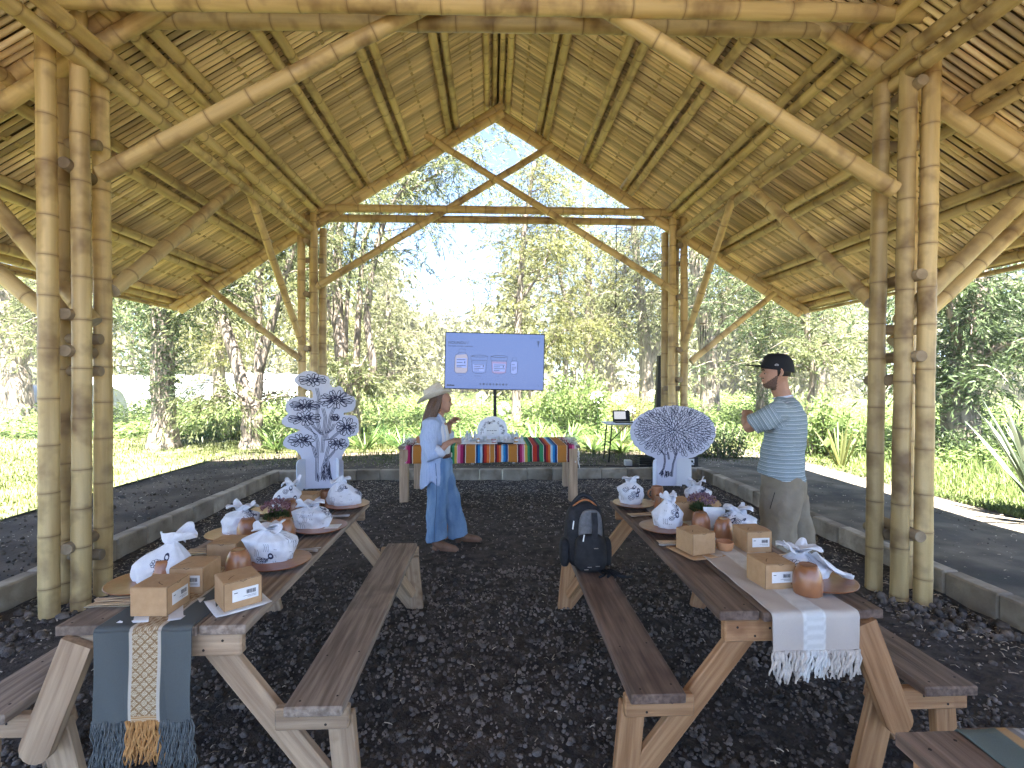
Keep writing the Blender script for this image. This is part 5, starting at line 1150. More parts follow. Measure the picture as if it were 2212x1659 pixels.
q = MB(); q.lathe([(1.05, 0), (1.0, .5), (.85, .95), (.6, 1.3), (.3, 1.5), (0, 1.56)], 20, c=(-4.75, 23.5, GZ + .05), wob=lambda w, z: 1 + .06 * math.sin(3 * w + z * 4)); o = q.build('covered_mound', 'tarp', None, sm=True); tag(o, 'white covered dome-shaped mound beyond the weeds, left of the hat', 'mound')
# ------------------------------------------------------------------ foam-board cutouts with line drawings
def cutout(name, label, outline, loc, rz, feet):
    root = tag(empty(name, loc, rz), label, 'cutout'); W0 = WM[root.name]
    q = MB(); q.prism(outline, .012); bd = q.build('panel', ['foam'], root, world=W0)
    m = bd.modifiers.new('b', 'BEVEL'); m.width = .002; m.segments = 1; m.limit_method = 'ANGLE'
    for (x, w, h, yaw_, y0) in feet:
        pl = [(-w / 2, 0), (-.03, 0), (-.025, .03), (.025, .03), (.03, 0), (w / 2, 0), (w / 2, h - .07)] + [(w / 2 - .07 + .07 * math.cos(t), h - .07 + .07 * math.sin(t)) for t in np.linspace(0, PI / 2, 7)] + [(-w / 2 + .07 + .07 * math.cos(t), h - .07 + .07 * math.sin(t)) for t in np.linspace(PI / 2, PI, 7)]
        q = MB(); q.prism(pl, .012); q.build('foot', 'foam_edge', root, world=W0 @ Matrix.Translation((x, y0, 0)) @ Matrix.Rotation(yaw_, 4, 'Z'))
    return root, W0
def petal(mb, cx, cz, a, L, W, w, y=-.0072):
    pts = []
    for k in range(12):
        t = 2 * PI * k / 12; u, v = L / 2 * math.cos(t), W / 2 * math.sin(t) * (1 + .15 * math.cos(t)); pts.append((cx + u * math.cos(a) - v * math.sin(a), y, cz + u * math.sin(a) + v * math.cos(a)))
    ribbon(mb, pts, w, closed=True)
S = .00118
def lz(p): return ((p[0] - 640) * S, (1600 - p[1]) * S)
OUT = [(400, 1590), (395, 1230), (370, 1160), (310, 1090), (220, 1075), (165, 1030), (160, 985), (190, 930), (240, 890), (300, 870), (345, 850), (375, 835), (300, 815), (200, 790), (150, 750), (145, 710), (170, 670), (205, 650), (225, 625), (195, 580), (190, 520), (215, 465), (270, 430), (340, 408), (430, 410), (500, 428), (525, 420), (525, 360), (505, 325), (460, 325), (400, 295), (350, 265), (305, 230), (298, 180), (320, 145), (370, 115), (420, 85), (500, 78), (560, 95), (600, 125), (660, 130), (715, 155), (740, 200), (735, 250), (770, 285), (810, 290), (850, 270), (890, 295), (905, 340), (960, 380), (1030, 410), (1058, 450), (1055, 530), (1030, 590), (980, 610), (905, 620), (905, 645), (980, 650), (1050, 660), (1085, 700), (1095, 770), (1095, 860), (1060, 910), (1000, 930), (955, 940), (975, 980), (975, 1040), (930, 1090), (890, 1170), (880, 1220), (900, 1250), (905, 1590)]
root, W0 = cutout('tree_flower_cutout', 'tall white cutout of a drawn branching flower tree, left of the display table', [lz(p) for p in OUT], (-2.57, 7.70, .0), .10, [(-.26, .30, .47, 1.05, -.02), (.20, .30, .47, -1.1, .0)])
q = MB(); r = random.Random(4); LW = .0105
for (cx, cy, rx, ry, n) in [(525, 195, 175, 78, 12), (815, 450, 215, 115, 18), (430, 520, 185, 72, 15), (430, 690, 205, 84, 14), (385, 970, 165, 84, 12), (940, 800, 125, 110, 14), (830, 1020, 125, 72, 11), (800, 680, 55, 42, 6)]:
    for k in range(n):
        a = 2 * PI * k / n + r.uniform(-.15, .15); c = lz((cx + rx * .62 * math.cos(a), cy - ry * .62 * math.sin(a))); ang = math.atan2(ry * math.sin(a) * 1.2, rx * math.cos(a))
        petal(q, c[0], c[1], ang, max(rx * .78 * abs(math.cos(a)), ry * .95) * S * r.uniform(.85, 1.1), 42 * S * r.uniform(.8, 1.15), LW)
    for k in range(max(3, n // 3)):
        c = lz((cx + r.uniform(-.25, .25) * rx, cy + r.uniform(-.3, .3) * ry)); petal(q, c[0], c[1], r.uniform(-.6, .6), 70 * S, 44 * S, LW)
def st(pts, w=LW): ribbon(q, [(lz(p)[0], -.0072, lz(p)[1]) for p in pts], w)
for off, ww in ((0, LW * .8), (17, LW * .7), (-16, LW * .7)):
    o_ = off
    st([(575 + o_, 300), (600 + o_, 420), (585 + o_, 560), (575 + o_, 700), (600 + o_, 800), (625 + o_, 880)], ww); st([(420, 775 + o_), (500, 830 + o_), (560 + o_, 900), (585 + o_, 1000), (575 + o_, 1200), (570 + o_, 1400), (575 + o_, 1490)], ww)
    st([(650 + o_, 560), (680 + o_, 680), (665 + o_, 830), (650 + o_, 960), (640 + o_, 1130)], ww); st([(790 + o_, 545), (750 + o_, 640), (720 + o_, 800), (690 + o_, 900), (700 + o_, 960)], ww)
    st([(880, 840 + o_), (800, 910 + o_), (740 + o_, 960), (660 + o_, 970)], ww); st([(800, 1100 + o_), (740 + o_, 1170), (700 + o_, 1220), (720 + o_, 1350), (745 + o_, 1480)], ww); st([(720 + o_, 1050), (700 + o_, 1130), (680 + o_, 1220), (645 + o_, 1330), (650 + o_, 1480)], ww)
    st([(480, 985 + o_), (530 + o_, 1060), (565 + o_, 1190)], ww); st([(500 + o_, 730), (540 + o_, 800), (590 + o_, 850), (640 + o_, 900)], ww); st([(790 + o_, 760), (760 + o_, 830), (700 + o_, 880)], ww)
for k in range(26):
    x = 650 + r.uniform(0, 95); y0 = r.uniform(1225, 1400); st([(x, y0), (x + r.uniform(-12, 16), y0 + r.uniform(60, 110))], LW * .9)
st([(575, 1500), (585, 1390), (600, 1460), (612, 1380), (625, 1470), (640, 1370), (648, 1450)], LW); st([(590, 1505), (605, 1440), (620, 1490), (640, 1440), (655, 1490), (670, 1420), (680, 1500), (700, 1430), (720, 1495), (740, 1420), (760, 1490)], LW)
tag(q.build('drawing', 'inkblue', root, world=W0), kind='stuff')

S2 = .00129
oc = []
for k in range(150):
    a = 2 * PI * k / 150; sc_ = 1 + .022 * abs(math.sin(k * 2 * PI / 150 * 13.5))
    x = (510 if math.cos(a) > 0 else 515) * math.cos(a) * sc_; z = (315 if math.sin(a) > 0 else 345) * math.sin(a) * sc_; oc.append((x * S2, (1590 - 935 + z) * S2))
# trunk tab joined to the crown's lower edge
lo = [p for p in oc if not (-.275 < p[0] < .125 and p[1] < .55)]
lo.sort(key=lambda p: -math.atan2(p[0] - (-.08) * 0, -(p[1] - .865)) % (2 * PI))
lo = [p for p in lo]
st_i = max(range(len(lo)), key=lambda i: math.dist(lo[i], lo[(i + 1) % len(lo)])); lo = lo[st_i + 1:] + lo[:st_i + 1]
if lo[0][0] < lo[-1][0]: lo = lo[::-1]
outl = lo + [(-.27, .40), (-.25, .30), (-.25, .0), (.11, .0), (.11, .30), (.12, .40)]
root, W0 = cutout('round_tree_cutout', 'wide white cutout of a drawn round-crowned tree, right of the display table', outl, (2.84, 7.72, .0), -.04, [(-.27, .30, .42, 1.0, -.01), (.155, .22, .44, -.40, -.05)])
q = MB(); r = random.Random(8); LW = .0075; used_p = []
for ring in range(1, 11):
    R_ = ring / 10.0; n = int(4 + 42 * R_ ** 1.05)
    for k in range(n):
        a = 2 * PI * (k + .5 * (ring % 2)) / n + r.uniform(-.07, .07); cx = .02 + (.585 * R_) * math.cos(a); cz = .875 + (.345 * R_ if math.sin(a) > 0 else .38 * R_) * math.sin(a)
        if cz < .52 and -.2 < cx < .06: continue
        ang = math.atan2((cz - .875) * 1.3, cx - .02) + r.uniform(-.25, .25); petal(q, cx, cz, ang, .100 * r.uniform(.8, 1.15), .043 * r.uniform(.8, 1.15), LW)
def st2(pts, w=LW): ribbon(q, [((x - 930) * S2, -.0072, (1590 - y) * S2) for x, y in pts], w)
for o_ in (0, 9, -8): st2([(780 + o_, 1160), (825 + o_, 1215), (830 + o_, 1300), (815 + o_, 1380), (765 + o_, 1450)]); st2([(965 + o_, 1190), (950 + o_, 1260), (930 + o_, 1320), (920 + o_, 1400), (915 + o_, 1480)]); st2([(865 + o_, 1180), (880 + o_, 1270)])
for k in range(30): x = r.uniform(785, 915); st2([(x, r.uniform(1400, 1440)), (x + r.uniform(-14, 14), r.uniform(1450, 1490))], LW * 1.2)
st2([(1035, 1280), (1040, 1350)], .001)
tag(q.build('drawing', 'inkblue', root, world=W0), kind='stuff')

# ------------------------------------------------------------------ display table with striped blanket
DT = tag(empty('display_table', (-.03, 7.35, 0)), 'long wooden table with square legs under the striped blanket', 'table')
for i in range(6): board('plank', (-1.27, 6.92 + i * .17, .735), (1.22, 6.92 + i * .17, .735), .166, .04, 'wood_grey', DT)
for (x, y) in ((-1.19, 6.86), (1.12, 6.86), (-1.14, 7.80), (1.17, 7.80)): board('leg', (x, y, -.03), (x, y, .714), .115, .115, 'wood_pale', DT, b=.006)
board('apron', (-1.13, 6.87, .665), (1.06, 6.87, .665), .05, .09, 'wood_pale', DT); board('apron', (-1.08, 7.79, .665), (1.11, 7.79, .665), .05, .09, 'wood_pale', DT)
MT['serape'] = mk_attr('striped_blanket', 'col', .9, bump=.4, bscale=260)
OC, WH, MG, DR, PK = (.42, .17, .03), (.60, .55, .48), (.32, .015, .085), (.09, .012, .03), (.58, .16, .28)
BD, BM, BL = (.012, .05, .17), (.02, .20, .46), (.34, .50, .60)
RD, OR, GR, GD, YL = (.38, .03, .015), (.58, .14, .03), (.03, .22, .09), (.012, .07, .03), (.52, .36, .06)
seq = [(6, WH), (18, PK), (30, MG), (22, DR), (8, WH), (135, OC), (8, WH), (20, BD), (22, BM), (22, BL), (20, DR), (24, RD), (26, OR), (6, WH), (95, OC), (6, WH), (20, GD), (24, GR), (24, YL), (6, WH), (30, PK), (28, MG), (22, DR), (8, WH), (95, OC), (9, WH), (20, BD), (24, BM), (22, BL), (20, DR), (26, RD), (29, OR), (5, WH), (45, OC), (5, WH), (22, DR), (20, RD), (23, OR), (22, BL), (22, BM), (26, BD), (6, WH), (90, OC), (7, WH), (22, DR), (22, MG), (22, PK), (8, WH), (26, YL), (24, GR), (26, GD), (5, WH), (46, RD), (26, DR), (40, GR), (5, WH), (24, DR), (22, RD), (24, OR), (22, BL), (22, BM), (26, BD), (6, WH), (95, OC), (6, WH), (22, DR), (30, MG), (24, PK), (14, WH)]
tot = sum(s[0] for s in seq); cum = []; acc = 0
for w, c in seq: cum.append((acc / tot, (acc + w) / tot, c)); acc += w
def scol(u):
    for a, b, c in cum:
        if a <= u <= b: return c
    return WH
xs = []; cc = []
for a, b, c in cum: xs += [a + 1e-5, b - 1e-5]; cc += [c, c]
pth = [(6.822, .53 + .215 * i / 8) for i in range(8)] + [(6.823, .747), (6.829, .7575), (6.842, .7605)] + [(6.88 + .94 * i / 14, .761) for i in range(15)]
rows = []; C = []
for i, (y, z) in enumerate(pth):
    row = []
    for u, c in zip(xs, cc):
        x = -1.175 + 2.33 * u; hg = max(0, .75 - z); row.append((x + .012 * hg * math.sin(9 * u + i), y - .10 * hg * abs(math.sin(u * 19 + 1)) - .002, z - (.008 * math.sin(u * 7) + .004 * math.sin(u * 31)) * (hg > .15) + .002 * math.sin(x * 12 + y * 9) * (hg < .01))); C.append(c)
    rows.append(row)
q = MB(); q.grid(rows); me = q.mesh('striped_blanket', 'serape', True); a = me.color_attributes.new('col', 'FLOAT_COLOR', 'POINT'); a.data.foreach_set('color', np.array([c + (1,) for c in C], dtype=np.float32).ravel())
SB = link(bpy.data.objects.new('striped_blanket', me)); m = SB.modifiers.new('t', 'SOLIDIFY'); m.thickness = .004; tag(SB, 'rainbow-striped woven blanket spread over the display table', 'blanket')
for sx in (-1, 1):
    f = MB(); r = random.Random(5 + sx)
    for k in range(34):
        if k < 10: y0, z0 = 6.82, .545 + .021 * k
        else: y0, z0 = 6.86 + (k - 10) * .038, .759
        x0 = -1.175 if sx < 0 else 1.155; l = r.uniform(.06, .11); f.tube([(x0, y0, z0), (x0 + sx * l * .35, y0 - .012, z0 + (.004 if k > 9 else -.03)), (x0 + sx * l * .5, y0 - .015, z0 - (.0 if k > 9 else l))], .0035, 4)
    f.build('fringe', 'yarn_white', SB)
# white tray with products, sign
TB = .7655
q = MB(); q.cbox((.01, 7.22, TB + .006), (.92, .52, .012), .002); o = q.build('white_tray', 'paper', None); tag(o, 'flat white board carrying the little bottles on the striped blanket', 'tray')
pts = [(-.23, 0), (-.26, .03), (-.25, .06), (-.20, .075), (-.205, .13), (-.19, .19), (-.165, .235), (-.12, .265), (-.07, .295), (0, .305), (.07, .295), (.115, .27), (.16, .235), (.185, .19), (.20, .13), (.195, .08), (.245, .06), (.26, .03), (.24, 0)]
pts = [(x * 1.12, z * 1.12) for x, z in pts]; sg_ = tag(empty('product_sign', (.015, 7.46, TB + .012)), 'white arched standing sign with drawn flower border behind the bottles', 'sign'); W0 = WM[sg_.name]
q = MB(); q.prism(pts, .012); q.build('panel', 'foam_edge', sg_, world=W0)
q = MB(); q.cbox((0, -.009, .135), (.19, .006, .17), .002); ip = q.build('inner_panel', 'paper', sg_, world=W0)
q = MB(); r = random.Random(2)
for k in range(70):
    a = r.uniform(-.15, PI + .15); rr = r.uniform(.82, 1.08); petal(q, .165 * rr * math.cos(a), .10 + .165 * rr * max(-.55, math.sin(a)), r.uniform(0, 3), r.uniform(.018, .036), r.uniform(.008, .016), .0028, y=-.0066)
tag(q.build('drawing', 'ink', sg_, world=W0), kind='stuff')
q = MB(); x = -.085
for w in (.035, .012, .022, .03, .016, .03): ribbon(q, [(x, -.0125, .125), (x + w * .8, -.0125, .125)], .009); x += w * 1.05
ribbon(q, [(-.012, -.0125, .085), (.014, -.0125, .085)], .006); tag(q.build('lettering', 'ink', ip, world=W0), kind='stuff')
MT['bottle_white'] = mk('milky_bottle', (.58, .60, .62), rough=.3, trans=.3); MT['bottle_amber'] = mk('amber_liquid', (.42, .24, .09), rough=.25, trans=.2); MT['bottle_red'] = mk('red_jar', (.26, .035, .02), rough=.3)
def bottle(x, y, h, r_, mat, label, jar=False, cap='white_plastic'):
    root = tag(empty('bottle' if not jar else 'jar', (x, y, TB + .012)), label, 'bottle' if not jar else 'jar', 'products on the white tray'); c = (x, y, TB + .012); q = MB()
    if jar: q.lathe([(r_ * .86, 0), (r_ * .9, .004), (r_, h * .72), (r_, h * .78)], 18, c=c)
    else: q.lathe([(r_ * .95, 0), (r_, .005), (r_, h * .62), (r_ * .8, h * .72), (r_ * .42, h * .78), (r_ * .42, h * .82)], 18, c=c)
    b_ = q.build('body', mat, root, sm=True, sharp=50)
    q = MB(); q.lathe([(r_ * 1.06, h * .78), (r_ * 1.08, h), (0, h)] if jar else [(r_ * .5, h * .8), (r_ * .5, h), (0, h)], 18, c=c); q.build('cap', cap, root, sm=True, sharp=50)
    q = MB(); q.grid([[(x + r_ * 1.012 * math.cos(t), y + r_ * 1.012 * math.sin(t), c[2] + h * k) for t in np.linspace(-PI * .85, -PI * .15, 9)] for k in (.22, .55)]); lb = q.build('paper_label', 'paper', b_, sm=True)
    q = MB()
    for k in range(3): q.grid([[(x + r_ * 1.025 * math.cos(t), y + r_ * 1.025 * math.sin(t), c[2] + h * (.48 - .09 * k + dz)) for t in np.linspace(-PI * .75, -PI * (.35 + .1 * k), 6)] for dz in (0, .025)])
    tag(q.build('lettering', 'ink', lb), kind='stuff')
prods = [(-.40, 7.05, .12, .028, 'bottle_white', 'white bottle at the tray\'s front left corner', 0), (-.31, 7.20, .17, .03, 'bottle_white', 'tall white bottle left of the sign, second from left', 0), (-.19, 7.04, .11, .026, 'bottle_amber', 'pale amber bottle in the tray\'s front row', 0), (-.24, 7.28, .19, .026, 'bottle_white', 'tall white bottle just left of the arched sign', 0), (-.10, 7.20, .10, .03, 'bottle_white', 'white jar before the arched sign\'s left side', 1), (.03, 7.04, .085, .036, 'bottle_red', 'dark red jar in the middle of the tray\'s front row', 1), (.10, 7.18, .09, .028, 'bottle_white', 'white jar behind the dark red jar', 1), (.15, 7.08, .12, .034, 'bottle_white', 'white ribbed jar right of the dark red jar', 1), (.24, 7.20, .12, .022, 'bottle_white', 'slim white bottle right of the sign\'s foot', 0), (.31, 7.30, .17, .026, 'bottle_white', 'tall white bottle right of the arched sign', 0), (.345, 7.05, .13, .027, 'bottle_amber', 'amber bottle at the tray\'s front right', 0), (.36, 7.24, .19, .03, 'bottle_white', 'tallest white bottle at the tray\'s right end', 0), (.43, 7.14, .13, .022, 'bottle_white', 'small white bottle at the tray\'s right corner', 0), (-.36, 7.36, .18, .03, 'bottle_white', 'tall white bottle at the tray\'s back left corner', 0)]
for p in prods: bottle(p[0], p[1], p[2] * .72, p[3], p[4], p[5], jar=bool(p[6]))
q = MB(); q.tube([(.08, 6.92, TB + .014), (.14, 6.915, TB + .014), (.15, 6.914, TB + .014), (.30, 6.90, TB + .014)], [.018, .018, .012, .010], 10); o = q.build('microphone', 'black_plastic', None, sm=True); tag(o, 'black handheld microphone lying before the white tray', 'microphone')
q = MB(); q.cbox((-.995, 7.0, TB + .055), (.10, .08, .11), .006); q.mi = 1; q.cbox((-.995, 6.962, TB + .008), (.12, .09, .006), .002); o = q.build('clay_holder', ['clay_matt', 'paper'], None); tag(o, 'brown square clay holder on a white slip at the display table\'s left end', 'holder')
def posy(x, y, label, seed):
    rng = np.random.default_rng(seed); root = tag(empty('white_posy', (x, y, TB)), label, 'flowers'); n = 420; c = np.array([x, y, TB + .05]) + rng.normal(0, 1, (n, 3)) * np.array([.055, .05, .035]); c[:, 2] = np.maximum(c[:, 2], TB + .004)
    leaf_mesh('blossom', c, unit(rng.normal(size=(n, 3)) + np.array([0, -.3, .5])), .022, .012, 'petal_white', rng, None, root); c2 = c[:120] - np.array([0, 0, .03]); c2[:, 2] = np.maximum(c2[:, 2], TB + .003); leaf_mesh('stems', c2, unit(rng.normal(size=(120, 3))), .05, .006, 'potgreen', rng, None, root)
posy(-1.15, 6.98, 'white flowers lying at the left end of the striped blanket', 1); posy(1.13, 7.02, 'white flowers lying at the right end of the striped blanket', 2)

# ------------------------------------------------------------------ screen on its stand
TV = tag(empty('screen', (.056, 9.05, GZ)), 'large flat screen on a black stand showing a pale blue product slide', 'screen')
M_tv = Matrix.Translation((.056, 9.05, 1.995)) @ Matrix.Rotation(math.radians(1.2), 4, 'Y'); SW, SH = 1.775, 1.0
q = MB(); q.cbox((0, .03, 0), (SW + .03, .05, SH + .03), .006); q.build('bezel', 'black_plastic', TV, world=M_tv)
def emis(name, col, st):
    m = bpy.data.materials.new(name); m.use_nodes = True; b = m.node_tree.nodes['Principled BSDF']; b.inputs['Base Color'].default_value = (.01, .01, .012, 1); b.inputs['Roughness'].default_value = .25
    b.inputs['Emission Color'].default_value = tuple(col) + (1,); b.inputs['Emission Strength'].default_value = st; MT[name] = m
emis('slide_blue', (.14, .22, .56), .060); emis('slide_ink', (.01, .02, .09), .03); emis('slide_tan', (.33, .31, .42), .075); emis('slide_pink', (.26, .20, .42), .075); emis('slide_pale', (.20, .27, .62), .085)
q = MB(); q.grid([[(-SW / 2, .004, -SH / 2), (SW / 2, .004, -SH / 2)], [(-SW / 2, .004, SH / 2), (SW / 2, .004, SH / 2)]]); sl = q.build('slide', 'slide_blue', TV, world=M_tv)
def UV(zx, zy): return ((zx - 235) / 1715 - .5) * SW, (.5 - (zy - 160 - (zx - 235) * .032) / 985) * SH
def slide_poly(name, pts, mat, y): q = MB(); q.add([(UV(*p)[0], y, UV(*p)[1]) for p in pts], [tuple(range(len(pts)))]); return q.build(name, mat, sl, world=M_tv)
slide_poly('bottle_fill', [(408, 560), (600, 545), (618, 600), (618, 850), (590, 880), (420, 875), (400, 840), (400, 600)], 'slide_tan', .003)
slide_poly('jar_fill', [(1042, 680), (1305, 690), (1290, 885), (1160, 900), (1050, 880)], 'slide_pink', .003); slide_poly('small_fill', [(1382, 690), (1480, 690), (1485, 890), (1430, 908), (1382, 890)], 'slide_pale', .003)
for pts in ([(425, 620), (605, 620), (605, 790), (425, 780)], [(715, 720), (925, 730), (915, 860), (720, 850)], [(1062, 715), (1285, 725), (1275, 865), (1065, 855)], [(1385, 720), (1475, 725), (1475, 850), (1385, 845)]): slide_poly('label_panel', pts, 'slide_pale', .0022)
q = MB()
def ln(pts, w=.006): ribbon(q, [(UV(*p)[0], .001, UV(*p)[1]) for p in pts], w)
ln([(465, 515), (465, 455), (578, 455), (578, 515), (465, 515)], .005); ln([(470, 520), (415, 560), (400, 600), (395, 840), (425, 880), (590, 882), (620, 845), (628, 610), (610, 560), (575, 520)], .007)
for dx, dy in ((0, 0), (347, 12)):
    ln([(675 + dx, 580 + dy), (740 + dx, 566 + dy), (820 + dx, 564 + dy), (920 + dx, 570 + dy), (975 + dx, 590 + dy), (900 + dx, 600 + dy), (760 + dx, 597 + dy), (675 + dx, 580 + dy)], .008); ln([(675 + dx, 585 + dy), (680 + dx, 640 + dy), (690 + dx, 655 + dy), (960 + dx, 662 + dy), (972 + dx, 600 + dy)], .006); ln([(690 + dx, 655 + dy), (705 + dx, 860 + dy), (760 + dx, 890 + dy), (880 + dx, 892 + dy), (940 + dx, 870 + dy), (958 + dx, 665 + dy)], .006)
ln([(1402, 668), (1402, 618), (1475, 622), (1475, 668), (1402, 668)], .005); ln([(1400, 670), (1375, 700), (1370, 880), (1400, 910), (1470, 912), (1492, 885), (1495, 700), (1475, 672)], .006)
for (x0, y0, w) in ((430, 640, 150), (430, 690, 100), (430, 745, 160), (430, 772, 90), (735, 735, 180), (735, 768, 110), (735, 800, 170), (735, 828, 90), (1080, 742, 190), (1080, 775, 110), (1080, 808, 190), (1080, 838, 100), (1395, 740, 50), (1395, 785, 60), (1395, 815, 70), (1395, 835, 40)): ln([(x0, y0), (x0 + w, y0 + w * .03)], .010)
for (x, y, s) in ((570, 690, 1), (895, 765, 1), (1245, 775, 1), (1465, 787, .6)): ln([(x, y - 16 * s), (x, y + 18 * s)], .018 * s)
for k in range(9):
    x = 850 + k * 57; y = 1078 + k * 2; ln([(x, y), (x, y + 30)], .004)
    for j in range(5): ln([(x - 22 + 6 * abs(j - 2), y - 14 + j * 7), (x + 22 - 6 * abs(j - 2), y - 14 + j * 7)], .006 if k % 2 else .004)
for j in range(6): ln([(1850 - 30 + 7 * j * .6, 325 + j * 17), (1850 + 32 - 6 * j, 330 + j * 17)], .008)
ln([(1850, 330), (1848, 435)], .008); ln([(1695, 265), (1890, 270)], .004); ln([(1855, 1105), (1872, 1140)], .006)
tag(q.build('slide_drawing', 'slide_ink', sl, world=M_tv), kind='stuff')
def slide_text(t, zx, zy, size, bold=0.0):
    me = text_mesh(t, size, bold); me.materials.append(MT['slide_ink']); x, z = UV(zx, zy); link(bpy.data.objects.new('lettering', me), sl, M_tv @ Matrix.Translation((x, .0005, z)) @ Matrix.Rotation(PI / 2, 4, 'X'))
slide_text('NOUNOU /', 278, 358, .070, .0012); slide_text('Para cabello procesado y quebradizo', 275, 402, .030, .0006); slide_text('davines', 265, 1104, .046, .003)
slide_text('SHAMPOO', 450, 925, .019); slide_text('CONDITIONER', 735, 940, .019); slide_text('MASK', 1130, 948, .019); slide_text('OIL', 1418, 960, .019)
q = MB(); q.tube([(.06, 9.12, GZ + .06), (.06, 9.12, 2.0)], .032, 10); q.build('pole', 'black_metal', TV)
q = MB(); q.tube([(-.36, 9.12, GZ + .10), (.42, 9.12, GZ + .10)], .022, 8); q.build('crossbar', 'black_metal', TV)
for x in (-.34, .40): q = MB(); q.tube([(x, 9.12, GZ + .11), (x, 8.98, GZ + .05), (x, 8.92, GZ + .02)], [.022, .022, .03], 8); q.build('foot', 'steel', TV, sm=True)

# ------------------------------------------------------------------ laptop table, speaker, boxes on the ground
LT = tag(empty('folding_table', (2.7, 9.35, GZ)), 'white folding table with thin dark legs, half behind the round cutout', 'table')
q = MB(); q.cbox((2.72, 9.35, .845), (1.2, .55, .03), .012); q.build('table_top', 'white_plastic', LT)
for x, s in ((2.22, 1), (3.2, -1)):
    for y in (9.14, 9.56): q = MB(); q.tube([(x, y, .83), (x - s * .03, y, .5), (x - s * .06, y, GZ)], .014, 7); q.build('leg', 'black_metal', LT)
    q = MB(); q.tube([(x - s * .02, 9.14, .48), (x - s * .02, 9.56, .48)], .01, 6); q.tube([(x, 9.35, .48), (x + s * .35, 9.35, .82)], .01, 6); tag(q.build('brace', 'black_metal', LT), kind='stuff')
LP = tag(empty('laptop', (2.47, 9.33, .862)), 'open dark laptop on the white folding table', 'laptop')
q = MB(); q.cbox((2.47, 9.30, .869), (.33, .22, .016), .004); bs_ = q.build('base', 'black_plastic', LP); q = MB()
for i in range(5): ribbon(q, [(2.33, 9.23 + .03 * i, .8776), (2.61, 9.23 + .03 * i, .8776)], .02, nrm=Vector((0, 0, 1)))
tag(q.build('keys', 'steel', bs_), kind='stuff')
Ml = Matrix.Translation((2.47, 9.41, .877)) @ Matrix.Rotation(-.2, 4, 'X'); q = MB(); q.cbox((0, 0, .105), (.33, .01, .21), .004); q.build('lid', 'black_plastic', LP, world=Ml)
emis('laptop_glow', (.62, .64, .70), .07); q = MB(); q.grid([[(-.14, -.0062, .04), (.08, -.0062, .04)], [(-.14, -.0062, .185), (.08, -.0062, .185)]]); q.build('display', 'laptop_glow', LP, world=Ml)
SPK = tag(empty('speaker_column', (2.98, 8.72, GZ)), 'tall narrow black speaker column behind the round cutout', 'speaker'); Ms = Matrix.Translation((2.90, 8.72, GZ)) @ Matrix.Rotation(.045, 4, 'Y')
q = MB(); q.cbox((0, 0, .2), (.30, .34, .40), .01); q.build('subwoofer', 'black_plastic', SPK, world=Ms)
for z0, z1 in ((.41, 1.02), (1.025, 1.95)): q = MB(); q.cbox((0, 0, (z0 + z1) / 2), (.115, .12, z1 - z0), .008); q.build('column', 'black_plastic', SPK, world=Ms)
q = MB(); q.cbox((2.42, 8.78, GZ + .05), (.12, .14, .10), .01); o = q.build('white_box', 'white_plastic', None); tag(o, 'small white box on the ground left of the black crate', 'box')
CR = tag(empty('crate', (2.76, 8.74, GZ)), 'black slatted crate on the ground behind the round cutout', 'crate')
q = MB(); q.cbox((2.72, 8.74, GZ + .01), (.30, .36, .012), .003); q.build('bottom', 'black_plastic', CR)
for k in range(4):
    z = GZ + .03 + k * .04
    for (cx, cy, sx, sy) in ((2.72, 8.56, .30, .01), (2.72, 8.92, .30, .01), (2.572, 8.74, .01, .35), (2.868, 8.74, .01, .35)): q = MB(); q.cbox((cx, cy, z), (sx, sy, .028), .003); q.build('slat', 'black_plastic', CR)
q = MB(); q.cbox((3.02, 8.52, GZ + .06), (.13, .12, .12), .012); o = q.build('red_pouch', 'red_plastic', None); tag(o, 'red pouch beside the black crate', 'pouch')
PWR = tag(empty('power_box', (3.50, 8.66, GZ)), 'black power box with a white socket plate at the far right kerb', 'power box')
q = MB(); q.cbox((3.50, 8.66, GZ + .085), (.22, .16, .17), .012); q.build('case', 'black_plastic', PWR); q = MB(); q.cbox((3.49, 8.578, GZ + .09), (.085, .006, .11), .003); sp_ = q.build('socket_plate', 'white_plastic', PWR)
q = MB(); q.lathe([(.02, 0), (.02, .012), (0, .012)], 12); q.build('plug', 'black_plastic', sp_, world=Matrix.Translation((3.49, 8.575, GZ + .10)) @ Matrix.Rotation(PI / 2, 4, 'X')); q = MB(); q.tube([(3.49, 8.56, GZ + .10), (3.52, 8.53, GZ + .05), (3.6, 8.55, GZ + .012), (3.75, 8.62, GZ + .01), (3.7, 8.75, GZ + .01)], .005, 6); q.build('cable', 'black_plastic', PWR, sm=True)
q = MB(); q.tube([(-.25, 8.95, GZ + .012), (.4, 8.75, GZ + .012), (1.2, 8.8, GZ + .012), (2.0, 8.72, GZ + .012), (2.6, 8.6, GZ + .012)], .007, 6); o = q.build('floor_cable', 'black_plastic', None); tag(o, 'black cable along the ground behind the far kerb', 'cable')
q = MB(); q.tube([(2.01, 7.99, 4.17), (2.005, 7.99, 3.4), (2.0, 7.99, 2.86)], .006, 6); q.mi = 0; q.lathe([(.0, -.045), (.018, -.03), (.018, .0), (0, .02)], 10, c=(2.0, 7.99, 2.86)); o = q.build('hanging_cord', 'black_plastic', None, sm=True); tag(o, 'dark cord with a weight hanging from the far tie beam', 'cord')
WC = tag(empty('wind_chime', (3.40, 7.92, 2.2)), 'small metal wind chime hanging beside the far right posts', 'wind chime')
q = MB(); q.lathe([(.055, 0), (.055, .012), (0, .012)], 14, c=(3.40, 7.92, 2.56)); q.build('disc', 'wood_dark', WC)
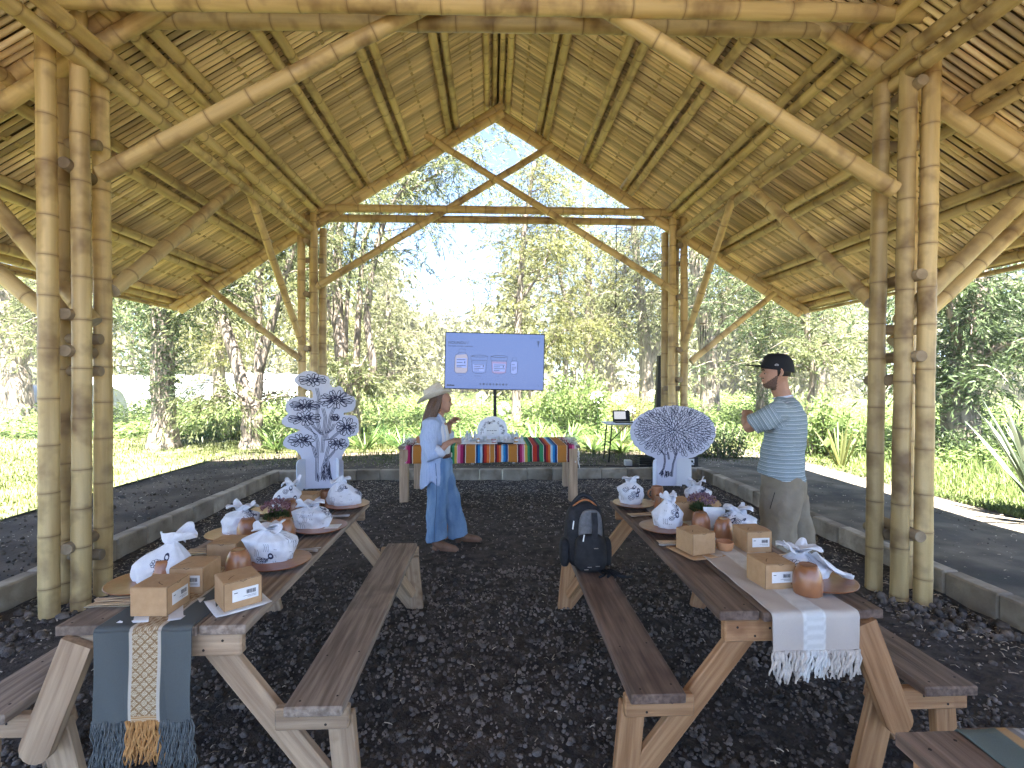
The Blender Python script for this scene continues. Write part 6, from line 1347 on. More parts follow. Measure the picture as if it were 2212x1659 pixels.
for k in range(6): a = k * PI / 3; q = MB(); q.tube([(3.40 + .04 * math.cos(a), 7.92 + .04 * math.sin(a), 2.54), (3.40 + .04 * math.cos(a), 7.92 + .04 * math.sin(a), 2.30 - .02 * k)], .004, 6); q.build('tube', 'black_metal', WC)
q = MB(); q.tube([(3.40, 7.92, 2.57), (3.72, 7.92, 2.36 + .36)], .003, 5); q.build('cord', 'black_plastic', WC)

# ------------------------------------------------------------------ backpack on the bench
MT['pack'] = mk('black_nylon', (.010, .010, .012), (.022, .022, .025), 30, rough=.7, bump=.25, bscale=14); MT['pack_grey'] = mk('grey_nylon', (.11, .11, .115), (.15, .15, .155), 50, rough=.8); MT['pack_orange'] = mk('orange_lining', (.34, .13, .05), rough=.7)
BP = tag(empty('backpack', (.60, 3.17, .455)), 'black backpack with grey front panel standing on the right bench', 'backpack'); bx, by, bz = .60, 3.19, .455
def pod(mb, c, sx, sy, sz, e=3.2, n=28, rows=18, lean=0.0, taper=.0):
    P_ = []
    for i in range(rows + 1):
        v = -PI / 2 + PI * i / rows; cz = math.copysign(abs(math.sin(v)) ** (2 / e), math.sin(v)); cr = abs(math.cos(v)) ** (2 / e); row = []
        for k in range(n + 1):
            u = 2 * PI * k / n; cx = math.copysign(abs(math.cos(u)) ** (2 / e), math.cos(u)); cy = math.copysign(abs(math.sin(u)) ** (2 / e), math.sin(u)); tp = 1 - taper * (cz + 1) / 2
            row.append((c[0] + sx / 2 * cr * cx * tp * (1 + .02 * math.sin(7 * u + v * 5)), c[1] + sy / 2 * cr * cy * tp + lean * (cz + 1), c[2] + sz / 2 * cz))
        P_.append(row)
    mb.grid(P_)
q = MB(); pod(q, (bx, by, bz + .205), .28, .17, .41, taper=.16, lean=.02); q.build('main_body', 'pack', BP, sm=True)
q = MB(); pod(q, (bx + .015, by - .105, bz + .125), .215, .10, .235, taper=.12); fp = q.build('front_pocket', 'pack', BP, sm=True)
q = MB(); pod(q, (bx + .02, by - .082, bz + .285), .165, .06, .20, taper=.22); q.build('grey_panel', 'pack_grey', BP, sm=True)
for sx in (-1, 1): q = MB(); pod(q, (bx + sx * .135, by - .01, bz + .10), .06, .12, .18); q.build('side_pocket', 'pack', BP, sm=True)
q = MB(); ribbon(q, [(bx + .035, by - .116, bz + .375), (bx + .04, by - .122, bz + .30), (bx + .03, by - .15, bz + .22)], .035, nrm=Vector((0, -1, 0))); o = q.build('strap', 'pack', BP); m = o.modifiers.new('t', 'SOLIDIFY'); m.thickness = .008
q = MB(); q.tube([(bx - .075 + .15 * t, by + .01 - .02 * math.sin(PI * t), bz + .385 + .045 * math.sin(PI * t)) for t in np.linspace(0, 1, 11)], .006, 8); q.build('handle', 'pack_orange', BP, sm=True)
q = MB(); q.tube([(bx - .08 + .16 * t, by + .045, bz + .38 + .07 * math.sin(PI * t)) for t in np.linspace(0, 1, 11)], .014, 8); q.build('shoulder_yoke', 'pack', BP, sm=True)
for (dx, dz, l) in ((-.088, .32, .05), (-.03, .245, .04)): q = MB(); q.tube([(bx + dx, by - .10 - (.04 if dz < .3 else .0), bz + dz), (bx + dx - .008, by - .106 - (.04 if dz < .3 else .0), bz + dz - l)], .0045, 6); q.build('zip_pull', 'steel', BP)
for (dx, dz) in ((.04, .165), (.0, .05), (.05, .055), (-.02, .035)): q = MB(); q.cbox((bx + dx, by - .156, bz + dz), (.026, .003, .005), .001); q.build('tab', 'steel', fp)
q = MB()
for k in range(5): q.tube([(bx + .06 + .02 * k, by - .12, bz + .02), (bx + .09 + .03 * k, by - .17 - .01 * k, bz + .008), (bx + .05 + .05 * k, by - .2, bz + .007)], .008, 6)
tag(q.build('dangling_straps', 'pack', BP, sm=True), kind='stuff')
# ------------------------------------------------------------------ people
MT['skin_w'] = mk('skin_warm', (.36, .185, .115), (.42, .225, .145), 12, rough=.55, spec=.35)
MT['skin_m'] = mk('skin_tan', (.36, .19, .12), (.43, .235, .155), 12, rough=.55, spec=.35)
MT['lip'] = mk('lips', (.30, .09, .075), rough=.45); MT['stubble'] = mk('beard_stubble', (.085, .05, .035), (.15, .09, .065), 160, rough=.8)
MT['hair'] = mk('brown_hair', (.045, .024, .014), (.14, .075, .04), 30, (14, 14, .6), rough=.5, spec=.4); MT['hair_d'] = mk('black_hair', (.012, .010, .009), rough=.6)
MT['eye_w'] = mk('eye_white', (.30, .24, .21), rough=.3); MT['eye_d'] = mk('eye_dark', (.02, .012, .008), rough=.2)
MT['shirt_w'] = mk('blue_cotton', (.34, .42, .60), (.40, .48, .66), 90, (1, 1, .02), rough=.9, bump=.1); MT['cuff'] = mk('pale_cotton', (.52, .56, .66), rough=.9)
MT['denim'] = mk('light_denim', (.085, .165, .30), (.22, .33, .48), 7, (1.6, 1.6, .35), 8, rough=.9, bump=.2, bscale=120, lo=.3, hi=.7); MT['white_top'] = mk('white_cloth', (.66, .65, .66), rough=.9)
MT['leather'] = mk('tan_leather', (.16, .085, .05), (.24, .135, .085), 12, rough=.6, bump=.1); MT['belt'] = mk('brown_belt', (.08, .03, .02), rough=.5)
MT['straw_hat'] = mk('woven_straw', (.56, .50, .40), (.70, .64, .53), 120, (1, 1, 2.5), rough=.85, bump=.4, bscale=110); MT['gold'] = mk('copper_ring', (.55, .25, .13), rough=.3, metal=.7)
MT['khaki'] = mk('khaki_cloth', (.19, .16, .115), (.255, .215, .16), 5, rough=.9, bump=.15, bscale=60); MT['cap'] = mk('black_cap', (.009, .009, .011), rough=.8); MT['capmark'] = mk('cap_stitching', (.35, .33, .32), rough=.7)
def mk_stripes():
    m = bpy.data.materials.new('striped_tee'); m.use_nodes = True; nt = m.node_tree; L = nt.links.new; bs = nt.nodes['Principled BSDF']; bs.inputs['Roughness'].default_value = .9; bs.inputs['Specular IOR Level'].default_value = .2
    at = nnode(nt, 'ShaderNodeAttribute', attribute_name='h'); tc = nnode(nt, 'ShaderNodeTexCoord'); nz = nnode(nt, 'ShaderNodeTexNoise'); nz.inputs['Scale'].default_value = 7; L(tc.outputs['Object'], nz.inputs['Vector'])
    mu = nnode(nt, 'ShaderNodeMath', operation='MULTIPLY_ADD'); mu.inputs[1].default_value = .006; L(nz.outputs['Fac'], mu.inputs[0]); L(at.outputs['Fac'], mu.inputs[2])
    s1 = nnode(nt, 'ShaderNodeMath', operation='MULTIPLY'); s1.inputs[1].default_value = 1 / .031; L(mu.outputs[0], s1.inputs[0]); fr = nnode(nt, 'ShaderNodeMath', operation='FRACT'); L(s1.outputs[0], fr.inputs[0])
    rp = nnode(nt, 'ShaderNodeValToRGB'); rp.color_ramp.interpolation = 'CONSTANT'; e = rp.color_ramp.elements; e[0].position = 0; e[0].color = (.20, .25, .275, 1); e[1].position = .36; e[1].color = (.52, .56, .58, 1)
    for p, c in ((.47, (.22, .28, .31, 1)), (.66, (.165, .215, .235, 1)), (.74, (.50, .54, .56, 1)), (.80, (.205, .26, .285, 1))): k = e.new(p); k.color = c
    L(fr.outputs[0], rp.inputs['Fac']); L(rp.outputs[0], bs.inputs['Base Color']); MT['tee'] = m
mk_stripes()

def interp(t, ks, vs): return float(np.interp(t, ks, vs))
def head_geo(mb, M, H=.225, nose=1.0, wide=1.0):
    """head in local x forward, y left, z up from the chin"""
    kt = [0, .04, .12, .2, .26, .33, .42, .5, .56, .7, .85, .94, 1.0]
    xf = [.052, .074, .086, .081, .088, .086, .086, .083, .091, .089, .066, .038, .0]; kb = [0, .12, .22, .3, .5, .7, .85, .94, 1.0]; xb = [.0, -.015, -.05, -.075, -.1, -.105, -.086, -.05, .0]
    kw = [0, .04, .12, .22, .35, .5, .65, .8, .92, 1.0]; ww = [.012, .03, .046, .057, .066, .072, .076, .068, .042, .0]; n = 44; rows = 46; vs = []; fs = []
    for i in range(rows + 1):
        t = i / rows; f, b, w = interp(t, kt, xf), interp(t, kb, xb), interp(t, kw, ww) * wide; cx = (f + b) / 2; rx = (f - b) / 2
        for k in range(n):
            a = 2 * PI * k / n; ca, sa = math.cos(a), math.sin(a); x = cx + rx * math.copysign(abs(ca) ** .9, ca); y = w * math.copysign(abs(sa) ** .88, sa); aa = a if a <= PI else a - 2 * PI
            if abs(aa) < 1.2:
                x += nose * .026 * math.exp(-(aa / .13) ** 2) * max(0, 1 - abs(t - .385) / (.045 if t < .385 else .15)) ** .9          # nose
                x -= .012 * math.exp(-((abs(aa) - .40) / .16) ** 2) * math.exp(-((t - .495) / .035) ** 2)                          # eye sockets
                x += .005 * math.exp(-(aa / .35) ** 2) * (math.exp(-((t - .275) / .018) ** 2) + math.exp(-((t - .235) / .018) ** 2)) - .004 * math.exp(-(aa / .35) ** 2) * math.exp(-((t - .255) / .010) ** 2)   # lips
                x += .005 * math.exp(-((abs(aa) - .4) / .25) ** 2) * math.exp(-((t - .555) / .022) ** 2)                           # brow
            vs.append(M @ Vector((x, y, t * H)))
        if i: fs += [((i - 1) * n + k, (i - 1) * n + (k + 1) % n, i * n + (k + 1) % n, i * n + k) for k in range(n)]
    fs.append(tuple(range(n))[::-1]); fs.append(tuple(rows * n + k for k in range(n))); mb.add(vs, fs)
    for s in (-1, 1):                                                                                                             # ears
        q_ = [M @ Vector((-.012 + .004 * math.cos(t) * 0, s * (.073 * wide), .105 + .012)) for t in (0,)]
        mb.tube([M @ Vector((-.010 - .018 * math.sin(t), s * (.071 * wide + .010 * math.sin(t * .9 + .4)), H * .50 + .030 * math.cos(t))) for t in np.linspace(.1, 3.0, 8)], [.006, .008, .009, .009, .009, .008, .008, .007], 7)
def hand_geo(mb, M, curl=(.5, .5, .6, .7), thumb=.5, flip=1, spread=.0):
    """x towards the fingertips, y to the thumb side (times flip), z out of the back of the hand"""
    R = M.to_3x3(); mb.cbox(M @ Vector((.045, 0, 0)), (.092, .078, .028), .010, rot=R); mb.tube([M @ Vector((-.05, 0, 0)), M @ Vector((-.01, 0, 0)), M @ Vector((.03, 0, 0))], [.026, .026, .03], 10)
    for k, (y, L, c) in enumerate(((.030, .072, curl[0]), (.010, .080, curl[1]), (-.010, .075, curl[2]), (-.029, .060, curl[3]))):
        p = Vector((.082, y * flip, 0)); a = .1; pts = [M @ Vector((.06, y * flip, 0)), M @ p]
        for j, fr in enumerate((.44, .32, .24)):
            a += c * (.9 if j == 0 else 1.15); d = Vector((math.cos(a), spread * y * 9 * flip, -math.sin(a))); p = p + d * L * fr; pts.append(M @ p)
        mb.tube(pts, [.0095, .0098, .0090, .0082, .0068], 9)
    p = Vector((.02, .034 * flip, -.006)); q1 = p + Vector((.028, .024 * flip, -.010 - .02 * thumb)); q2 = q1 + Vector((.028, .006 * flip - .012 * thumb * flip, -.012 - .02 * thumb)); q3 = q2 + Vector((.020, -.006 * thumb * flip, -.008 - .012 * thumb))
    mb.tube([M @ Vector((.0, .02 * flip, 0)), M @ p, M @ q1, M @ q2, M @ q3], [.014, .0145, .0115, .0105, .0078], 9)
def fr3(o, x, z): 
    x = Vector(x).normalized(); z = Vector(z); y = z.cross(x).normalized(); z = x.cross(y); m = Matrix((x, y, z)).transposed().to_4x4(); m.translation = Vector(o); return m
def loft(mb, rings, n=40, fold=0.0, seed=0, nf=(5, 9)):
    """rings: (centre, rx, ry, yaw, z-tilt function or None); closed solid"""
    vs = []; fs = []; rr = random.Random(seed); ph = [rr.uniform(0, 6) for _ in range(4)]
    for i, (c, rx, ry, yw, *zt) in enumerate(rings):
        for k in range(n):
            a = 2 * PI * k / n; f = 1 + fold * (math.sin(nf[0] * a + ph[0] + i * .35) * .6 + math.sin(nf[1] * a + ph[1] - i * .5) * .4); x, y = rx * f * math.cos(a), ry * f * math.sin(a); z = zt[0](a) if zt else 0
            vs.append((c[0] + x * math.cos(yw) - y * math.sin(yw), c[1] + x * math.sin(yw) + y * math.cos(yw), c[2] + z))
        if i: fs += [((i - 1) * n + k, (i - 1) * n + (k + 1) % n, i * n + (k + 1) % n, i * n + k) for k in range(n)]
    fs.append(tuple(range(n))[::-1]); fs.append(tuple((len(rings) - 1) * n + k for k in range(n))); mb.add(vs, fs)
def eyes(root, M, body):
    for s in (-1, 1):
        q = MB(); c = M @ Vector((.0690, s * .0300, .112)); q.lathe([(0, -.0075), (.0065, -.004), (.0095, 0), (.0065, .004), (0, .0075)], 12, c=c); e = q.build('eye', 'eye_w', body, sm=True); q = MB(); c2 = M @ Vector((.0755, s * .0305, .112)); q.lathe([(0, -.0052), (.0042, -.003), (.0055, 0), (.0042, .003), (0, .0052)], 10, c=c2); q.build('iris', 'eye_d', body, sm=True)

# --- woman
cx, cy = -.53, 4.98
WO = tag(empty('person', (cx, cy, 0)), 'person in straw hat, open blue shirt and wide jeans, gesturing with both hands', 'person')
MH = fr3((-.495, cy, 1.330), (1, -.04, -.03), (0, 0, 1)); b = MB(); head_geo(b, MH, H=.222, nose=1.25, wide=.95)
b.tube([(-.55, cy, 1.18), (-.535, cy, 1.27), (-.515, cy, 1.335), (-.50, cy, 1.40)], [.075, .052, .047, .05], 14)
b.tube([(-.53, cy, .82), (-.53, cy, .95), (-.54, cy, 1.1), (-.55, cy, 1.22), (-.545, cy, 1.27)], [.11, .10, .11, .105, .05], 16)
for y, k in ((4.90, -.52), (5.08, -.44)): b.tube([(-.53, y, .88), (k, y, .47), (k - .03, y, .10), (k, y, .06)], [.08, .055, .04, .04], 12)
RA = [(-.575, 4.81, 1.235), (-.60, 4.745, 1.07), (-.565, 4.735, .925), (-.49, 4.74, .985), (-.425, 4.745, 1.045)]; LA = [(-.555, 5.14, 1.235), (-.53, 5.19, 1.08), (-.475, 5.20, .985), (-.45, 5.17, 1.09), (-.43, 5.12, 1.20)]
b.tube([(-.55, cy, 1.22)] + RA, [.06, .05, .044, .040, .034, .026], 12); b.tube([(-.55, cy, 1.22)] + LA, [.06, .05, .044, .040, .034, .026], 12)
hand_geo(b, fr3((-.415, 4.745, 1.055), (.95, -.05, .42), (-.35, -.35, .85)), curl=(.55, .6, .6, .6), thumb=.9, flip=1); hand_geo(b, fr3((-.425, 5.11, 1.215), (.75, -.2, .62), (-.5, .5, .6)), curl=(.6, .65, .7, .75), thumb=.9, flip=-1)
me = remesh(b, .0066, 'body', ['skin_w', 'lip'], 2, .5)
iv = MH.inverted(); mi = np.zeros(len(me.polygons), dtype=np.int32)
for p in me.polygons:
    c = iv @ p.center
    if .045 < c.z < .066 and c.x > .076 and abs(c.y) < .021: mi[p.index] = 1
me.polygons.foreach_set('material_index', mi); BODY = link(bpy.data.objects.new('body', me), WO); eyes(WO, MH, BODY)
for s in (-1, 1): q = MB(); ribbon(q, [MH @ Vector((.089 - .012 * t, s * (.016 + .028 * t), .128 + .006 * math.sin(PI * t))) for t in np.linspace(0, 1, 6)], .007, nrm=(MH.to_3x3() @ Vector((1, 0, 0))), lift=.003); q.build('eyebrow', 'hair', BODY)
# shirt, open over a white top
q = MB(); hem = lambda a: (.075 * math.exp(-((a - 4.75) / .42) ** 2) + .075 * math.exp(-((a - 1.55) / .42) ** 2)) - .035 * math.exp(-((a - PI) / .6) ** 2)
loft(q, [((-.575, cy, .61), .125, .205, 0, hem), ((-.572, cy, .72), .13, .205, 0, lambda a: .4 * hem(a)), ((-.57, cy, .86), .125, .195, 0), ((-.575, cy, 1.0), .122, .19, 0), ((-.585, cy, 1.12), .12, .19, 0), ((-.575, cy, 1.22), .11, .178, 0), ((-.56, cy, 1.275), .08, .13, 0), ((-.545, cy, 1.315), .055, .07, 0)], 48, .028, 3, (6, 11))
for A in (RA, LA): q.tube([(-.56, cy + (A[0][1] - cy) * .6, 1.225), (A[0][0], A[0][1], A[0][2] - .01), A[1], (A[2][0] - .005, A[2][1], A[2][2] + .005), (A[3][0] - .005, A[3][1], A[3][2])], [.08, .085, .078, .074, .062], 16)
me = remesh(q, .009, 'shirt', ['shirt_w'], 3, .5); SH_ = link(bpy.data.objects.new('shirt', me), WO)
t_ = bpy.data.textures.new('folds', 'CLOUDS'); t_.noise_scale = .11; dm = SH_.modifiers.new('d', 'DISPLACE'); dm.texture = t_; dm.strength = .034; dm.texture_coords = 'LOCAL'
for A in (RA, LA):
    d = (Vector(A[4]) - Vector(A[3])).normalized(); c = Vector(A[3]); q = MB(); q.tube([c - d * .03, c - d * .025, c + d * .028, c + d * .033, c + d * .02], [.055, .067, .064, .054, .045], 20, cap=False); q.build('cuff', 'cuff', SH_, sm=True)
q = MB(); q.tube([(-.46, cy - .09, .93), (-.452, cy - .085, 1.1), (-.47, cy - .075, 1.22), (-.50, cy - .07, 1.30), (-.555, cy, 1.335), (-.50, cy + .07, 1.30)], [.016, .016, .018, .020, .022, .018], 8, flat=.6); q.build('collar', 'cuff', SH_, sm=True)
q = MB(); loft(q, [((-.50, cy, .885), .085, .125, 0), ((-.50, cy, .98), .088, .12, 0), ((-.505, cy, 1.1), .088, .12, 0), ((-.515, cy, 1.2), .075, .11, 0), ((-.525, cy, 1.25), .055, .08, 0)], 32, .02, 5); q.build('white_top', 'white_top', WO, sm=True)
q = MB(); loft(q, [((-.52, cy, .84), .118, .158, 0), ((-.52, cy, .90), .112, .15, 0), ((-.515, cy, .915), .108, .146, 0)], 32)
loft(q, [((-.535, 4.90, .10), .100, .098, 0, lambda a: .025 * math.cos(a)), ((-.535, 4.90, .18), .095, .096, 0), ((-.535, 4.90, .35), .092, .095, 0), ((-.535, 4.905, .55), .096, .096, 0), ((-.525, 4.915, .75), .11, .10, 0), ((-.525, 4.92, .86), .105, .10, 0)], 36, .045, 8, (4, 7))
loft(q, [((-.345, 5.10, .075), .105, .10, 0, lambda a: .02 * math.cos(a)), ((-.355, 5.09, .18), .10, .10, 0), ((-.40, 5.07, .38), .095, .098, 0), ((-.445, 5.055, .58), .098, .098, 0), ((-.49, 5.045, .76), .105, .10, 0), ((-.51, 5.04, .86), .105, .10, 0)], 36, .045, 9, (4, 7))
me = remesh(q, .009, 'jeans', ['denim'], 2, .5); JN = link(bpy.data.objects.new('jeans', me), WO); dm = JN.modifiers.new('d', 'DISPLACE'); dm.texture = t_; dm.strength = .040; dm.texture_coords = 'LOCAL'
q = MB(); ribbon(q, [(-.535 + .012 * math.sin(t * 5), 4.795 - .004 * math.sin(t * 9), .86 - .74 * t) for t in np.linspace(0, 1, 16)], .006, nrm=Vector((0, -1, 0)), lift=.008); q.build('seam', mk('denim_seam', (.06, .11, .20), rough=.9), JN)
q = MB(); loft(q, [((-.515, cy, .895), .118, .155, 0), ((-.515, cy, .93), .116, .153, 0)], 32); bl_ = q.build('belt', 'belt', WO, sm=True); q = MB(); q.cbox((-.397, cy - .01, .912), (.01, .05, .042), .004); q.build('buckle', 'steel', bl_)
def boot(hx, hy, tx, ty, name='boot'):
    h = Vector((hx, hy, 0)); t = Vector((tx, ty, 0)); d = (t - h).normalized(); L = (t - h).length; q = MB()
    q.tube([h + d * .03 + Vector((0, 0, .20)), h + d * .03 + Vector((0, 0, .13)), h + d * .035 + Vector((0, 0, .08)), h + d * .08 + Vector((0, 0, .055)), h + d * (L * .6) + Vector((0, 0, .042)), h + d * (L * .85) + Vector((0, 0, .034)), t + Vector((0, 0, .026))], [.050, .045, .046, .046, .037, .030, .010], 14)
    q.cbox(h + d * .03 + Vector((0, 0, .02)), (.055, .055, .05), .008, rot=Matrix.Rotation(math.atan2(d.y, d.x), 3, 'Z')); q.cbox(h + d * (L * .62) + Vector((0, 0, .012)), (L * .62, .062, .012), .004, rot=Matrix.Rotation(math.atan2(d.y, d.x), 3, 'Z'))
    me = remesh(q, .005, 'boot', ['leather'], 3, .5); link(bpy.data.objects.new('boot', me), WO)
boot(-.575, 4.885, -.315, 4.80); boot(-.37, 5.12, -.10, 5.10)
# hair under the hat, falling behind the shoulder
q = MB(); loft(q, [((-.545, cy, 1.36), .05, .072, 0), ((-.535, cy, 1.42), .072, .082, 0), ((-.525, cy, 1.48), .082, .084, 0), ((-.52, cy, 1.53), .075, .075, 0)], 28, .02, 4)
q.tube([(-.565, cy - .02, 1.47), (-.60, cy - .035, 1.38), (-.635, cy - .05, 1.27), (-.665, cy - .055, 1.17), (-.675, cy - .05, 1.09)], [.045, .05, .045, .035, .012], 12); q.tube([(-.50, cy - .074, 1.46), (-.515, cy - .085, 1.38), (-.55, cy - .09, 1.30), (-.60, cy - .085, 1.2)], [.014, .017, .017, .008], 8); q.tube([(-.52, cy - .06, 1.46), (-.55, cy - .08, 1.38), (-.59, cy - .085, 1.28), (-.63, cy - .08, 1.17)], [.03, .032, .028, .01], 10)
me = remesh(q, .006, 'hair', ['hair'], 2, .4); link(bpy.data.objects.new('hair', me), WO)
q = MB(); c = Vector((-.512, cy - .082, 1.355)); q.tube([c + Vector((.018 * math.cos(t), .0, .018 * math.sin(t))) for t in np.linspace(0, 2 * PI, 14)], .0055, 7); q.build('earring', 'gold', WO, sm=True)
# straw hat: a thing worn
HT = tag(empty('straw_hat', (-.565, cy, 1.50)), 'pale woven straw hat with upturned brim on the gesturing person', 'hat'); MHt = Matrix.Translation((-.56, cy, 1.487)) @ Matrix.Rotation(-math.radians(19), 4, 'Y')
P_ = []
for i in range(9):
    t = i / 8; R_ = .088 + .092 * t; row = []
    for k in range(49):
        a = 2 * PI * k / 48; up_ = .055 * t ** 1.6 * abs(math.sin(a)) ** 1.5 - .012 * t * abs(math.cos(a)) ** 2; row.append(MHt @ Vector((R_ * 1.06 * math.cos(a), R_ * .98 * math.sin(a) * (1 - .10 * t * abs(math.sin(a))), up_)))
    P_.append(row)
q = MB(); q.grid(P_); o = q.build('brim', 'straw_hat', HT, sm=True); m = o.modifiers.new('t', 'SOLIDIFY'); m.thickness = .004
P_ = []
for (rr, z) in ((.090, 0), (.092, .02), (.090, .06), (.086, .095), (.076, .112), (.055, .116), (.03, .108), (.001, .104)):
    P_.append([MHt @ Vector((rr * 1.10 * math.cos(2 * PI * k / 48), rr * .93 * math.sin(2 * PI * k / 48) * (1 - .22 * max(0, math.cos(2 * PI * k / 48)) * (z > .05)), z + (.012 * math.cos(2 * PI * k / 48 * 1) * (z > .08)))) for k in range(49)])
q = MB(); q.grid(P_); q.build('crown', 'straw_hat', HT, sm=True)
P_ = [[MHt @ Vector((.0935 * 1.10 * math.cos(2 * PI * k / 48), .0935 * .93 * math.sin(2 * PI * k / 48), z)) for k in range(49)] for z in (.004, .024)]; q = MB(); q.grid(P_); q.build('hat_band', mk('hat_band', (.34, .27, .19), (.45, .38, .28), 60, rough=.8), HT, sm=True)

# --- man
mx, my = 2.15, 3.60; YW = math.atan2(.60, -.80)                                # the way his chest faces
Fv = Vector((math.cos(YW), math.sin(YW), 0)); Lv = Vector((-Fv.y, Fv.x, 0)); C0 = Vector((mx, my, 0))
def W(f, l, z): return C0 + Fv * f + Lv * l + Vector((0, 0, z))
MN = tag(empty('person', (mx, my, 0)), 'person in black cap, striped blue tee and khaki trousers, seen from behind', 'person')
MH = fr3((2.075, 3.575, 1.590), (-.955, .30, -.02), (.02, 0, 1)); b = MB(); head_geo(b, MH, H=.235, nose=1.35, wide=1.05)
b.tube([W(-.02, 0, 1.40), W(-.01, 0, 1.50), W(.02, .02, 1.58), (2.10, 3.585, 1.66)], [.085, .066, .060, .062], 14); b.tube([W(0, 0, .90), W(0, 0, 1.05), W(-.01, 0, 1.2), W(-.02, 0, 1.38), W(-.02, 0, 1.46)], [.10, .10, .11, .11, .07], 16)
for s in (-1, 1): b.tube([W(0, s * .07, .90), W(.02 if s > 0 else -.06, s * .12, .50), W(.03 if s > 0 else -.13, s * .125, .10), W(.05 if s > 0 else -.11, s * .125, .06)], [.07, .055, .04, .04], 12)
LA = [W(.0, .19, 1.435), W(.10, .235, 1.37), W(.20, .215, 1.315), W(.235, .09, 1.35), W(.25, -.02, 1.385)]; RA = [W(.0, -.195, 1.43), W(-.05, -.255, 1.28), W(-.075, -.28, 1.14), W(-.06, -.285, 1.03), W(-.02, -.27, .92)]
for A in (LA, RA): b.tube([W(-.02, 0, 1.42)] + A, [.07, .062, .052, .046, .040, .031], 12)
hand_geo(b, fr3(LA[4], LA[4] - LA[3], (0, 0, 1)), curl=(.3, .35, .4, .4), thumb=.3, flip=-1); hand_geo(b, fr3(RA[4], RA[4] - RA[3], -Lv), curl=(.35, .4, .4, .45), thumb=.3, flip=1)
me = remesh(b, .0070, 'body', ['skin_m', 'lip', 'stubble'], 2, .5); iv = MH.inverted(); mi = np.zeros(len(me.polygons), dtype=np.int32)
for p in me.polygons:
    c = iv @ p.center
    if c.length < .3 and c.z < .115 and c.x > -.005:
        lim = .030 + .055 * max(0, min(1, (.075 - c.x) / .07))
        if c.z < lim + .012 and c.z > -.012 and c.x > .0: mi[p.index] = 2
        if .072 < c.z < .082 and c.x > .072 and abs(c.y) < .03: mi[p.index] = 2
        if .051 < c.z < .069 and c.x > .078 and abs(c.y) < .021: mi[p.index] = 1
me.polygons.foreach_set('material_index', mi); BODY = link(bpy.data.objects.new('body', me), MN); eyes(MN, MH, BODY)
for s in (-1, 1): q = MB(); ribbon(q, [MH @ Vector((.091 - .013 * t, s * (.014 + .034 * t), .135 + .006 * math.sin(PI * t))) for t in np.linspace(0, 1, 6)], .010, nrm=(MH.to_3x3() @ Vector((1, 0, 0))), lift=.003); q.build('eyebrow', 'hair_d', BODY)
q = MB(); loft(q, [(W(.012, 0, .945), .158, .185, YW, lambda a: .03 * math.cos(a + .2)), (W(.012, 0, 1.02), .155, .185, YW), (W(.008, 0, 1.14), .142, .19, YW), (W(-.015, 0, 1.28), .140, .212, YW), (W(-.02, 0, 1.40), .128, .225, YW), (W(-.02, 0, 1.46), .10, .20, YW), (W(-.015, 0, 1.50), .078, .12, YW), (W(-.005, 0, 1.53), .065, .075, YW)], 48, .02, 6, (5, 8))
q.tube([W(-.02, .12, 1.42), LA[0], LA[1], LA[1] * .3 + LA[2] * .7], [.08, .086, .080, .074], 16); q.tube([W(-.02, -.12, 1.42), RA[0], RA[1], RA[1] * .55 + RA[2] * .45], [.08, .086, .082, .080], 16)
me = remesh(q, .009, 'tee_shirt', ['tee'], 3, .5)
co = np.empty(len(me.vertices) * 3, dtype=np.float32); me.vertices.foreach_get('co', co); co = co.reshape(-1, 3).astype(float); h = co[:, 2].copy()
# stripes follow the sleeve: measure along the arm there
ax = np.array((LA[2] - LA[0]).normalized()); rel = co - np.array(LA[0]); al = rel @ ax; side = (co - np.array(C0)) @ np.array(Lv); fwd = (co - np.array(C0)) @ np.array(Fv); msk = (al > .02) & ((side > .205) | (fwd > .125)) & (np.linalg.norm(rel - al[:, None] * ax, axis=1) < .11); h[msk] = 1.45 - al[msk] * 1.15
set_attr(me, 'h', h); TS = link(bpy.data.objects.new('tee_shirt', me), MN); dm = TS.modifiers.new('d', 'DISPLACE'); dm.texture = t_; dm.strength = .030; dm.texture_coords = 'LOCAL'
q = MB(); q.tube([W(.06 * math.cos(t) * 1.05 + .005, .066 * math.sin(t), 1.528 + .012 * -math.cos(t)) for t in np.linspace(0, 2 * PI, 25)], .009, 7); q.build('neckband', 'cuff', TS, sm=True)
q = MB(); loft(q, [(W(0, 0, .80), .15, .19, YW), (W(0, 0, .90), .148, .188, YW), (W(0, 0, .97), .14, .178, YW)], 32)
for s in (-1, 1):
    g = .04 if s > 0 else -.13
    loft(q, [(W(g, s * .125, .03), .108, .092, YW), (W(g * .95 - .005, s * .124, .15), .108, .092, YW), (W(g * .75 - .01, s * .122, .40), .112, .095, YW), (W(g * .45 - .005, s * .114, .62), .122, .100, YW), (W(g * .15, s * .10, .78), .14, .105, YW), (W(.0, s * .088, .88), .135, .105, YW)], 36, .05, 12 + s, (4, 7))
me = remesh(q, .010, 'trousers', ['khaki'], 2, .5); TR = link(bpy.data.objects.new('trousers', me), MN); dm = TR.modifiers.new('d', 'DISPLACE'); dm.texture = t_; dm.strength = .034; dm.texture_coords = 'LOCAL'
q = MB(); ribbon(q, [W(.03 + .03 * t, .20 + .004, .86 - .12 * t) for t in np.linspace(0, 1, 5)], .005, nrm=Lv, lift=.012); q.build('pocket_slit', 'nail', TR)
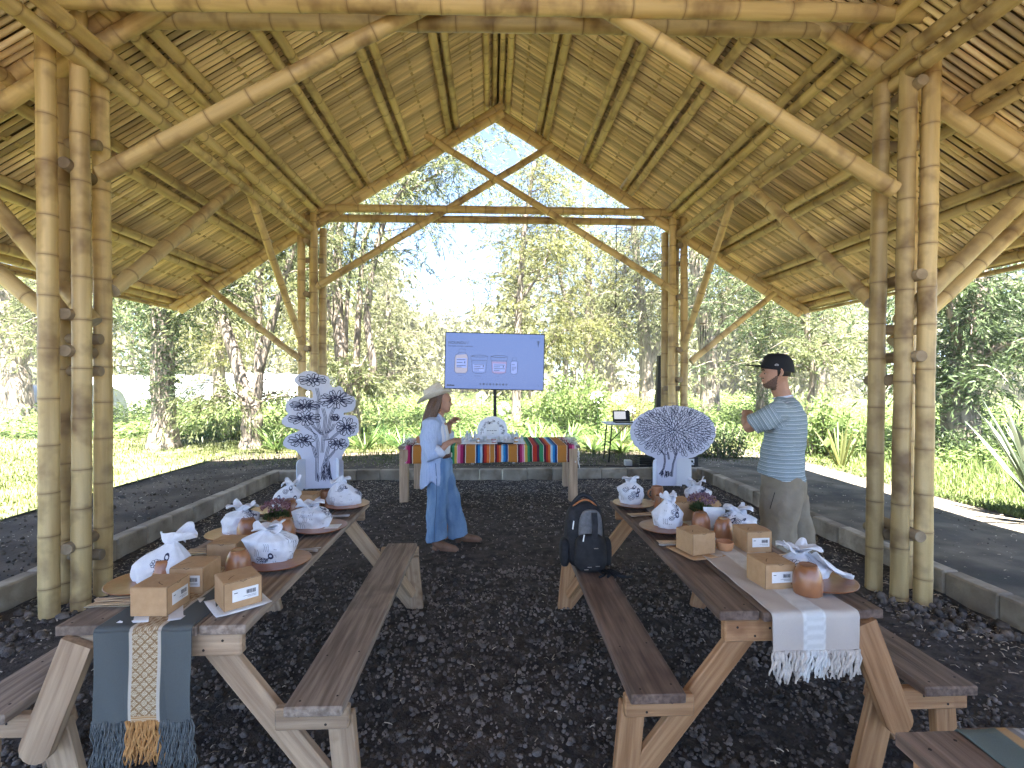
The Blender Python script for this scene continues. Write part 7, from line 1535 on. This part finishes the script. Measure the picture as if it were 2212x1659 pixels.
for s in (-1, 1):
    q = MB(); g = .04 if s > 0 else -.13; q.tube([W(g - .05, s * .125, .05), W(g + .03, s * .125, .055), W(g + .14, s * .128, .045), W(g + .21, s * .13, .03)], [.045, .05, .045, .025], 12); q.cbox(W(g + .08, s * .127, .012), (.29, .095, .022), .008, rot=Matrix.Rotation(YW, 3, 'Z')); me = remesh(q, .007, 'shoe', ['white_plastic'], 3, .5); link(bpy.data.objects.new('shoe', me), MN)
q = MB(); loft(q, [(MH @ Vector((-.03, 0, .09)), .068, .078, YW), (MH @ Vector((-.028, 0, .13)), .078, .084, YW), (MH @ Vector((-.025, 0, .16)), .08, .084, YW)], 24); q.build('hair', 'hair_d', MN, sm=True)
# cap: a thing worn
CP = tag(empty('baseball_cap', (2.09, 3.58, 1.78)), 'black flat-brimmed cap on the person in the striped tee', 'cap'); hz = math.atan2(.30, -.955); MC = Matrix.Translation((2.083, 3.577, 1.735)) @ Matrix.Rotation(hz, 4, 'Z') @ Matrix.Rotation(-.03, 4, 'Y')
P_ = []
for i in range(11):
    t = i / 10; z = .115 * math.sin(t * PI / 2) ** .9; k_ = math.cos(t * PI / 2) ** .55; P_.append([MC @ Vector((-.006 + .112 * k_ * math.cos(2 * PI * k / 40), .092 * k_ * math.sin(2 * PI * k / 40), z - .025 * (1 - math.cos(2 * PI * k / 40)) / 2 * (1 - t))) for k in range(41)])
q = MB(); q.grid(P_); crn = q.build('crown', 'cap', CP, sm=True)
P_ = []
for i in range(8):
    t = i / 7; P_.append([MC @ Vector((.06 + (.045 + .112 * t) * math.cos(u) + .0, .088 * math.sin(u) * (1 - .06 * t), (.010 + .010 * t))) for u in np.linspace(-1.35, 1.35, 17)])
q = MB(); q.grid(P_); o = q.build('brim', 'cap', CP, sm=True); m = o.modifiers.new('t', 'SOLIDIFY'); m.thickness = .004
q = MB(); q.lathe([(.0, 0), (.008, .002), (.006, .008), (0, .010)], 10); q.build('button', 'cap', CP, world=MC @ Matrix.Translation((-.006, 0, .113)), sm=True)
bv = BVHTree.FromPolygons([v.co.copy() for v in crn.data.vertices], [tuple(p.vertices) for p in crn.data.polygons]); q = MB()
def stitch(az, z0, pts, w):
    d = Vector((math.cos(az), math.sin(az), 0)); sd = Vector((-d.y, d.x, 0)); R3 = MC.to_3x3(); P3 = []; N3 = []
    for u, v in pts:
        hit, nr, i_, ds = bv.ray_cast(MC @ (d * .3 + sd * u + Vector((0, 0, z0 + v))), (R3 @ -d))
        if hit: P3.append(hit); N3.append(nr if nr.dot(R3 @ d) > 0 else -nr)
    if len(P3) > 1: ribbon(q, P3, w, nrm=N3, lift=.0015)
for k in range(5): a0 = 1.57 + k * 4 * PI / 5; stitch(.12, .060, [(.016 * math.cos(a0) * t, .016 * math.sin(a0) * t) for t in (0.1, .5, 1)], .006)
stitch(1.35, .028, [(-.012, -.004), (-.004, .004), (.004, .003), (.012, -.004)], .006); stitch(1.35, .022, [(-.012, 0), (.012, 0)], .004)
tag(q.build('stitched_mark', 'capmark', crn), kind='stuff')
# ------------------------------------------------------------------ sunlit haze between the trees
hm = bpy.data.materials.new('haze'); hm.use_nodes = True; nt = hm.node_tree; nt.nodes.clear(); ho = nt.nodes.new('ShaderNodeOutputMaterial'); hv = nt.nodes.new('ShaderNodeVolumePrincipled')
hv.inputs['Density'].default_value = 0.0018; hv.inputs['Color'].default_value = (.95, .96, 1, 1); hv.inputs['Anisotropy'].default_value = 0.2; nt.links.new(hv.outputs[0], ho.inputs['Volume']); MT['haze'] = hm
q = MB(); q.cbox((0, 25, 7), (170, 110, 18), .01); o = q.build('haze', 'haze', None); tag(o, 'thin pale sunlit haze in the air', 'haze', kind='stuff')
